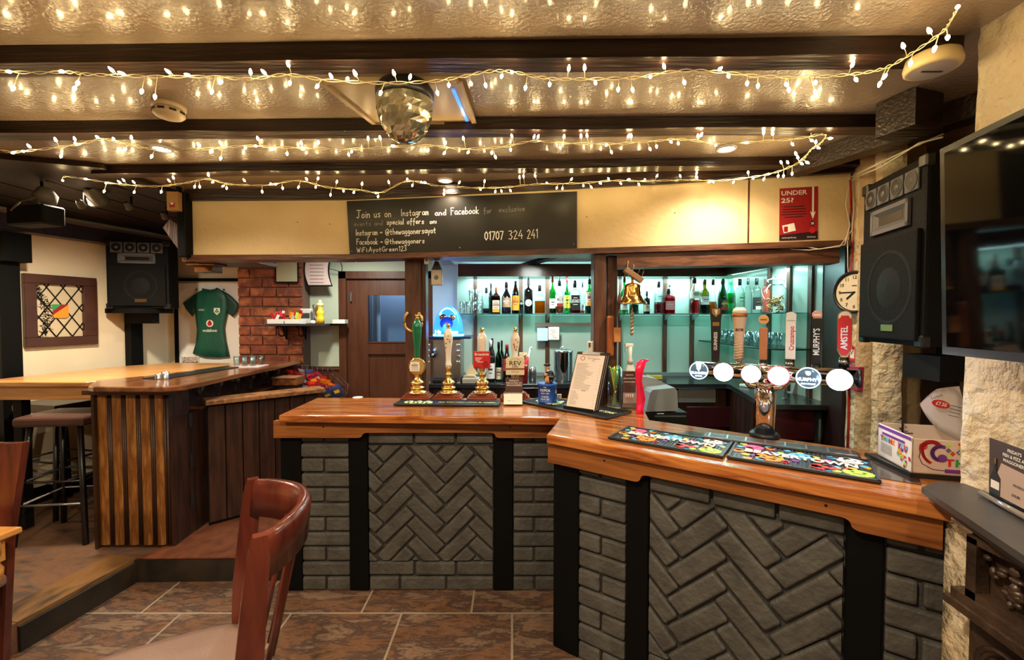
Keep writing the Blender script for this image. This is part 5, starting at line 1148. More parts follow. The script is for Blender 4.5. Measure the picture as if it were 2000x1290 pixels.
# grey scales / tray and folded napkin
m = MB(pm('grey_board', (.42, .40, .35), .5)); a = AY(904, 738, 3.72); b = AY(950, 722, 3.72); m.bb((a.x, 3.67, ZBC + .002), (b.x, 3.80, ZBC + .045), bev=.004); solo('grey_tray', m, 'flat grey tray box on the back counter behind the two middle hand pumps', 'tray')
m = MB(pm('napkin', (.72, .58, .36), .7)); a = AY(906, 722, 3.74)
for i in range(4): m.prism([(a.x, 3.70), (a.x + .12 - i * .01, 3.70), (a.x + .10, 3.78), (a.x + .01 + i * .012, 3.78)], ZBC + .047 + i * .006, ZBC + .050 + i * .006)
m.prism([(0, 0), (.11, 0), (.05, .10)], -.004, .004, face((a.x + .01, 3.765, ZBC + .07), (1, 0, 0))); solo('folded_napkins', m, 'heap of folded cream napkins on the grey tray', 'napkins')
# ice bucket
Yi = 3.85; R = px(20, Yi); b = AY(1100, 725, Yi); zt3 = AY(1100, 688, Yi).z
r = thing('ice_bucket', 'lidded chrome ice bucket behind the menu boards', 'bucket', (b.x, Yi, ZBC + .001)); H = zt3 - ZBC
m = MB(CHROME); m.lathe([(R * .82, .0), (R * .86, .01), (R * .98, H), (R * 1.02, H + .004)], seg=30); part('bucket', m, r, False)
m = MB(CHROME); m.lathe([(R * 1.02, H + .004), (R * 1.0, H + .012), (R * .6, H + .022), (.004, H + .026)], seg=30); m.tube([(-.03, 0, H + .02), (-.02, 0, H + .045), (.02, 0, H + .045), (.03, 0, H + .02)], .004, 6); part('lid', m, r, False)
# cup of napkins and straws
Yk = 3.72; b = AY(1022, 735, Yk); R = px(11, Yk)
r = thing('paper_cup', 'red and white paper cup stuffed with cream napkins and a slanted straw', 'cup', (b.x, Yk, ZBC + .001)); H = AY(1022, 697, Yk).z - ZBC
m = MB(RED); m.lathe([(R * .75, 0), (R * .9, H * .6), (R, H), (R * .95, H)], seg=20); m.use(WHITE).text('Coke', .03, face((0, -R * .95, H * .7), (1, 0, 0)), bold=.02); part('cup', m, r, False)
m = MB(pm('napkin', (0, 0, 0))); rn = random.Random(9)
for i in range(9): a = rn.uniform(0, 6.28); m.box((R * .4 * math.cos(a), R * .4 * math.sin(a), H + .01), (.03, .004, .05), M=Matrix.Rotation(rn.uniform(-.5, .5), 4, 'X'), rz=a)
part('napkins', m, r, False)
m = MB(WHITE); m.tube([(b.x + .01, Yk, ZBC + .05), (b.x + .06, Yk, AY(1040, 680, Yk).z)], .006, 8); m.tube([(b.x + .06, Yk, AY(1040, 680, Yk).z), (b.x + .075, Yk - .005, AY(1040, 680, Yk).z + .004)], .007, 8); part('straw', m, r)
# shaker and dark jug next to the cup
m = MB(STEEL); b = AY(1040, 735, 3.80); m.lathe([(.03, 0), (.034, .09), (.030, .12), (.022, .13)], (b.x, 3.80, ZBC + .001), 20); solo('steel_shaker', m, 'small steel shaker right of the red paper cup', 'shaker')
# hanging notes on a steel rail
Yr = 4.16; a, b = AY(1046, 631, 4.12), AY(1158, 634, 4.12)
r = thing('note_rail', 'brushed steel rail across the back bar panel holding two hanging notes', 'rail', ((a.x + b.x) / 2, 4.12, a.z - .03))
m = MB(STEEL); m.bb((a.x, 4.12, a.z - .035), (b.x, 4.178, a.z)); part('rail', m, r)
m = MB(pm('blue_note', (.52, .72, .80), .6)); a1, b1 = AY(1049, 641, 4.11), AY(1070, 666, 4.11); m.bb((a1.x, 4.11, b1.z), (b1.x, 4.113, a1.z - .0)); part('blue_note', m, r)
m = MB(PAPER); a1, b1 = AY(1071, 639, 4.108), AY(1092, 664, 4.108); m.bb((a1.x, 4.106, b1.z), (b1.x, 4.109, a1.z)); m.use(pm('note_print', (.45, .28, .28), .6)); rn = random.Random(6)
for i in range(6): m.box(((a1.x + b1.x) / 2 + rn.uniform(-.02, .02), 4.1055, b1.z + .02 + i * .015), (rn.uniform(.02, .05), .0006, .004))
part('white_note', m, r)
# two white papers / cloths pinned to the post
m = MB(PAPER); a = AY(1150, 668, 2.9)
m = MB(pm('white_cloth', (.72, .72, .66), .6)); 
for (u0, v0, u1, v1) in [(1149, 668, 1162, 690)]:
    p, q = AY(u0, v0, 2.77), AY(u1, v1, 2.77); m.box(((p.x + q.x) / 2, 2.79, (p.z + q.z) / 2), (.045, .035, .075), bev=.008, seg=2); m.use(pm('brown_dot', (.15, .04, .01), .4)).box(((p.x + q.x) / 2 - .012, 2.771, (p.z + q.z) / 2 + .015), (.012, .003, .03))
solo('white_dispenser', m, 'small white wall dispenser fixed to the left side of the middle post', 'dispenser')
# box of yellow matches behind, papers, glasses on right counter
m = MB(pm('yellow_pack', (.72, .52, .06), .4)); a = AY(1268, 740, 3.9); m.box((a.x + .06, 3.95, ZBC + .02), (.12, .08, .036), bev=.003, rz=.2); m.use(pm('pack_dark', (.08, .05, .02), .4)).box((a.x + .06, 3.95, ZBC + .039), (.10, .03, .002), rz=.2); solo('yellow_packet', m, 'small yellow packet lying on the back counter right of the spray bottle', 'packet')
m = MB(WHITE); a = AZ(1469, 757, ZBC); m.box((a.x, a.y + .03, ZBC + .012), (.14, .09, .02), rz=.4, bev=.003); solo('white_pad', m, 'white order pad lying at the corner of the back counter', 'pad')
def goblet(name, u, Y, H, R, zb, label, group=None, mt=GLASS, flip=False):
    x = AY(u, 700, Y).x; m = MB(mt); pr = [(R * .8, 0), (R * .75, .004), (.006, .012), (.005, H * .45), (R * .6, H * .55), (R, H * .75), (R * .92, H), (R * .86, H), (R * .92, H * .75), (.003, H * .52)]
    m.lathe([(r_, z_) for r_, z_ in pr], seg=18, cap=False); o = part(name, m, None, False); o.location = (x, Y, zb); return tag(o, label, 'glass', group)
goblet('stemmed_glass', 1537, 2.98, .19, .034, ZBC + .001, 'stemmed glass on the right-hand counter, left of the pair')
goblet('stemmed_glass', 1578, 2.95, .21, .036, ZBC + .001, 'stemmed glass on the right-hand counter, right of the pair, below the dark lens')
m = MB(pm('grey_card', (.42, .43, .46), .6)); a, b = AY(1546, 775, 3.2), AY(1592, 735, 3.2); m.prism([(a.x, ZBC + .002), (b.x, ZBC + .002), (b.x - .02, b.z - .02), (a.x + .04, b.z)], 0, .006, face((0, 3.2, 0), (1, 0, 0))); m.bb((a.x, 3.19, ZBC + .001), (b.x, 3.26, ZBC + .006)); solo('grey_notice_stand', m, 'grey card stand behind the two stemmed glasses on the right counter', 'stand')

# ---------------------------------------------------------------- things hung round the opening
Yb_ = 2.72; c = AY(1235, 575, Yb_); k = px(1, Yb_)
r = thing('bar_bell', 'polished brass bell with knotted rope hanging in the right-hand bar opening', 'bell', (c.x, Yb_, AY(1235, 655, Yb_).z))
zT, zB = AY(1235, 553, Yb_).z, AY(1235, 594, Yb_).z; h = zT - zB
m = MB(BRASS); m.lathe([(k * 29, 0), (k * 28, h * .05), (k * 22, h * .18), (k * 17.5, h * .4), (k * 16, h * .7), (k * 15, h * .88), (k * 11, h * .96), (k * 5, h)], (c.x, Yb_, zB), 32); m.cyl((c.x, Yb_, zT), (c.x, Yb_, zT + .03), .008); part('bell_cup', m, r)
m = MB(pm('bracket_brown', (.30, .17, .10), .4, .5)); a = AY(1222, 528, Yb_); b = AY(1252, 548, Yb_); m.box(((a.x + b.x) / 2, Yb_, (a.z + b.z) / 2), (.13, .04, .035), M=Matrix.Translation(((a.x + b.x) / 2, 0, (a.z + b.z) / 2)) @ Matrix.Rotation(.6, 4, 'Y') @ Matrix.Translation((-(a.x + b.x) / 2, 0, -(a.z + b.z) / 2)), bev=.004)
for i, dx in enumerate((-.05, -.01, .03, .06)): m.tube([(c.x + dx, Yb_, zT + .04), (c.x + dx + .015, Yb_ - .01, zT + .10), (c.x + dx * .3, Yb_ + .02, 2.08)], .004, 5)
part('bracket', m, r)
m = MB(pm('rope', (.55, .46, .32), .8)); zr = AY(1235, 654, Yb_).z; pts = [(c.x + .003 * math.sin(i * 1.9), Yb_ + .003 * math.cos(i * 1.9), zB + .02 - (zB + .02 - zr) * i / 30) for i in range(31)]; m.tube(pts, [.004 + (.006 if i > 9 else 0) + .0016 * (i % 2) for i in range(31)], 8); part('bell_rope', m, r)
# horseshoe
Yh = 3.035; cx, cz = AY(807, 630, Yh).x, AY(807, 628, Yh).z; k = px(1, Yh)
m = MB(pm('horseshoe_brass', (.75, .45, .15), .3, .8)); pts = []
for i in range(19): a = math.radians(130 + i * 280 / 18); pts.append((cx + k * 18 * math.cos(a) * (1 if 4 < i < 14 else .96), Yh + .004, cz + k * 20 * math.sin(a)))
m.tube(pts, [.010] * 19, 8); m.ball(pts[0], .012, 8); m.ball(pts[-1], .012, 8)
solo('horseshoe', m, 'brass horseshoe nailed points-up on the dark wooden post', 'horseshoe')
# white lamp / speaker-ish boxes by the left post
Yw = 3.12; a, b = AY(843, 528, Yw), AY(864, 558, Yw)
r = thing('white_sensor', 'white boxed sensor with round grey lens hanging right of the horseshoe post', 'sensor', ((a.x + b.x) / 2, Yw, b.z))
m = MB(WHITE); m.bb((a.x, Yw - .03, b.z), (b.x, Yw + .03, a.z), bev=.006); part('housing', m, r); m = MB(GREYP); m.lathe([(.016, 0), (.012, .006)], M=face(((a.x + b.x) / 2, Yw - .03, (a.z + b.z) / 2), (1, 0, 0)), seg=16); part('lens', m, r)
m = MB(DGREY); m.prism([(-.035, 0), (.035, 0), (.012, .06), (-.012, .06)], -.02, .02, face(((a.x + b.x) / 2, Yw, a.z), (1, 0, 0))); m.tube([((a.x + b.x) / 2, Yw, a.z + .05), ((a.x + b.x) / 2 - .02, Yw, a.z + .10), ((a.x + b.x) / 2 - .09, Yw - .01, 2.06)], .005, 6); part('hanger', m, r)
m = MB(WHITE); p = AY(834, 508, 3.0); m.bb((p.x - .016, 2.98, p.z - .03), (p.x + .016, 3.0, p.z + .015), bev=.003); m.use(DGREY).bb((p.x - .006, 2.976, p.z - .012), (p.x + .006, 2.98, p.z)); solo('junction_box', m, 'tiny white junction box under the bulkhead beside the horseshoe post', 'junction box')
# wall-mounted cork lever on the middle post
Yl = 2.77; f = lambda u, v: AY(u, v, Yl)
r = thing('bottle_opener_lever', 'wall-mounted corkscrew with wooden body and long dark handle on the middle post', 'bottle opener', (f(1200, 700).x, Yl, f(1200, 700).z))
m = MB(pm('orange_wood', (.34, .10, .03), .3, coat=.3)); a, b = f(1183, 617), f(1196, 695); m.bb((a.x, Yl - .05, b.z), (b.x, Yl - .012, a.z), bev=.012, seg=2); a, b = f(1195, 640), f(1208, 668); m.use(pm('light_orange_wood', (.55, .24, .08), .4)).bb((a.x, Yl - .06, b.z), (b.x, Yl - .02, a.z), bev=.003); part('wooden_body', m, r)
m = MB(pm('lever_brown', (.12, .035, .015), .35)); m.tube([f(1205, 640) - Vector((0, .04, 0)), f(1204, 610) - Vector((0, .04, 0)), f(1205, 598) - Vector((0, .04, 0)), f(1207, 580) - Vector((0, .04, 0)), f(1207, 572) - Vector((0, .04, 0))], [.004, .004, .010, .011, .005], 8); part('lever', m, r)
# ================================================================ LEFT SIDE: SERVERY COUNTER, TABLE, STOOLS
ZL = 1.23
lc = thing('servery_counter', 'tall counter with dark polished top and fluted golden wood end beside the step', 'bar counter', (-2.4, 3.4, RZ))
fl, fr = AY(190, 900, 2.82).x, AY(330, 900, 2.82).x
m = MB(DKVARN); slab(m, [(-2.86, 2.98), (-2.68, 2.74), (-2.62, 2.71), (-2.17, 2.70), (-2.09, 2.78), (-2.12, 4.378), (-2.50, 4.378), (-2.66, 3.3)], ZL - .035, ZL, .008); part('worktop', m, lc)
m = MB(pm('dark_red_brown', (.06, .02, .01), .35, var=[(.10, .035, .016)], vscale=4, stretch=(.5, 4, 4))); m.bb((fl - .05, 2.78, ZL - .065), (fr + .03, 2.86, ZL - .036)); part('apron', m, lc)
m = MB(FLUTED); m.bb((fl, 2.83, RZ + .001), (fr, 2.9, ZL - .066))
m.bb((fl - .012, 2.80, RZ + .001), (fl + .006, 2.92, ZL - .066)); part('end_panel', m, lc)
nf = 5; w_ = (fr - fl) / nf
for i in range(nf):
    mb = MB(FLUTE); x0 = fl + i * w_; ww = [.74, .72, .74, .72, .62][i] * w_
    pr = [(x0 + ww * t, 2.83 - .014 * math.sin(math.pi * t) ** .5 if 0 < t < 1 else 2.83) for t in [k / 8 for k in range(9)]]
    mb.prism(pr, RZ + .02, ZL - .068)
    for k in range(2): mb.use(FLUTED); xx = x0 + ww + (w_ - ww) * (k + .5) / 2; mb.cyl((xx, 2.828, RZ + .02), (xx, 2.828, ZL - .068), .008, seg=8)
    part('fluted_board', mb, lc)
m = MB(DKPLANK); m.prism([(fr, 2.83), (fr + .02, 2.83), (-2.25, 3.12), (-2.25, 4.38), (-2.5, 4.38), (-2.62, 3.1), (fl, 2.9)], RZ, 1.0); m.prism([(fr - .03, 2.86), (fr, 2.86), (-2.24, 3.0), (-2.30, 3.0)], 1.0, ZL - .036); m.bb((-2.5, 2.95, 1.0), (-2.42, 4.37, ZL - .036)); part('carcass', m, lc)
for i, z in enumerate((.35, .62, .9)):
    m = MB(pm('door_hardware', (.05, .05, .055), .4, .6)); m.bb((-2.235, 2.99, z), (-2.226, 3.01, z + .1)); part('hinge', m, lc)
m = MB(DKVARN); m.bb((-2.42, 3.13, 1.0), (-2.245, 4.37, 1.02)); part('glass_ledge', m, lc)
m = MB(BRK)
gl = []
for i in range(12):
    y = 3.08 + i * .105 + (.02 if i % 2 else 0); gl.append((-2.285 - (.075 if i % 2 else 0), y + .08))
def wine_glass(nm, H, R):
    mb = MB(GLASS); mb.lathe([(R * .85, 0), (R * .8, .003), (.005, .010), (.004, H * .42), (R * .55, H * .5), (R, H * .68), (R * .88, H), (R * .82, H), (R * .93, H * .68), (.003, H * .47)], seg=16, cap=False); return part(nm, mb, None, False)
spread(wine_glass('wine_glass', .165, .036), [(x, y, 1.021) for x, y in gl], lambda i: 'small stemmed glass on the ledge under the dark servery worktop', 'stemmed glasses under the servery worktop')
# upturned small glasses on a mat by the chimney
m = MB(pm('pink_white_mat', (.72, .60, .58), .6)); a = AZ(487, 708, ZL); m.box((-2.33, 3.85, ZL + .003), (.24, .2, .005), rz=.1); solo('glass_mat', m, 'pale mat under the upturned glasses by the brick chimney', 'mat')
spread(tumbler_mesh('small_glass', .026, .085, GCL), [(-2.41, 3.80, ZL + .007), (-2.34, 3.80, ZL + .007), (-2.27, 3.80, ZL + .007), (-2.38, 3.87, ZL + .007), (-2.31, 3.88, ZL + .007), (-2.25, 3.9, ZL + .007)], lambda i: 'small clear glass on the pale mat beside the brick chimney', 'small glasses by the brick chimney')
m = MB(BLACK); m.prism([(-2.60, 3.05), (-2.42, 3.02), (-2.36, 3.75), (-2.5, 3.78)], ZL + .001, ZL + .007); solo('rubber_mat', m, 'flat black rubber mat on the dark servery worktop', 'mat')
for i, (u, h, r_) in enumerate([(309, .040, .020), (322, .052, .022)]):
    y = 3.02 + i * .01; x = AY(u, 700, y).x; m = MB(STEEL); m.lathe([(r_, 0), (r_, h), (r_ * .8, h), (r_ * .8, .004)], seg=20, cap=False); m.lathe([(r_ * .98, 0), (r_ * .98, .003)], seg=20)
    o = part('steel_measure', m, None, False); o.location = (x, y, ZL + .001 + (.007 if 0 else 0)); tag(o, ['short steel spirit measure, left of the pair', 'taller steel spirit measure, right of the pair'][i] + ' on the dark servery top', 'measure')
# flap counter with planked half door
fd = thing('half_door', 'dark planked half door with rough wooden shelf top between servery and main bar', 'door', (-1.9, 3.4, RZ))
A, Bp = Vector((-2.185, 3.10, 0)), Vector((-1.62, 3.62, 0)); d = (Bp - A).normalized(); n = Vector((-d.y, d.x, 0)); L = (Bp - A).length
T = Matrix.Translation(Vector((A.x, A.y, 0))) @ Matrix((d, n, Vector((0, 0, 1)))).transposed().to_4x4(); zt = 1.075
m = MB(DKPLANK)
for i in range(7): m.box((L * (i + .5) / 7, .01, (RZ + .03 + zt - .05) / 2), (L / 7 - .006, .022, zt - .08 - RZ), M=T, bev=.003)
m.use(BLACKM).box((L / 2, .025, .6), (L, .01, .9), M=T); part('planked_leaf', m, fd)
m = MB(pm('worn_board', (.16, .062, .024), .35, bump=.2, bscale=14, var=[(.32, .15, .06), (.12, .04, .015)], vscale=5, stretch=(3, 3, 3))); vs = m.box((L * .52, .03, zt - .018), (L * 1.08, .17, .036), M=T, bev=.008, seg=2); part('shelf_top', m, fd)
# wire basket with crisp packets
bk = thing('wire_basket', 'dark wire basket full of crisp packets at the foot of the sage wall', 'basket', (-1.98, 4.15, .9))
P = lambda u, v, y=4.1: AY(u, v, y)
m = MB(pm('basket_wire', (.06, .035, .03), .4, .5)); q = [P(566, 722, 4.2), P(585, 713, 4.25), P(645, 720, 4.25), P(680, 752, 4.0), P(676, 790, 3.95)]
m.tube(q, .005, 6); b0, b1 = P(566, 740, 4.2), P(640, 800, 3.95)
for i in range(8): u = 590 + i * 10; a = P(u, 714 + i * 1.1 + max(0, i - 5) * 8, 4.24 - max(0, i - 5) * .08); m.tube([a, a - Vector((0, 0, .10))], .003, 4)
for dz in (.04, .09): m.tube([p - Vector((0, 0, dz)) for p in q[1:4]], .0035, 4)
part('wire_frame', m, bk)
m = MB(DKPLANK); m.bb((P(590, 760).x, 3.92, 0), (P(676, 760).x, 4.33, P(600, 800).z)); m.bb((P(556, 760).x, 4.12, 0), (P(590, 760).x, 4.33, P(600, 788).z)); part('stand', m, bk)
rn = random.Random(12); cr = [pm('packet_red', (.60, .03, .02), .25), pm('packet_orange', (.85, .22, .02), .25), pm('packet_maroon', (.30, .02, .05), .25), pm('packet_blue', (.05, .06, .16), .25), pm('packet_silver', (.55, .58, .68), .2, .5)]
cn = ['red', 'orange', 'maroon', 'dark blue', 'silver']
for i, (u, v, k) in enumerate([(570, 733, 0), (583, 736, 2), (594, 730, 4), (598, 742, 0), (606, 733, 3), (614, 742, 0), (620, 738, 2), (630, 744, 0), (636, 750, 1), (644, 755, 1), (650, 760, 0), (659, 764, 3), (628, 760, 2), (612, 757, 0), (640, 770, 3), (600, 765, 4)]):
    y = (4.12 if u > 600 else 4.2) + rn.uniform(-.05, .05) - max(0, (u - 620) * .003); c = P(u, v, y); mb = MB(cr[k]); bm0 = len(mb.bm.verts)
    nx, nz = 5, 6; g = []
    R = Matrix.Rotation(rn.uniform(-.7, .7), 4, 'Y') @ Matrix.Rotation(rn.uniform(.2, .8), 4, 'X')
    for sgn in (1, -1):
        gg = []
        for a in range(nx + 1):
            row = []
            for b in range(nz + 1):
                X, Z = (a / nx - .5) * .10, (b / nz - .5) * .13; t = math.sin(math.pi * a / nx) ** .5 * math.sin(math.pi * b / nz) ** .6 if 0 < a < nx and 0 < b < nz else 0
                row.append(mb.bm.verts.new(c + (R @ Vector((X, -sgn * (.016 * t + .0008) + rn.uniform(-.002, .002) * (t > 0), Z)))))
            gg.append(row)
        mb._fin([mb.bm.faces.new((gg[a][b], gg[a + 1][b], gg[a + 1][b + 1], gg[a][b + 1])) for a in range(nx) for b in range(nz)])
    mb.use([PAPER, WHITE, YEL][i % 3]).box((c.x, c.y, c.z), (.05, .001, .03), M=Matrix.Translation(c) @ R @ Matrix.Translation((0, -.018, 0)) @ Matrix.Translation(-c))
    bmesh.ops.remove_doubles(mb.bm, verts=mb.bm.verts[:], dist=.0005)
    solo('crisp_packet', mb, cn[k] + ' crisp packet heaped in the wire basket', 'crisp packet', cn[k] + ' crisp packets in the basket')
m = MB(DKVARN); a, b = P(537, 738, 4.0), P(584, 752, 4.0); m.bb((a.x, 3.95, b.z), (b.x, 4.10, a.z), bev=.003); m.use(pm('light_lip', (.3, .14, .06), .4)).bb((a.x, 3.94, a.z), (b.x, 4.10, a.z + .008)); m.use(DKPLANK).bb((a.x + .01, 3.97, 0), (b.x - .02, 4.09, b.z)); solo('wooden_cabinet', m, 'small reddish wooden cabinet between the glasses and the crisp basket', 'cabinet')

# high light-oak table
ht = thing('high_table', 'high light oak table with thick plank top against the left of the servery', 'table', (-3.2, 3.5, RZ))
m = MB(LOAK); ztb = 1.222
slab(m, [(-3.70, 2.96), (-2.91, 2.96), (-2.875, 2.995), (-2.675, 3.31), (-2.53, 4.22), (-3.30, 4.22), (-3.55, 3.9)], ztb - .032, ztb, .005); part('table_top', m, ht)
m = MB(LOAK); m.bb((-3.62, 3.0, ztb - .13), (-2.90, 3.04, ztb - .033)); m.bb((-3.5, 3.04, ztb - .13), (-3.46, 4.1, ztb - .033)); m.bb((-2.8, 3.35, ztb - .13), (-2.76, 4.1, ztb - .033)); part('apron', m, ht)
for (x, y) in ((-3.50, 3.06), (-2.93, 3.27), (-3.42, 4.08), (-2.74, 4.08)):
    m = MB(BLACKM); m.bb((x - .03, y, RZ + .001), (x + .03, y + .06, ztb - .131)); part('leg', m, ht)

# bar stools
def make_stool():
    r = thing('bar_stool', '', 'stool', (0, 0, 0)); Hs = .86
    mb = MB(LEATH); slab(mb, [(-.21, -.17), (.21, -.17), (.23, 0), (.21, .17), (-.21, .17), (-.23, 0)], Hs - .07, Hs, .022)
    for v in mb.bm.verts: v.co.z -= .0 + .018 * (1 - abs(v.co.x) / .22) * (v.co.z > Hs - .03)
    part('seat', mb, r, False)
    c = {}
    for sx in (-1, 1):
        for sy in (-1, 1):
            mb = MB(BLACK); t, f = Vector((sx * .15, sy * .12, Hs - .07)), Vector((sx * .215, sy * .185, 0)); 
            dd = (f - t).normalized(); mb.tube([t, f], .017, 4); part('leg', mb, r, False)
    for z in (.27, .42):
        k = .15 + .065 * (Hs - .07 - z) / (Hs - .07); k2 = .12 + .065 * (Hs - .07 - z) / (Hs - .07)
        mb = MB(pm('stool_rail', (.30, .30, .32), .3, .8) if z < .3 else BLACK); mb.tube([(-k, -k2, z), (k, -k2, z), (k, k2, z), (-k, k2, z), (-k, -k2, z)], .008, 6); part('foot_rail', mb, r, False)
    return r
st = make_stool(); p = AZ(90, 1060, RZ); st.location = (-3.08, 3.02, RZ); st.rotation_euler = (0, 0, .12)
st['label'] = 'brown leather bar stool with black legs, nearest, at the front of the oak table'; st['group'] = 'bar stools at the oak table'
dup(st, (-3.02, 3.62, RZ), 'brown leather bar stool behind the nearest one, half under the oak table', .5)
dup(st, (-3.57, 3.42, RZ), 'brown leather bar stool left of the nearest one, against the wall', -.2)
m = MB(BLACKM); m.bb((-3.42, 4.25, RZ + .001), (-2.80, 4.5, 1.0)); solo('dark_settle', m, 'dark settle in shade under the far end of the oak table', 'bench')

# ---------------------------------------------------------------- left wall things
def wallT(u, v, off=0):
    c = PW(u, v, off); return Matrix.Translation(c) @ Matrix((dW, Vector((0, 0, 1)), nW)).transposed().to_4x4()
def pa_speaker(name, label, W, H, D, M, mesh_lines=False):
    """M: local x to the right across the front, y up, z out of the front"""
    r = thing(name, label, 'speaker', M.translation)
    mb = MB(BLKCLOTH.copy() if False else pm('speaker_black', (.004, .004, .004), .7, bump=.3, bscale=150, spec=.15)); mb.box((0, 0, -D / 2), (W, H, D), M=M, bev=.012, seg=2); part('cabinet', mb, r)
    gh = H * .60
    mb = MB(BLKCLOTH); mb.box((0, -H / 2 + gh / 2 + .02, .008), (W * .92, gh, .02), M=M, bev=.008, seg=2); part('grille', mb, r)
    mb = MB(pm('cone_grey', (.007, .007, .007), .7, spec=.15)); C = M @ Matrix.Translation((W * .06, -H / 2 + gh * .50 + .02, .0185)); rr = min(W, gh) * .36
    mb.lathe([(rr, 0), (rr * .93, .002), (rr * .9, .0)], M=C, seg=32, cap=False); mb.lathe([(rr * .55, .0), (rr * .3, .004), (.002, .006)], M=C, seg=24, cap=False); part('woofer', mb, r)
    SG = pm('speaker_grey', (.10, .10, .11), .5, spec=.3)
    for i in range(4):
        mb = MB(SG); x = (-1.5 + i) * W * .215; y = H / 2 - H * .105; s = W * .19; C = M @ Matrix.Translation((x, y, .001))
        mb.box((0, 0, .004), (s, s * 1.0, .008), M=C, bev=.002); mb.use(BLACK); mb.lathe([(s * .42, .0085), (s * .40, .0088)], M=C, seg=20); mb.use(SG); mb.lathe([(s * .40, .009), (s * .44, .012), (s * .46, .009)], M=C, seg=20, cap=False); mb.lathe([(s * .16, .009), (s * .08, .013), (.001, .014)], M=C, seg=14, cap=False)
        part('tweeter', mb, r)
    mb = MB(SG); C = M @ Matrix.Translation((0, H / 2 - H * .265, .001)); w, h = W * .60, H * .15; b = .018
    for (cx, cy, sx, sy) in ((0, h / 2 - b / 2, w, b), (0, -h / 2 + b / 2, w, b), (-w / 2 + b / 2, 0, b, h), (w / 2 - b / 2, 0, b, h)): mb.box((cx, cy, .006), (sx, sy, .012), M=C)
    mb.use(pm('horn_inside', (.06, .06, .063), .4)); z = -.0
    f1 = [(-w / 2 + b, -h / 2 + b), (w / 2 - b, -h / 2 + b), (w / 2 - b, h / 2 - b), (-w / 2 + b, h / 2 - b)]; f2 = [(x * .72, y * .5) for x, y in f1]
    for i in range(4): j = (i + 1) % 4; mb.quad(C @ Vector((*f1[i], .011)), C @ Vector((*f1[j], .011)), C @ Vector((*f2[j], .002)), C @ Vector((*f2[i], .002)))
    mb.use(BLACK); mb.quad(*[C @ Vector((*p, .003)) for p in f2]); part('horn', mb, r)
    mb = MB(BRASSD); mb.box((W * .06, -H / 2 + .07, .0195), (W * .19, .028, .003), M=M); mb.use(BLACK).text('speaker', .014, M @ Matrix.Translation((W * .06, -H / 2 + .07, .0215)), fit=W * .14) if False else None; part('badge', mb, r)
    for sx in (-1, 1):
        for sy in (-1, 1): mb = MB(BLACK); mb.box((sx * (W / 2 - .02), sy * (H / 2 - .02), -.01), (.05, .05, .035), M=M, bev=.006); part('corner_guard', mb, r)
    return r
# it hangs in front of the black wall post
Ysp = 3.90; a, b, cc = AY(205, 468, Ysp), AY(328, 474, Ysp + .1), AY(206, 598, Ysp)
xd = (Vector((b.x, b.y, 0)) - Vector((a.x, a.y, 0))).normalized(); Wp = (Vector((b.x, b.y, 0)) - Vector((a.x, a.y, 0))).length; Hp = a.z - cc.z + .02
ctr = (Vector((a.x, a.y, 0)) + Vector((b.x, b.y, 0))) / 2 + Vector((0, 0, a.z - Hp / 2))
pa_speaker('loudspeaker', 'black loudspeaker on the left wall above the oak table, beside the framed shirt', Wp, Hp, .17, face(ctr, xd))
m = MB(BLACKM); p = PW(250, 600); m.box(((p.x + ctr.x) / 2 + .08, (p.y + ctr.y) / 2 - .02, ctr.z - Hp / 2 - .0225), (.42, .3, .043), rz=-.26); m.box((p.x + .22, p.y - .10, ctr.z - Hp / 2 - .09), (.34, .06, .1), rz=-.26)
solo('speaker_shelf_mount', m, 'black bracket under the left loudspeaker', 'bracket')
# framed shirt on the back wall
Ysh = YB - .012; a, b = AY(347, 548, Ysh), AY(466, 548, Ysh); zb = AY(400, 712, Ysh).z
m = MB(pm('poster_white', (.88, .86, .84), .35)); m.bb((a.x, Ysh, zb - .2), (b.x, Ysh + .006, a.z - .03)); solo('shirt_panel', m, 'white backing panel behind the green rugby shirt', 'panel')
SHG = pm('shirt_green', (.004, .095, .055), .5, bump=.25, bscale=9, var=[(.003, .06, .04)], vscale=5, stretch=(3, 3, .6)); SHD = pm('sleeve_green', (.004, .045, .04), .5)
sh_ = thing('rugby_shirt', 'green rugby shirt with white sponsor lettering pinned on the white panel', 'shirt', AY(412, 700, Ysh - .02))
Ys_ = Ysh - .03; k = px(1, Ys_); T = face((0, Ys_, 0), (1, 0, 0)); Q = lambda u, v: (AY(u, v, Ys_).x, AY(u, v, Ys_).z)
def puffed(mb, outline, th, T):
    """cloth outline with a little thickness, bulging at its middle"""
    n = len(outline); cx = sum(p[0] for p in outline) / n; cy = sum(p[1] for p in outline) / n; rings = []
    for t, z in ((1, 0), (.97, th * .6), (.75, th * .9), (.4, th * 1.05)):
        rings.append([mb.bm.verts.new(T @ Vector((cx + (x - cx) * t, cy + (y - cy) * t, z + .0025 * math.sin(x * 90)))) for x, y in outline])
    for A_, B_ in zip(rings, rings[1:]): mb._fin([mb.bm.faces.new((A_[i], A_[(i + 1) % n], B_[(i + 1) % n], B_[i])) for i in range(n)], True)
    mb._fin([mb.bm.faces.new(rings[-1]), mb.bm.faces.new(rings[0][::-1])], True)
body = [Q(*p) for p in [(398, 564), (412, 566), (426, 563), (434, 568), (444, 575), (446, 600), (441, 620), (437, 640), (440, 665), (447, 697), (425, 699), (400, 698), (377, 692), (384, 670), (386, 645), (383, 620), (380, 600), (380, 578), (388, 571)]]
m = MB(SHG); puffed(m, body, .022, T); part('shirt_body', m, sh_)
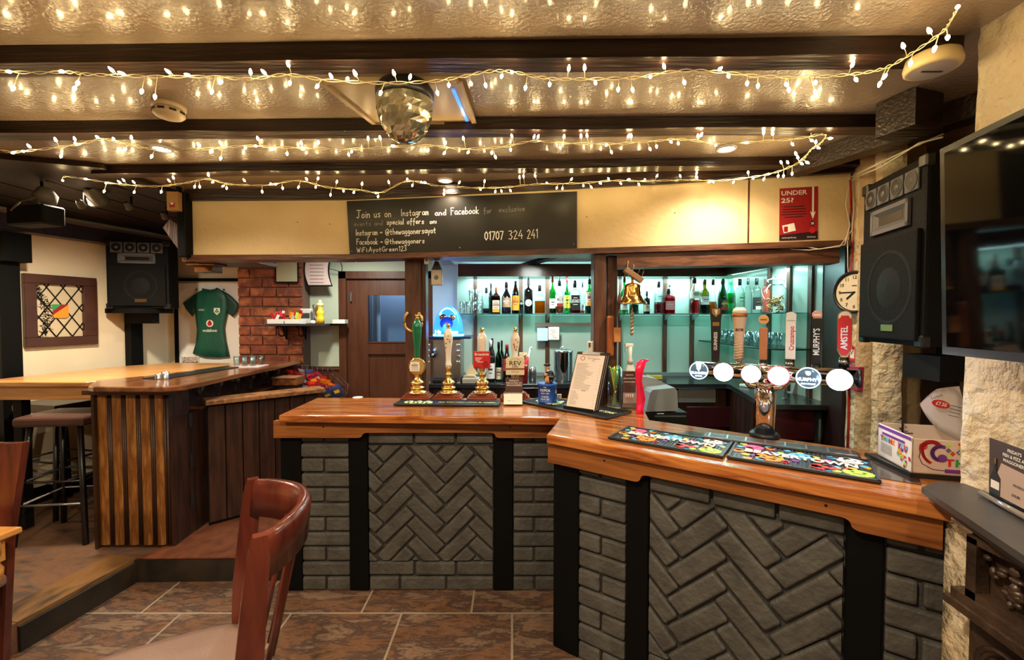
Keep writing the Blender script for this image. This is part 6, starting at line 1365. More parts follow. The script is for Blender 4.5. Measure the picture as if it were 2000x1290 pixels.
m = MB(SHD); puffed(m, [Q(*p) for p in [(390, 569), (378, 577), (365, 588), (358, 592), (363, 604), (376, 619), (382, 608), (382, 590)]], .014, T); part('sleeve', m, sh_)
m = MB(SHD); puffed(m, [Q(*p) for p in [(434, 567), (447, 575), (460, 588), (467, 597), (462, 610), (455, 620), (444, 612), (443, 590)]], .014, T); part('sleeve', m, sh_)
m = MB(SHD); m.tube([T @ Vector((*Q(u, v), .02)) for u, v in [(398, 564), (404, 569), (412, 571), (420, 569), (426, 563)]], .006, 6); part('collar', m, sh_)
m = MB(WHITE); F = lambda u, v, z=.026: T @ Matrix.Translation((*Q(u, v), z))
m.text('vodafone', .040, F(413, 646), bold=.02, fit=k * 28); m.disc((0, 0, 0), k * 7, F(413, 632), 20); m.use(RED).disc((0, -.003, .001), k * 4.5, F(413, 632), 14); m.disc((0, k * 4, .001), k * 2, F(413, 632), 8); part('sponsor_print', m, sh_); m = MB(WHITE); m.text('CCC', .022, F(397, 606), bold=.02, fit=k * 11); part('maker_print', m, sh_); m = MB(WHITE)
m.prism([(-k * 6, k * 7), (k * 6, k * 7), (k * 6, -k * 1), (0, -k * 7), (-k * 6, -k * 1)], 0, .001, F(427, 609))
m.use(GREEN); [m.disc((k * 2.4 * math.cos(q_), k * 1 + k * 2.4 * math.sin(q_), .0014), k * 2, F(427, 609), 10) for q_ in (1.57, 3.6, 5.8)]; m.box((0, -k * 3, .0014), (k, k * 4, .0006), M=F(427, 609)); part('crest', m, sh_)
m = MB(pm('photo_print', (.35, .18, .14), .5, var=[(.7, .6, .5), (.1, .05, .05)], vscale=40)); a, b = AY(355, 698, Ysh - .02), AY(386, 708, Ysh - .02); m.bb((a.x, Ysh - .02, b.z), (b.x, Ysh - .012, a.z)); m.use(PAPER).bb((a.x - .008, Ysh - .0118, b.z - .008), (b.x + .008, Ysh - .002, a.z + .008)); solo('small_photo', m, 'small printed photo under the hem of the green shirt', 'photo')
for u in (384, 437):
    m = MB(BLACK); p = AY(u, 566, Ysh - .01); m.ball((p.x, p.y, p.z), .009, 10); solo('black_pin', m, 'black pin on the white panel at the %s shoulder of the shirt' % ('left' if u < 400 else 'right'), 'pin')
# black stage lights under the dark ceiling
def spot(u, v, Y, label, kind):
    c = AY(u, v, Y); r = thing('stage_light', label, 'stage light', (c.x, c.y, c.z), None)
    if kind == 0:
        mb = MB(BLACKM); mb.box(tuple(c - Vector((.02, 0, .10))), (.30, .12, .12), M=Matrix(), bev=.01, rz=-.2); part('housing', mb, r)
        mb = MB(pm('dusty_white', (.13, .11, .085), .7)); mb.lathe([(.05, -.05), (.06, 0), (.03, .05)], (c.x + .04, c.y, c.z + .03), 16); mb.tube([c + Vector((.05, -.06, 0)), c + Vector((.10, -.07, -.10))], .006, 6); mb.tube([c + Vector((-.05, -.06, -.02)), c + Vector((-.10, -.07, -.08))], .006, 6); mb.tube([c + Vector((-.05, -.06, -.02)), c + Vector((.05, -.06, 0))], .006, 6); part('yoke', mb, r)
    else:
        s = .055 if kind == 1 else .022; M = Matrix.Translation(c) @ Matrix.Rotation(.9, 4, 'X') @ Matrix.Rotation(.2, 4, 'Y')
        mb = MB(pm('spot_grey', (.09, .075, .055), .5, .2)); mb.lathe([(s * .5, s * 2.0), (s * .85, s * 1.4), (s, 0), (s * 1.12, -.01), (s * 1.0, -.012), (s * .9, .01), (s * .6, s)], M=M, seg=24, cap=False); part('can', mb, r)
        mb = MB(BLACK); mb.lathe([(s * .88, .012), (s * .85, .014)], M=M, seg=20); part('lens', mb, r)
    mb = MB(BLACKM); mb.tube([c + Vector((0, .02, .02)), Vector((c.x, c.y + .02, CEIL - .031))], .008, 6); part('hanger', mb, r); return r
spot(76, 392, 2.75, 'black box stage light with pale yoke at far left under the dark ceiling', 0)
spot(192, 392, 3.0, 'grey can spotlight with round dark mouth under the dark ceiling', 1)
spot(160, 402, 2.9, 'small pale clip-on lamp just left of the can spotlight', 2)
spot(252, 405, 3.1, 'tiny spotlight between the can spotlight and the wooden block', 2)
spot(322, 424, 3.35, 'tiny dim spotlight nearest the bracket at the bulkhead corner', 2)
m = MB(pm('block_pine', (.42, .24, .09), .5, var=[(.32, .15, .05)], vscale=9)); a, b = AY(327, 375, 2.97), AY(350, 412, 2.97); m.bb((a.x, 2.96, b.z), (b.x, 3.0, a.z), bev=.002); m.use(REDD).box(((a.x + b.x) / 2, 2.959, b.z + .035), (.035, .002, .03)); m.use(PAPER).box(((a.x + b.x) / 2, 2.957, b.z + .045), (.018, .002, .012))
m.use(BLACKM).bb((b.x - .02, 2.97, a.z), (b.x, 3.0, CEIL - .002)); solo('pine_block', m, 'pale pine block with a small red mark on the corner post of the bulkhead', 'block')

# condiment shelf between chimney and door
Yc2 = 4.22; P = lambda u, v, y=Yc2: AY(u, v, y); zsh = P(590, 633).z
cs_ = thing('condiment_shelf', 'narrow dark shelf with scrolled brackets across the brick chimney', 'shelf', (P(595, 633).x, 4.28, zsh - .02))
m = MB(pm('grey_slate_shelf', (.035, .03, .028), .35)); m.bb((P(525, 633).x, 4.15, zsh - .02), (dx0 - .01, 4.385, zsh), bev=.002); m.bb((cx1 + .01, 4.30, zsh - .02), (dx0 - .01, 4.54, zsh)); part('board', m, cs_)
for u in (544, 583):
    x = P(u, 650).x; m = MB(BLACKM); m.tube([(x, 4.37, zsh - .022), (x, 4.37, zsh - .16)], .008, 6); m.tube([(x, 4.18, zsh - .024), (x, 4.37, zsh - .024)], .008, 6)
    m.tube([(x, 4.19 + .0, zsh - .03)] + [(x, 4.28 + .06 * math.cos(t), zsh - .075 + .05 * math.sin(t)) for t in [2.6 + i * .45 for i in range(12)]] + [(x, 4.36, zsh - .15)], .006, 6); part('scroll_bracket', m, cs_)
tr = thing('sauce_tray', 'left white tray of red sauce sachets on the condiment shelf', 'tray', (P(543, 628).x, 4.22, zsh + .001), 'white sauce trays on the condiment shelf')
m = MB(WHITE); W2, D2, H2 = .155, .11, .045
m.bb((-W2 / 2, -D2 / 2, 0), (W2 / 2, D2 / 2, .004)); [m.bb(*bx_) for bx_ in (((-W2 / 2, -D2 / 2, 0), (W2 / 2, -D2 / 2 + .004, H2)), ((-W2 / 2, D2 / 2 - .004, 0), (W2 / 2, D2 / 2, H2)), ((-W2 / 2, -D2 / 2, 0), (-W2 / 2 + .004, D2 / 2, H2)), ((W2 / 2 - .004, -D2 / 2, 0), (W2 / 2, D2 / 2, H2)))]; part('tray_body', m, tr, False)
dup(tr, (P(573, 628).x + .02, 4.22, zsh + .001), 'right white tray of orange and green sachets on the condiment shelf')
dup(tr, (P(651, 628).x - .01, 4.42, zsh + .001), 'far white tray by the door, right of the yellow pepper mill', scale=(.8, .8, .9))
rn = random.Random(3); sc_ = [('red', RED), ('white', PAPER), ('blue', pm('sachet_blue', (.03, .04, .18), .4)), ('orange', ORANGE), ('lime', LIME)]
for i in range(22):
    k2 = [0, 0, 1, 0, 2, 0, 1, 0][i % 8] if i < 12 else [3, 4, 0, 3, 1, 0][i % 6]; u = 535 + (i % 12) * 2.0 if i < 12 else 566 + (i - 12) * 2.6
    mb = MB(sc_[k2][1]); z = zsh + .045 + rn.uniform(0, .055); x = P(u, 620).x; mb.box((x, 4.20 + rn.uniform(-.03, .04), z), (.026, .004, .058), M=Matrix.Translation((x, 4.2, z)) @ Matrix.Rotation(rn.uniform(-.6, .6), 4, 'Y') @ Matrix.Rotation(rn.uniform(-.3, .3), 4, 'X') @ Matrix.Translation((-x, -4.2, -z)))
    solo('sauce_sachet', mb, '%s sauce sachet sticking out of a white tray on the condiment shelf' % sc_[k2][0], 'sachet', '%s sauce sachets on the condiment shelf' % sc_[k2][0])
pmx = P(629, 620, 4.26).x
pmr = thing('pepper_mill', 'tall turned yellow pepper mill on the condiment shelf', 'pepper mill', (pmx, 4.22, zsh + .001)); H = P(629, 587, 4.22).z - zsh; R = px(7.6, 4.22)
m = MB(YEL); m.lathe([(R, 0), (R, H * .25), (R * .8, H * .34), (R * .95, H * .42), (R * .95, H * .5), (R * .7, H * .55), (R * .6, H * .68), (R * .72, H * .72)], seg=22); part('body', m, pmr, False)
m = MB(pm('pale_yellow', (.85, .68, .28), .35)); m.lathe([(R * .72, H * .722), (R * .85, H * .8), (R * .8, H * .86), (R * .3, H * .9), (R * .5, H * .95), (R * .3, H)], seg=22); part('head', m, pmr, False)
m = MB(STEEL); x = P(617, 620, 4.24).x; m.lathe([(.028, 0), (.03, .14), (.034, .18), (.03, .185)], (x, 4.25, zsh + .001), 18); solo('steel_jug', m, 'tall steel canister left of the yellow pepper mill', 'canister')
m = MB(pm('white_pack', (.6, .6, .56), .5)); x = P(597, 620, 4.3).x; m.box((x, 4.32, zsh + .075), (.11, .05, .15), bev=.006); m.use(DGREY).box((x, 4.294, zsh + .08), (.08, .002, .05)); solo('white_carton', m, 'white carton at the back of the condiment shelf behind the sachets', 'carton')
m = MB(WHITE); x = P(611, 628, 4.19).x; m.lathe([(.022, 0), (.026, .012), (.022, .03), (.012, .034)], (x, 4.19, zsh + .001), 16); solo('white_pot', m, 'small white lidded pot at the front edge of the condiment shelf', 'pot')
# notices under the bulkhead
def notice(name, u0, v0, u1, v1, Y, label, frame, paper, curl=0):
    a, b = AY(u0, v0, Y), AY(u1, v1, Y); r = thing(name, label, 'notice', ((a.x + b.x) / 2, Y, b.z)); mb = MB(frame)
    if curl:
        for s_, yo, ms in ((1.0, 0, frame), (.9, -.006, paper)):
            mb = MB(ms); pts = []; n = 8; cx = (a.x + b.x) / 2; hw = (b.x - a.x) / 2 * s_; prev = None
            for i in range(n + 1):
                t = i / n; z = a.z + (b.z - a.z) * (t if s_ == 1 else .02 + .93 * t); off = .035 * math.sin(t * math.pi * .9) * -1
                v = [mb.bm.verts.new((cx - hw + off + .02 * t, Y + yo, z)), mb.bm.verts.new((cx + hw + off + .02 * t, Y + yo, z)), mb.bm.verts.new((cx + hw + off + .02 * t, Y + yo + .004, z)), mb.bm.verts.new((cx - hw + off + .02 * t, Y + yo + .004, z))]
                if prev: mb._fin([mb.bm.faces.new((prev[q], prev[(q + 1) % 4], v[(q + 1) % 4], v[q])) for q in range(4)])
                prev = v
            if s_ < 1:
                mb.use(INK)
                for i in range(6): mb.box((cx - .02, Y - .009, b.z + .04 + i * .035), (.14, .001, .003))
            part('backing' if s_ == 1 else 'sheet', mb, r)
    else:
        mb.bb((a.x, Y, b.z), (b.x, Y + .008, a.z)); part('frame', mb, r); mb = MB(paper); mb.bb((a.x + .012, Y - .002, b.z + .014), (b.x - .012, Y, a.z - .006)); part('sheet', mb, r)
    return r
notice('framed_notice', 537, 506, 583, 553, 4.36, 'grey-green framed notice hanging on the brick chimney', BLACKM, pm('greenish_sheet', (.40, .38, .24), .6))
notice('curled_notice', 598, 500, 648, 560, 4.40, 'curled pinkish notice with black edge hanging left of the door', BLACKM, PINKP, 1)
m = MB(BLACKM); pts = [AY(597, 500, 4.42), AY(603, 540, 4.42), AY(607, 552, 4.42)]; m.tube(pts, .004, 5); m.tube([AY(643, 525, 4.44), AY(655, 528, 4.46), AY(667, 532, 4.49)], .003, 5); m.tube([AY(663, 505, 4.5), AY(668, 520, 4.5), AY(667, 532, 4.49)], .003, 5); solo('thin_cable', m, 'thin dark cable looping over the sage wall beside the door', 'cable')

# ================================================================ THE BULKHEAD'S FACE
# hand-lettering made of single strokes on a chalkboard
GL = {
 'a': [[(.5,.45),(.3,.52),(.1,.4),(.08,.15),(.25,0),(.45,.12),(.5,.45),(.5,.1),(.6,0)]], 'b': [[(.1,1),(.1,0),(.35,0),(.5,.2),(.4,.45),(.1,.42)]], 'c': [[(.5,.45),(.3,.52),(.1,.3),(.15,.05),(.35,0),(.52,.08)]],
 'd': [[(.5,1),(.5,0),(.2,0),(.08,.2),(.2,.45),(.5,.42)]], 'e': [[(.1,.25),(.5,.3),(.4,.5),(.2,.5),(.08,.25),(.2,.02),(.5,.08)]], 'f': [[(.5,.95),(.35,1),(.27,.85),(.25,-.25)],[(.08,.5),(.48,.5)]],
 'g': [[(.5,.45),(.25,.52),(.1,.3),(.2,.08),(.48,.15),(.5,.5),(.48,-.2),(.3,-.35),(.1,-.28)]], 'h': [[(.1,1),(.1,0)],[(.1,.35),(.3,.5),(.45,.4),(.45,0)]], 'i': [[(.15,.5),(.15,0)],[(.15,.68),(.16,.73)]],
 'k': [[(.1,1),(.1,0)],[(.45,.5),(.1,.22),(.5,0)]], 'l': [[(.15,1),(.15,.05),(.25,0)]], 'm': [[(.05,.5),(.07,0)],[(.07,.4),(.22,.5),(.3,.38),(.3,0)],[(.3,.38),(.45,.5),(.55,.38),(.57,0)]],
 'n': [[(.1,.5),(.1,0)],[(.1,.36),(.3,.5),(.46,.38),(.47,0)]], 'o': [[(.3,.5),(.1,.35),(.12,.08),(.32,0),(.5,.15),(.48,.4),(.3,.5)]], 'p': [[(.1,.5),(.1,-.38)],[(.1,.4),(.35,.52),(.5,.3),(.35,.03),(.1,.08)]],
 'r': [[(.1,.5),(.1,0)],[(.1,.33),(.28,.5),(.42,.46)]], 's': [[(.48,.45),(.28,.52),(.12,.38),(.45,.18),(.35,0),(.08,.05)]], 't': [[(.25,.85),(.25,.05),(.4,0)],[(.05,.52),(.45,.52)]],
 'u': [[(.1,.5),(.1,.1),(.28,0),(.45,.15),(.46,.5),(.48,0)]], 'v': [[(.05,.5),(.27,0),(.5,.5)]], 'w': [[(.03,.5),(.15,0),(.3,.4),(.45,0),(.58,.5)]], 'x': [[(.08,.5),(.5,0)],[(.5,.5),(.08,0)]], 'y': [[(.08,.5),(.28,.08)],[(.5,.5),(.2,-.35)]],
 'J': [[(.05,1),(.75,1)],[(.42,1),(.4,.1),(.25,-.02),(.05,.12)]], 'I': [[(.2,1),(.2,0)]], 'F': [[(.1,1),(.1,0)],[(.1,1),(.6,.97)],[(.1,.55),(.48,.57)]], 'W': [[(.0,1),(.18,0),(.35,.7),(.5,0),(.7,1)]], 'A': [[(.02,0),(.3,1),(.58,0)],[(.14,.35),(.46,.35)]],
 'G': [[(.6,.85),(.35,1),(.08,.7),(.08,.25),(.35,0),(.6,.15),(.6,.45),(.38,.45)]], 'w_': [], ':': [[(.1,.42),(.11,.36)],[(.1,.08),(.11,.02)]], '~': [[(.0,.3),(.15,.45),(.35,.3),(.5,.42)]],
 '@': [[(.55,.35),(.4,.6),(.25,.4),(.35,.2),(.55,.35),(.6,.2),(.78,.4),(.7,.85),(.35,1),(.02,.7),(.02,.2),(.3,-.08),(.68,.0)]],
 '0': [[(.3,1),(.08,.75),(.08,.25),(.3,0),(.5,.25),(.5,.75),(.3,1)]], '1': [[(.12,.82),(.28,1),(.28,0)]], '7': [[(.05,1),(.5,1),(.22,0)]], '3': [[(.08,.95),(.35,1),(.48,.78),(.25,.55),(.5,.3),(.35,0),(.05,.06)]], '2': [[(.08,.8),(.3,1),(.5,.78),(.08,0),(.52,.02)]], '4': [[(.38,1),(.05,.35),(.55,.35)],[(.42,.6),(.42,0)]],
}
WD = {'m': .72, 'w': .72, 'i': .3, 'l': .36, '1': .45, ':': .3, '@': .95, 'J': .85, 'W': .82, 'G': .75, 'A': .7, 'F': .7, 'I': .4, ' ': .55, '~': .8}
def handwrite(mb, t, M, size, width, wd):
    tot = sum(WD.get(c, .62) for c in t); kx = width / tot; x = 0
    for c in t:
        jy = random.uniform(-.03, .03)
        for st_ in GL.get(c, []): mb.stroke([((x + px_ ) * kx, (py + jy) * size) for px_, py in st_], wd, M)
        x += WD.get(c, .62)
def facade(uv0, uv1, k, off=.004):
    """matrix of a lettering line from one seen point to another on the bulkhead, and its length"""
    p, d = FP(*uv0, off, k); q, _ = FP(*uv1, off, k); x = (q - p); L = x.length; T = face(p, x.normalized()); return T, L
cb = thing('chalkboard', 'long black chalkboard with white handwriting fixed to the cream bulkhead', 'chalkboard', FP(905, 480, .0, 1)[0])
mb = MB(BOARD); c = [FP(u, v, .012, 1)[0] for u, v in ((683, 497), (1127, 486), (1127, 374), (677, 393))]; n = Vector((-.0, 0, 0)); dd = FP(900, 450, 0, 1)[1]; nn = Vector((-dd.y, dd.x, 0))
f0 = [mb.bm.verts.new(p) for p in c]; f1 = [mb.bm.verts.new(p + nn * .011) for p in c]; mb._fin([mb.bm.faces.new(f0), mb.bm.faces.new(f1[::-1])] + [mb.bm.faces.new((f0[i], f1[i], f1[(i + 1) % 4], f0[(i + 1) % 4])) for i in range(4)]); part('board', mb, cb)
mb = MB(CHALK); random.seed(4)
for t, a, b, sz, wd, mt in [('Join us on', (696, 426), (765, 424), .052, .0045, CHALK), ('Instagram', (782, 422), (838, 420), .044, .004, CHALK), ('and', (849, 421), (872, 420), .036, .004, CHALK), ('Facebook', (880, 420), (936, 417), .046, .0045, CHALK), ('for', (944, 417), (962, 416), .036, .003, CHALKF), ('exclusive', (974, 415), (1026, 412), .036, .003, CHALKF),
     ('events and', (691, 442), (748, 440), .032, .003, CHALKF), ('special offers', (755, 439), (829, 437), .036, .0048, CHALK), ('on:', (839, 437), (854, 436), .03, .0048, CHALK),
     ('Instagram ~', (694, 460), (749, 459), .040, .0042, CHALK), ('@thewaggonersayot', (753, 459), (852, 455), .040, .0045, CHALK), ('Facebook ~', (696, 478), (750, 477), .040, .0042, CHALK), ('@thewaggoners', (752, 477), (830, 475), .036, .0042, CHALK), ('WiFi:AyotGreen123', (697, 493), (795, 490), .033, .0036, CHALK),
     ('01707', (946, 469), (984, 468), .052, .0065, CHALK), ('324', (993, 468), (1022, 466), .054, .0045, CHALK), ('241', (1029, 466), (1052, 465), .056, .0045, CHALK)]:
    T, L = facade(a, b, 1, .0135); mb = MB(mt); handwrite(mb, t, T, sz, L, wd); part('chalk_writing', mb, cb)
for (u, v) in ((898, 484), (687, 491), (1121, 477)):
    mb = MB(STEEL); p = FP(u, v, .014, 1)[0]; mb.ball(p, .004, 8); part('screw', mb, cb)
# age-check poster
ps = thing('age_poster', "dark red poster reading 'UNDER 25?' at the right end of the bulkhead", 'poster', FP(1560, 468, .0, 2)[0])
T, L = facade((1522, 470), (1597, 467), 2, .004); Hh = (FP(1560, 366, 0, 2)[0] - FP(1560, 468, 0, 2)[0]).length
PR = pm('poster_red', (.33, .012, .014), .4)
mb = MB(PR); mb.box((L / 2, Hh / 2, -.001), (L, Hh, .002), M=T); part('sheet', mb, ps)
mb = MB(WHITE); mb.text('UNDER', .036, T @ Matrix.Translation((L * .04, Hh * .90, .0006)), 'LEFT', bold=.02, fit=L * .67); mb.text('25?', .036, T @ Matrix.Translation((L * .04, Hh * .76, .0006)), 'LEFT', bold=.02, fit=L * .32)
mb.box((L * .87, Hh * .74, .0006), (L * .045, Hh * .52, .0006), M=T); mb.prism([(L * .80, Hh * .53), (L * .87, Hh * .38), (L * .94, Hh * .53), (L * .87, Hh * .49)], .0004, .001, T)
mb.text('challenge25.org', .011, T @ Matrix.Translation((L * .06, Hh * .045, .0014)), 'LEFT', fit=L * .38) ; mb.text('Challenge', .011, T @ Matrix.Translation((L * .72, Hh * .045, .0014)), 'LEFT', fit=L * .22)
mb.use(pm('poster_dark', (.025, .008, .012), .4)).prism([(0, 0), (L, 0), (L, Hh * .15), (0, Hh * .10)], .0002, .0008, T)
for i in range(5): mb.box((L * .38, Hh * (.64 - .05 * i), .0005), (L * [.55, .6, .62, .66, .5][i], .005, .0005), M=T)
mb.disc((L * .86, Hh * .30, .001), L * .065, T); mb.use(PAPER).box((L * .25, Hh * .23, .001), (L * .32, Hh * .15, .0006), M=T @ Matrix.Translation((L * .25, Hh * .23, 0)) @ Matrix.Rotation(.2, 4, 'Z') @ Matrix.Translation((-L * .25, -Hh * .23, 0)))
mb.use(PR).box((L * .17, Hh * .21, .0016), (L * .1, Hh * .1, .0006), M=T); mb.use(RED).disc((L * .86, Hh * .17, .001), L * .08, T); mb.use(WHITE).text('25', .016, T @ Matrix.Translation((L * .86, Hh * .30, .0014)), bold=.03); part('print', mb, ps)
# little nail heads on the cream boards
for (u, v) in ((1146, 424), (1318, 416), (581, 434), (644, 438)):
    m = MB(BLACKM); m.ball(FP(u, v, .001)[0], .0035, 6); solo('nail_head', m, 'tiny dark nail head in the cream bulkhead board', 'nail', 'nail heads in the bulkhead')

# ================================================================ CEILING THINGS
def downlight(x, y, label):
    r = thing('downlight', label, 'ceiling light', (x, y, CEIL - .012), 'recessed downlights'); m = MB(WHITE); m.lathe([(.05, .012), (.05, .004), (.044, 0), (.036, .006)], seg=28, cap=False); part('bezel', m, r, False)
    m = MB(ELAMP); m.lathe([(.036, .006), (.02, .002), (.002, 0)], seg=22, cap=False); part('lamp', m, r, False)
downlight(DL[0][0], DL[0][1], 'bright recessed ceiling downlight at left between the second and third beams')
downlight(DL[1][0], DL[1][1], 'recessed ceiling downlight at right between the second and third beams')
downlight(DL[2][0], DL[2][1], 'recessed ceiling downlight just in front of the chalkboard')
c = AZ(330, 205, CEIL); sd = thing('smoke_detector', 'white slotted smoke detector on the ceiling at left between the beams', 'smoke detector', (c.x, c.y, CEIL - .06))
IV = pm('ivory_plastic', (.58, .44, .29), .4)
m = MB(IV); m.lathe([(.060, .06), (.060, .045), (.052, .040)], seg=32); part('base', m, sd, False)
m = MB(IV); m.lathe([(.050, .040), (.056, .034), (.056, .018), (.048, .010), (.030, .003), (.004, 0)], seg=32); m.use(BLACK)
for i in range(9): a = i * 6.283 / 9; m.box((.0555, 0, .026), (.004, .024, .009), M=Matrix.Rotation(a, 4, 'Z'))
part('slotted_dome', m, sd, False)
c = AZ(1822, 108, CEIL - .062); ga = thing('ceiling_alarm', 'large round cream alarm disc by the right wall under the first beam', 'alarm', (c.x, c.y, CEIL - .105))
m = MB(pm('cream_plastic', (.66, .52, .28), .4)); m.lathe([(.060, .042), (.066, .038), (.072, .012), (.070, .0), (.062, -.004)], seg=36); m.use(pm('alarm_under', (.42, .36, .32), .5)); m.lathe([(.058, -.0045), (.05, -.006), (.002, -.007)], seg=30, cap=False); m.use(DGREY).bb((-.035, -.003, -.009), (.03, .003, -.007)); part('disc', m, ga, False)
# ceiling hatch and mirror dome
hc = [AZ(637, 161, CEIL - .02), AZ(735, 239, CEIL - .02), AZ(922, 238, CEIL - .02), AZ(892, 159, CEIL - .02)]
ht_ = thing('ceiling_hatch', 'square cream hatch board with blue-lit edge around the mirror dome', 'hatch', (sum(p.x for p in hc) / 4, sum(p.y for p in hc) / 4, CEIL - .02))
m = MB(pm('hatch_board', (.50, .37, .22), .4)); m.prism([(p.x, p.y) for p in hc], CEIL - .02, CEIL - .001); part('board', m, ht_)
m = MB(pm('hatch_frame', (.42, .30, .18), .45)); 
for a, b in zip(hc, hc[1:] + hc[:1]):
    d = (b - a).normalized(); nn_ = Vector((-d.y, d.x, 0)) * .02; m.prism([(a.x, a.y), (b.x, b.y), ((b + nn_).x, (b + nn_).y), ((a + nn_).x, (a + nn_).y)], CEIL - .03, CEIL - .02)
part('frame', m, ht_)
m = MB(pm('blue_edge', (.05, .2, .8), .3, emit=(.05, .25, 1), es=1.2)); a, b = hc[2], hc[3]; a = a.lerp(b, .05) + Vector((-.025, 0, -.001)); b = hc[3].lerp(hc[2], .15) + Vector((-.03, 0, -.001)); m.prism([(a.x, a.y), (a.x + .012, a.y), (b.x + .012, b.y), (b.x, b.y)], CEIL - .026, CEIL - .021); part('blue_lit_edge', m, ht_)
Yd2 = 1.64; c = AY(791, 200, Yd2); R = px(54, Yd2); mz = AY(791, 190, Yd2).z; bzz = AY(791, 278, Yd2).z
md = thing('mirror_dome', 'black disco light with faceted glass dome hanging under the ceiling hatch', 'disco light', (c.x, Yd2, bzz))
top = CEIL - .031
m = MB(BLACK); m.lathe([(R * .97, mz - .02), (R * 1.02, mz), (R * 1.02, mz + (top - mz) * .5), (R * .9, top)], (c.x, Yd2, 0), 36); part('housing', m, md)
zz = mz - .02; h = zz - bzz
fm = bpy.data.materials.new('faceted_glass'); fm.use_nodes = True; nt = fm.node_tree; bs = nt.nodes['Principled BSDF']; bs.inputs['Base Color'].default_value = (.75, .72, .55, 1); bs.inputs['Metallic'].default_value = .85; bs.inputs['Roughness'].default_value = .08
m = MB(fm); n1, n2 = 22, 9; rings = []
for j in range(n2 + 1):
    a = j / n2 * math.pi / 2; rr = R * 1.0 * math.cos(a * .93); z = zz - h * math.sin(a)
    rings.append([m.bm.verts.new((c.x + rr * math.cos((i + .5 * (j % 2)) * 6.2832 / n1) * random.uniform(.97, 1.02), Yd2 + rr * math.sin((i + .5 * (j % 2)) * 6.2832 / n1) * random.uniform(.97, 1.02), z)) for i in range(n1)])
for A_, B_ in zip(rings, rings[1:]):
    for i in range(n1): m._fin([m.bm.faces.new((A_[i], A_[(i + 1) % n1], B_[i])), m.bm.faces.new((A_[(i + 1) % n1], B_[(i + 1) % n1], B_[i]))])
m._fin([m.bm.faces.new(rings[-1])]); part('faceted_dome', m, md)
# ---------------------------------------------------------------- fairy lights
def z3(x0, pts): return [(x0 + a / 2.857, b / 2.857) for a, b in pts]
S1 = z3(0, [(55,400),(75,488),(350,400),(435,460),(418,490),(628,395),(686,412),(945,405),(1052,420),(792,505),(865,535),(1235,455),(1183,507),(1398,408),(1477,408),(1610,365),(1618,460),(1773,478),(1850,430),(1938,443),(1985,415)]) + \
     z3(650, [(127,418),(343,415),(268,515),(430,435),(583,515),(647,472),(770,463),(852,472),(943,422),(1000,403),(1076,485),(1210,468),(1316,388),(1405,385),(1465,460),(1593,495),(1672,497),(1772,428),(1850,375)]) + \
     z3(1300, [(103,455),(300,388),(350,422),(455,462),(515,475),(672,468),(688,497),(836,458),(834,510),(1040,368),(1060,440),(1197,463),(1227,420),(1328,262),(1368,348),(1475,178),(1503,265),(1573,205),(1630,38)])
S2 = z3(0, [(78,852),(130,845),(165,820),(312,785),(418,780),(422,802),(342,868),(545,768),(635,778),(733,773),(700,832),(848,870),(1112,812),(1232,802),(1232,880),(1175,846),(1370,825),(1427,815),(1440,778),(1517,832),(1602,855),(1682,803),(1695,832),(1775,800),(1945,860),(1962,845)]) + \
     z3(650, [(197,778),(265,775),(340,815),(532,838),(627,803),(624,852),(757,848),(730,778),(887,850),(906,873),(992,833),(1000,765),(1122,768),(1144,768),(1268,822),(1290,768),(1385,765),(1419,762),(1528,810),(1553,845),(1648,765),(1665,765),(1768,828),(1806,815)]) + \
     z3(1300, [(28,790),(70,798),(180,765),(197,757),(280,810),(447,797),(547,745),(598,750),(816,733),(880,727),(813,782),(838,797),(706,802),(913,773),(850,825),(728,862),(738,882),(787,905),(757,912)])
S3 = z3(0, [(350,1008),(482,1000),(592,1022),(582,1065),(668,1018),(692,1010),(748,1020),(750,1070),(900,1068),(945,1012),(968,995),(1087,1040),(1114,1040),(1163,980),(1190,1015),(1248,1037),(1265,1048),(1365,1010),(1463,1068),(1510,1027),(1540,1028),(1577,1048),(1667,1042),(1712,1003),(1774,1000),(1762,1043),(1845,1085),(1917,1065),(1975,1072)]) + \
     z3(650, [(22,1018),(118,1072),(163,1030),(240,1078),(253,1095),(313,1020),(415,1003),(445,1033),(493,1017),(517,1020),(622,1062),(620,1080),(705,1022),(846,1015),(823,1057),(907,1068),(940,1065),(990,1062),(1043,993),(1065,987),(1130,985),(1195,1022),(1250,1047),(1282,1050),(1330,1003),(1398,1035),(1440,1042),(1490,1022),(1540,1000),(1605,1022),(1648,1003),(1706,1027),(1742,1005),(1808,985)]) + \
     z3(1300, [(82,985),(172,970),(175,992),(248,1015),(266,1015),(380,1015),(461,967),(488,995),(550,997),(575,972),(628,980),(658,980),(646,910),(682,910),(706,967)])
bulb_me = None
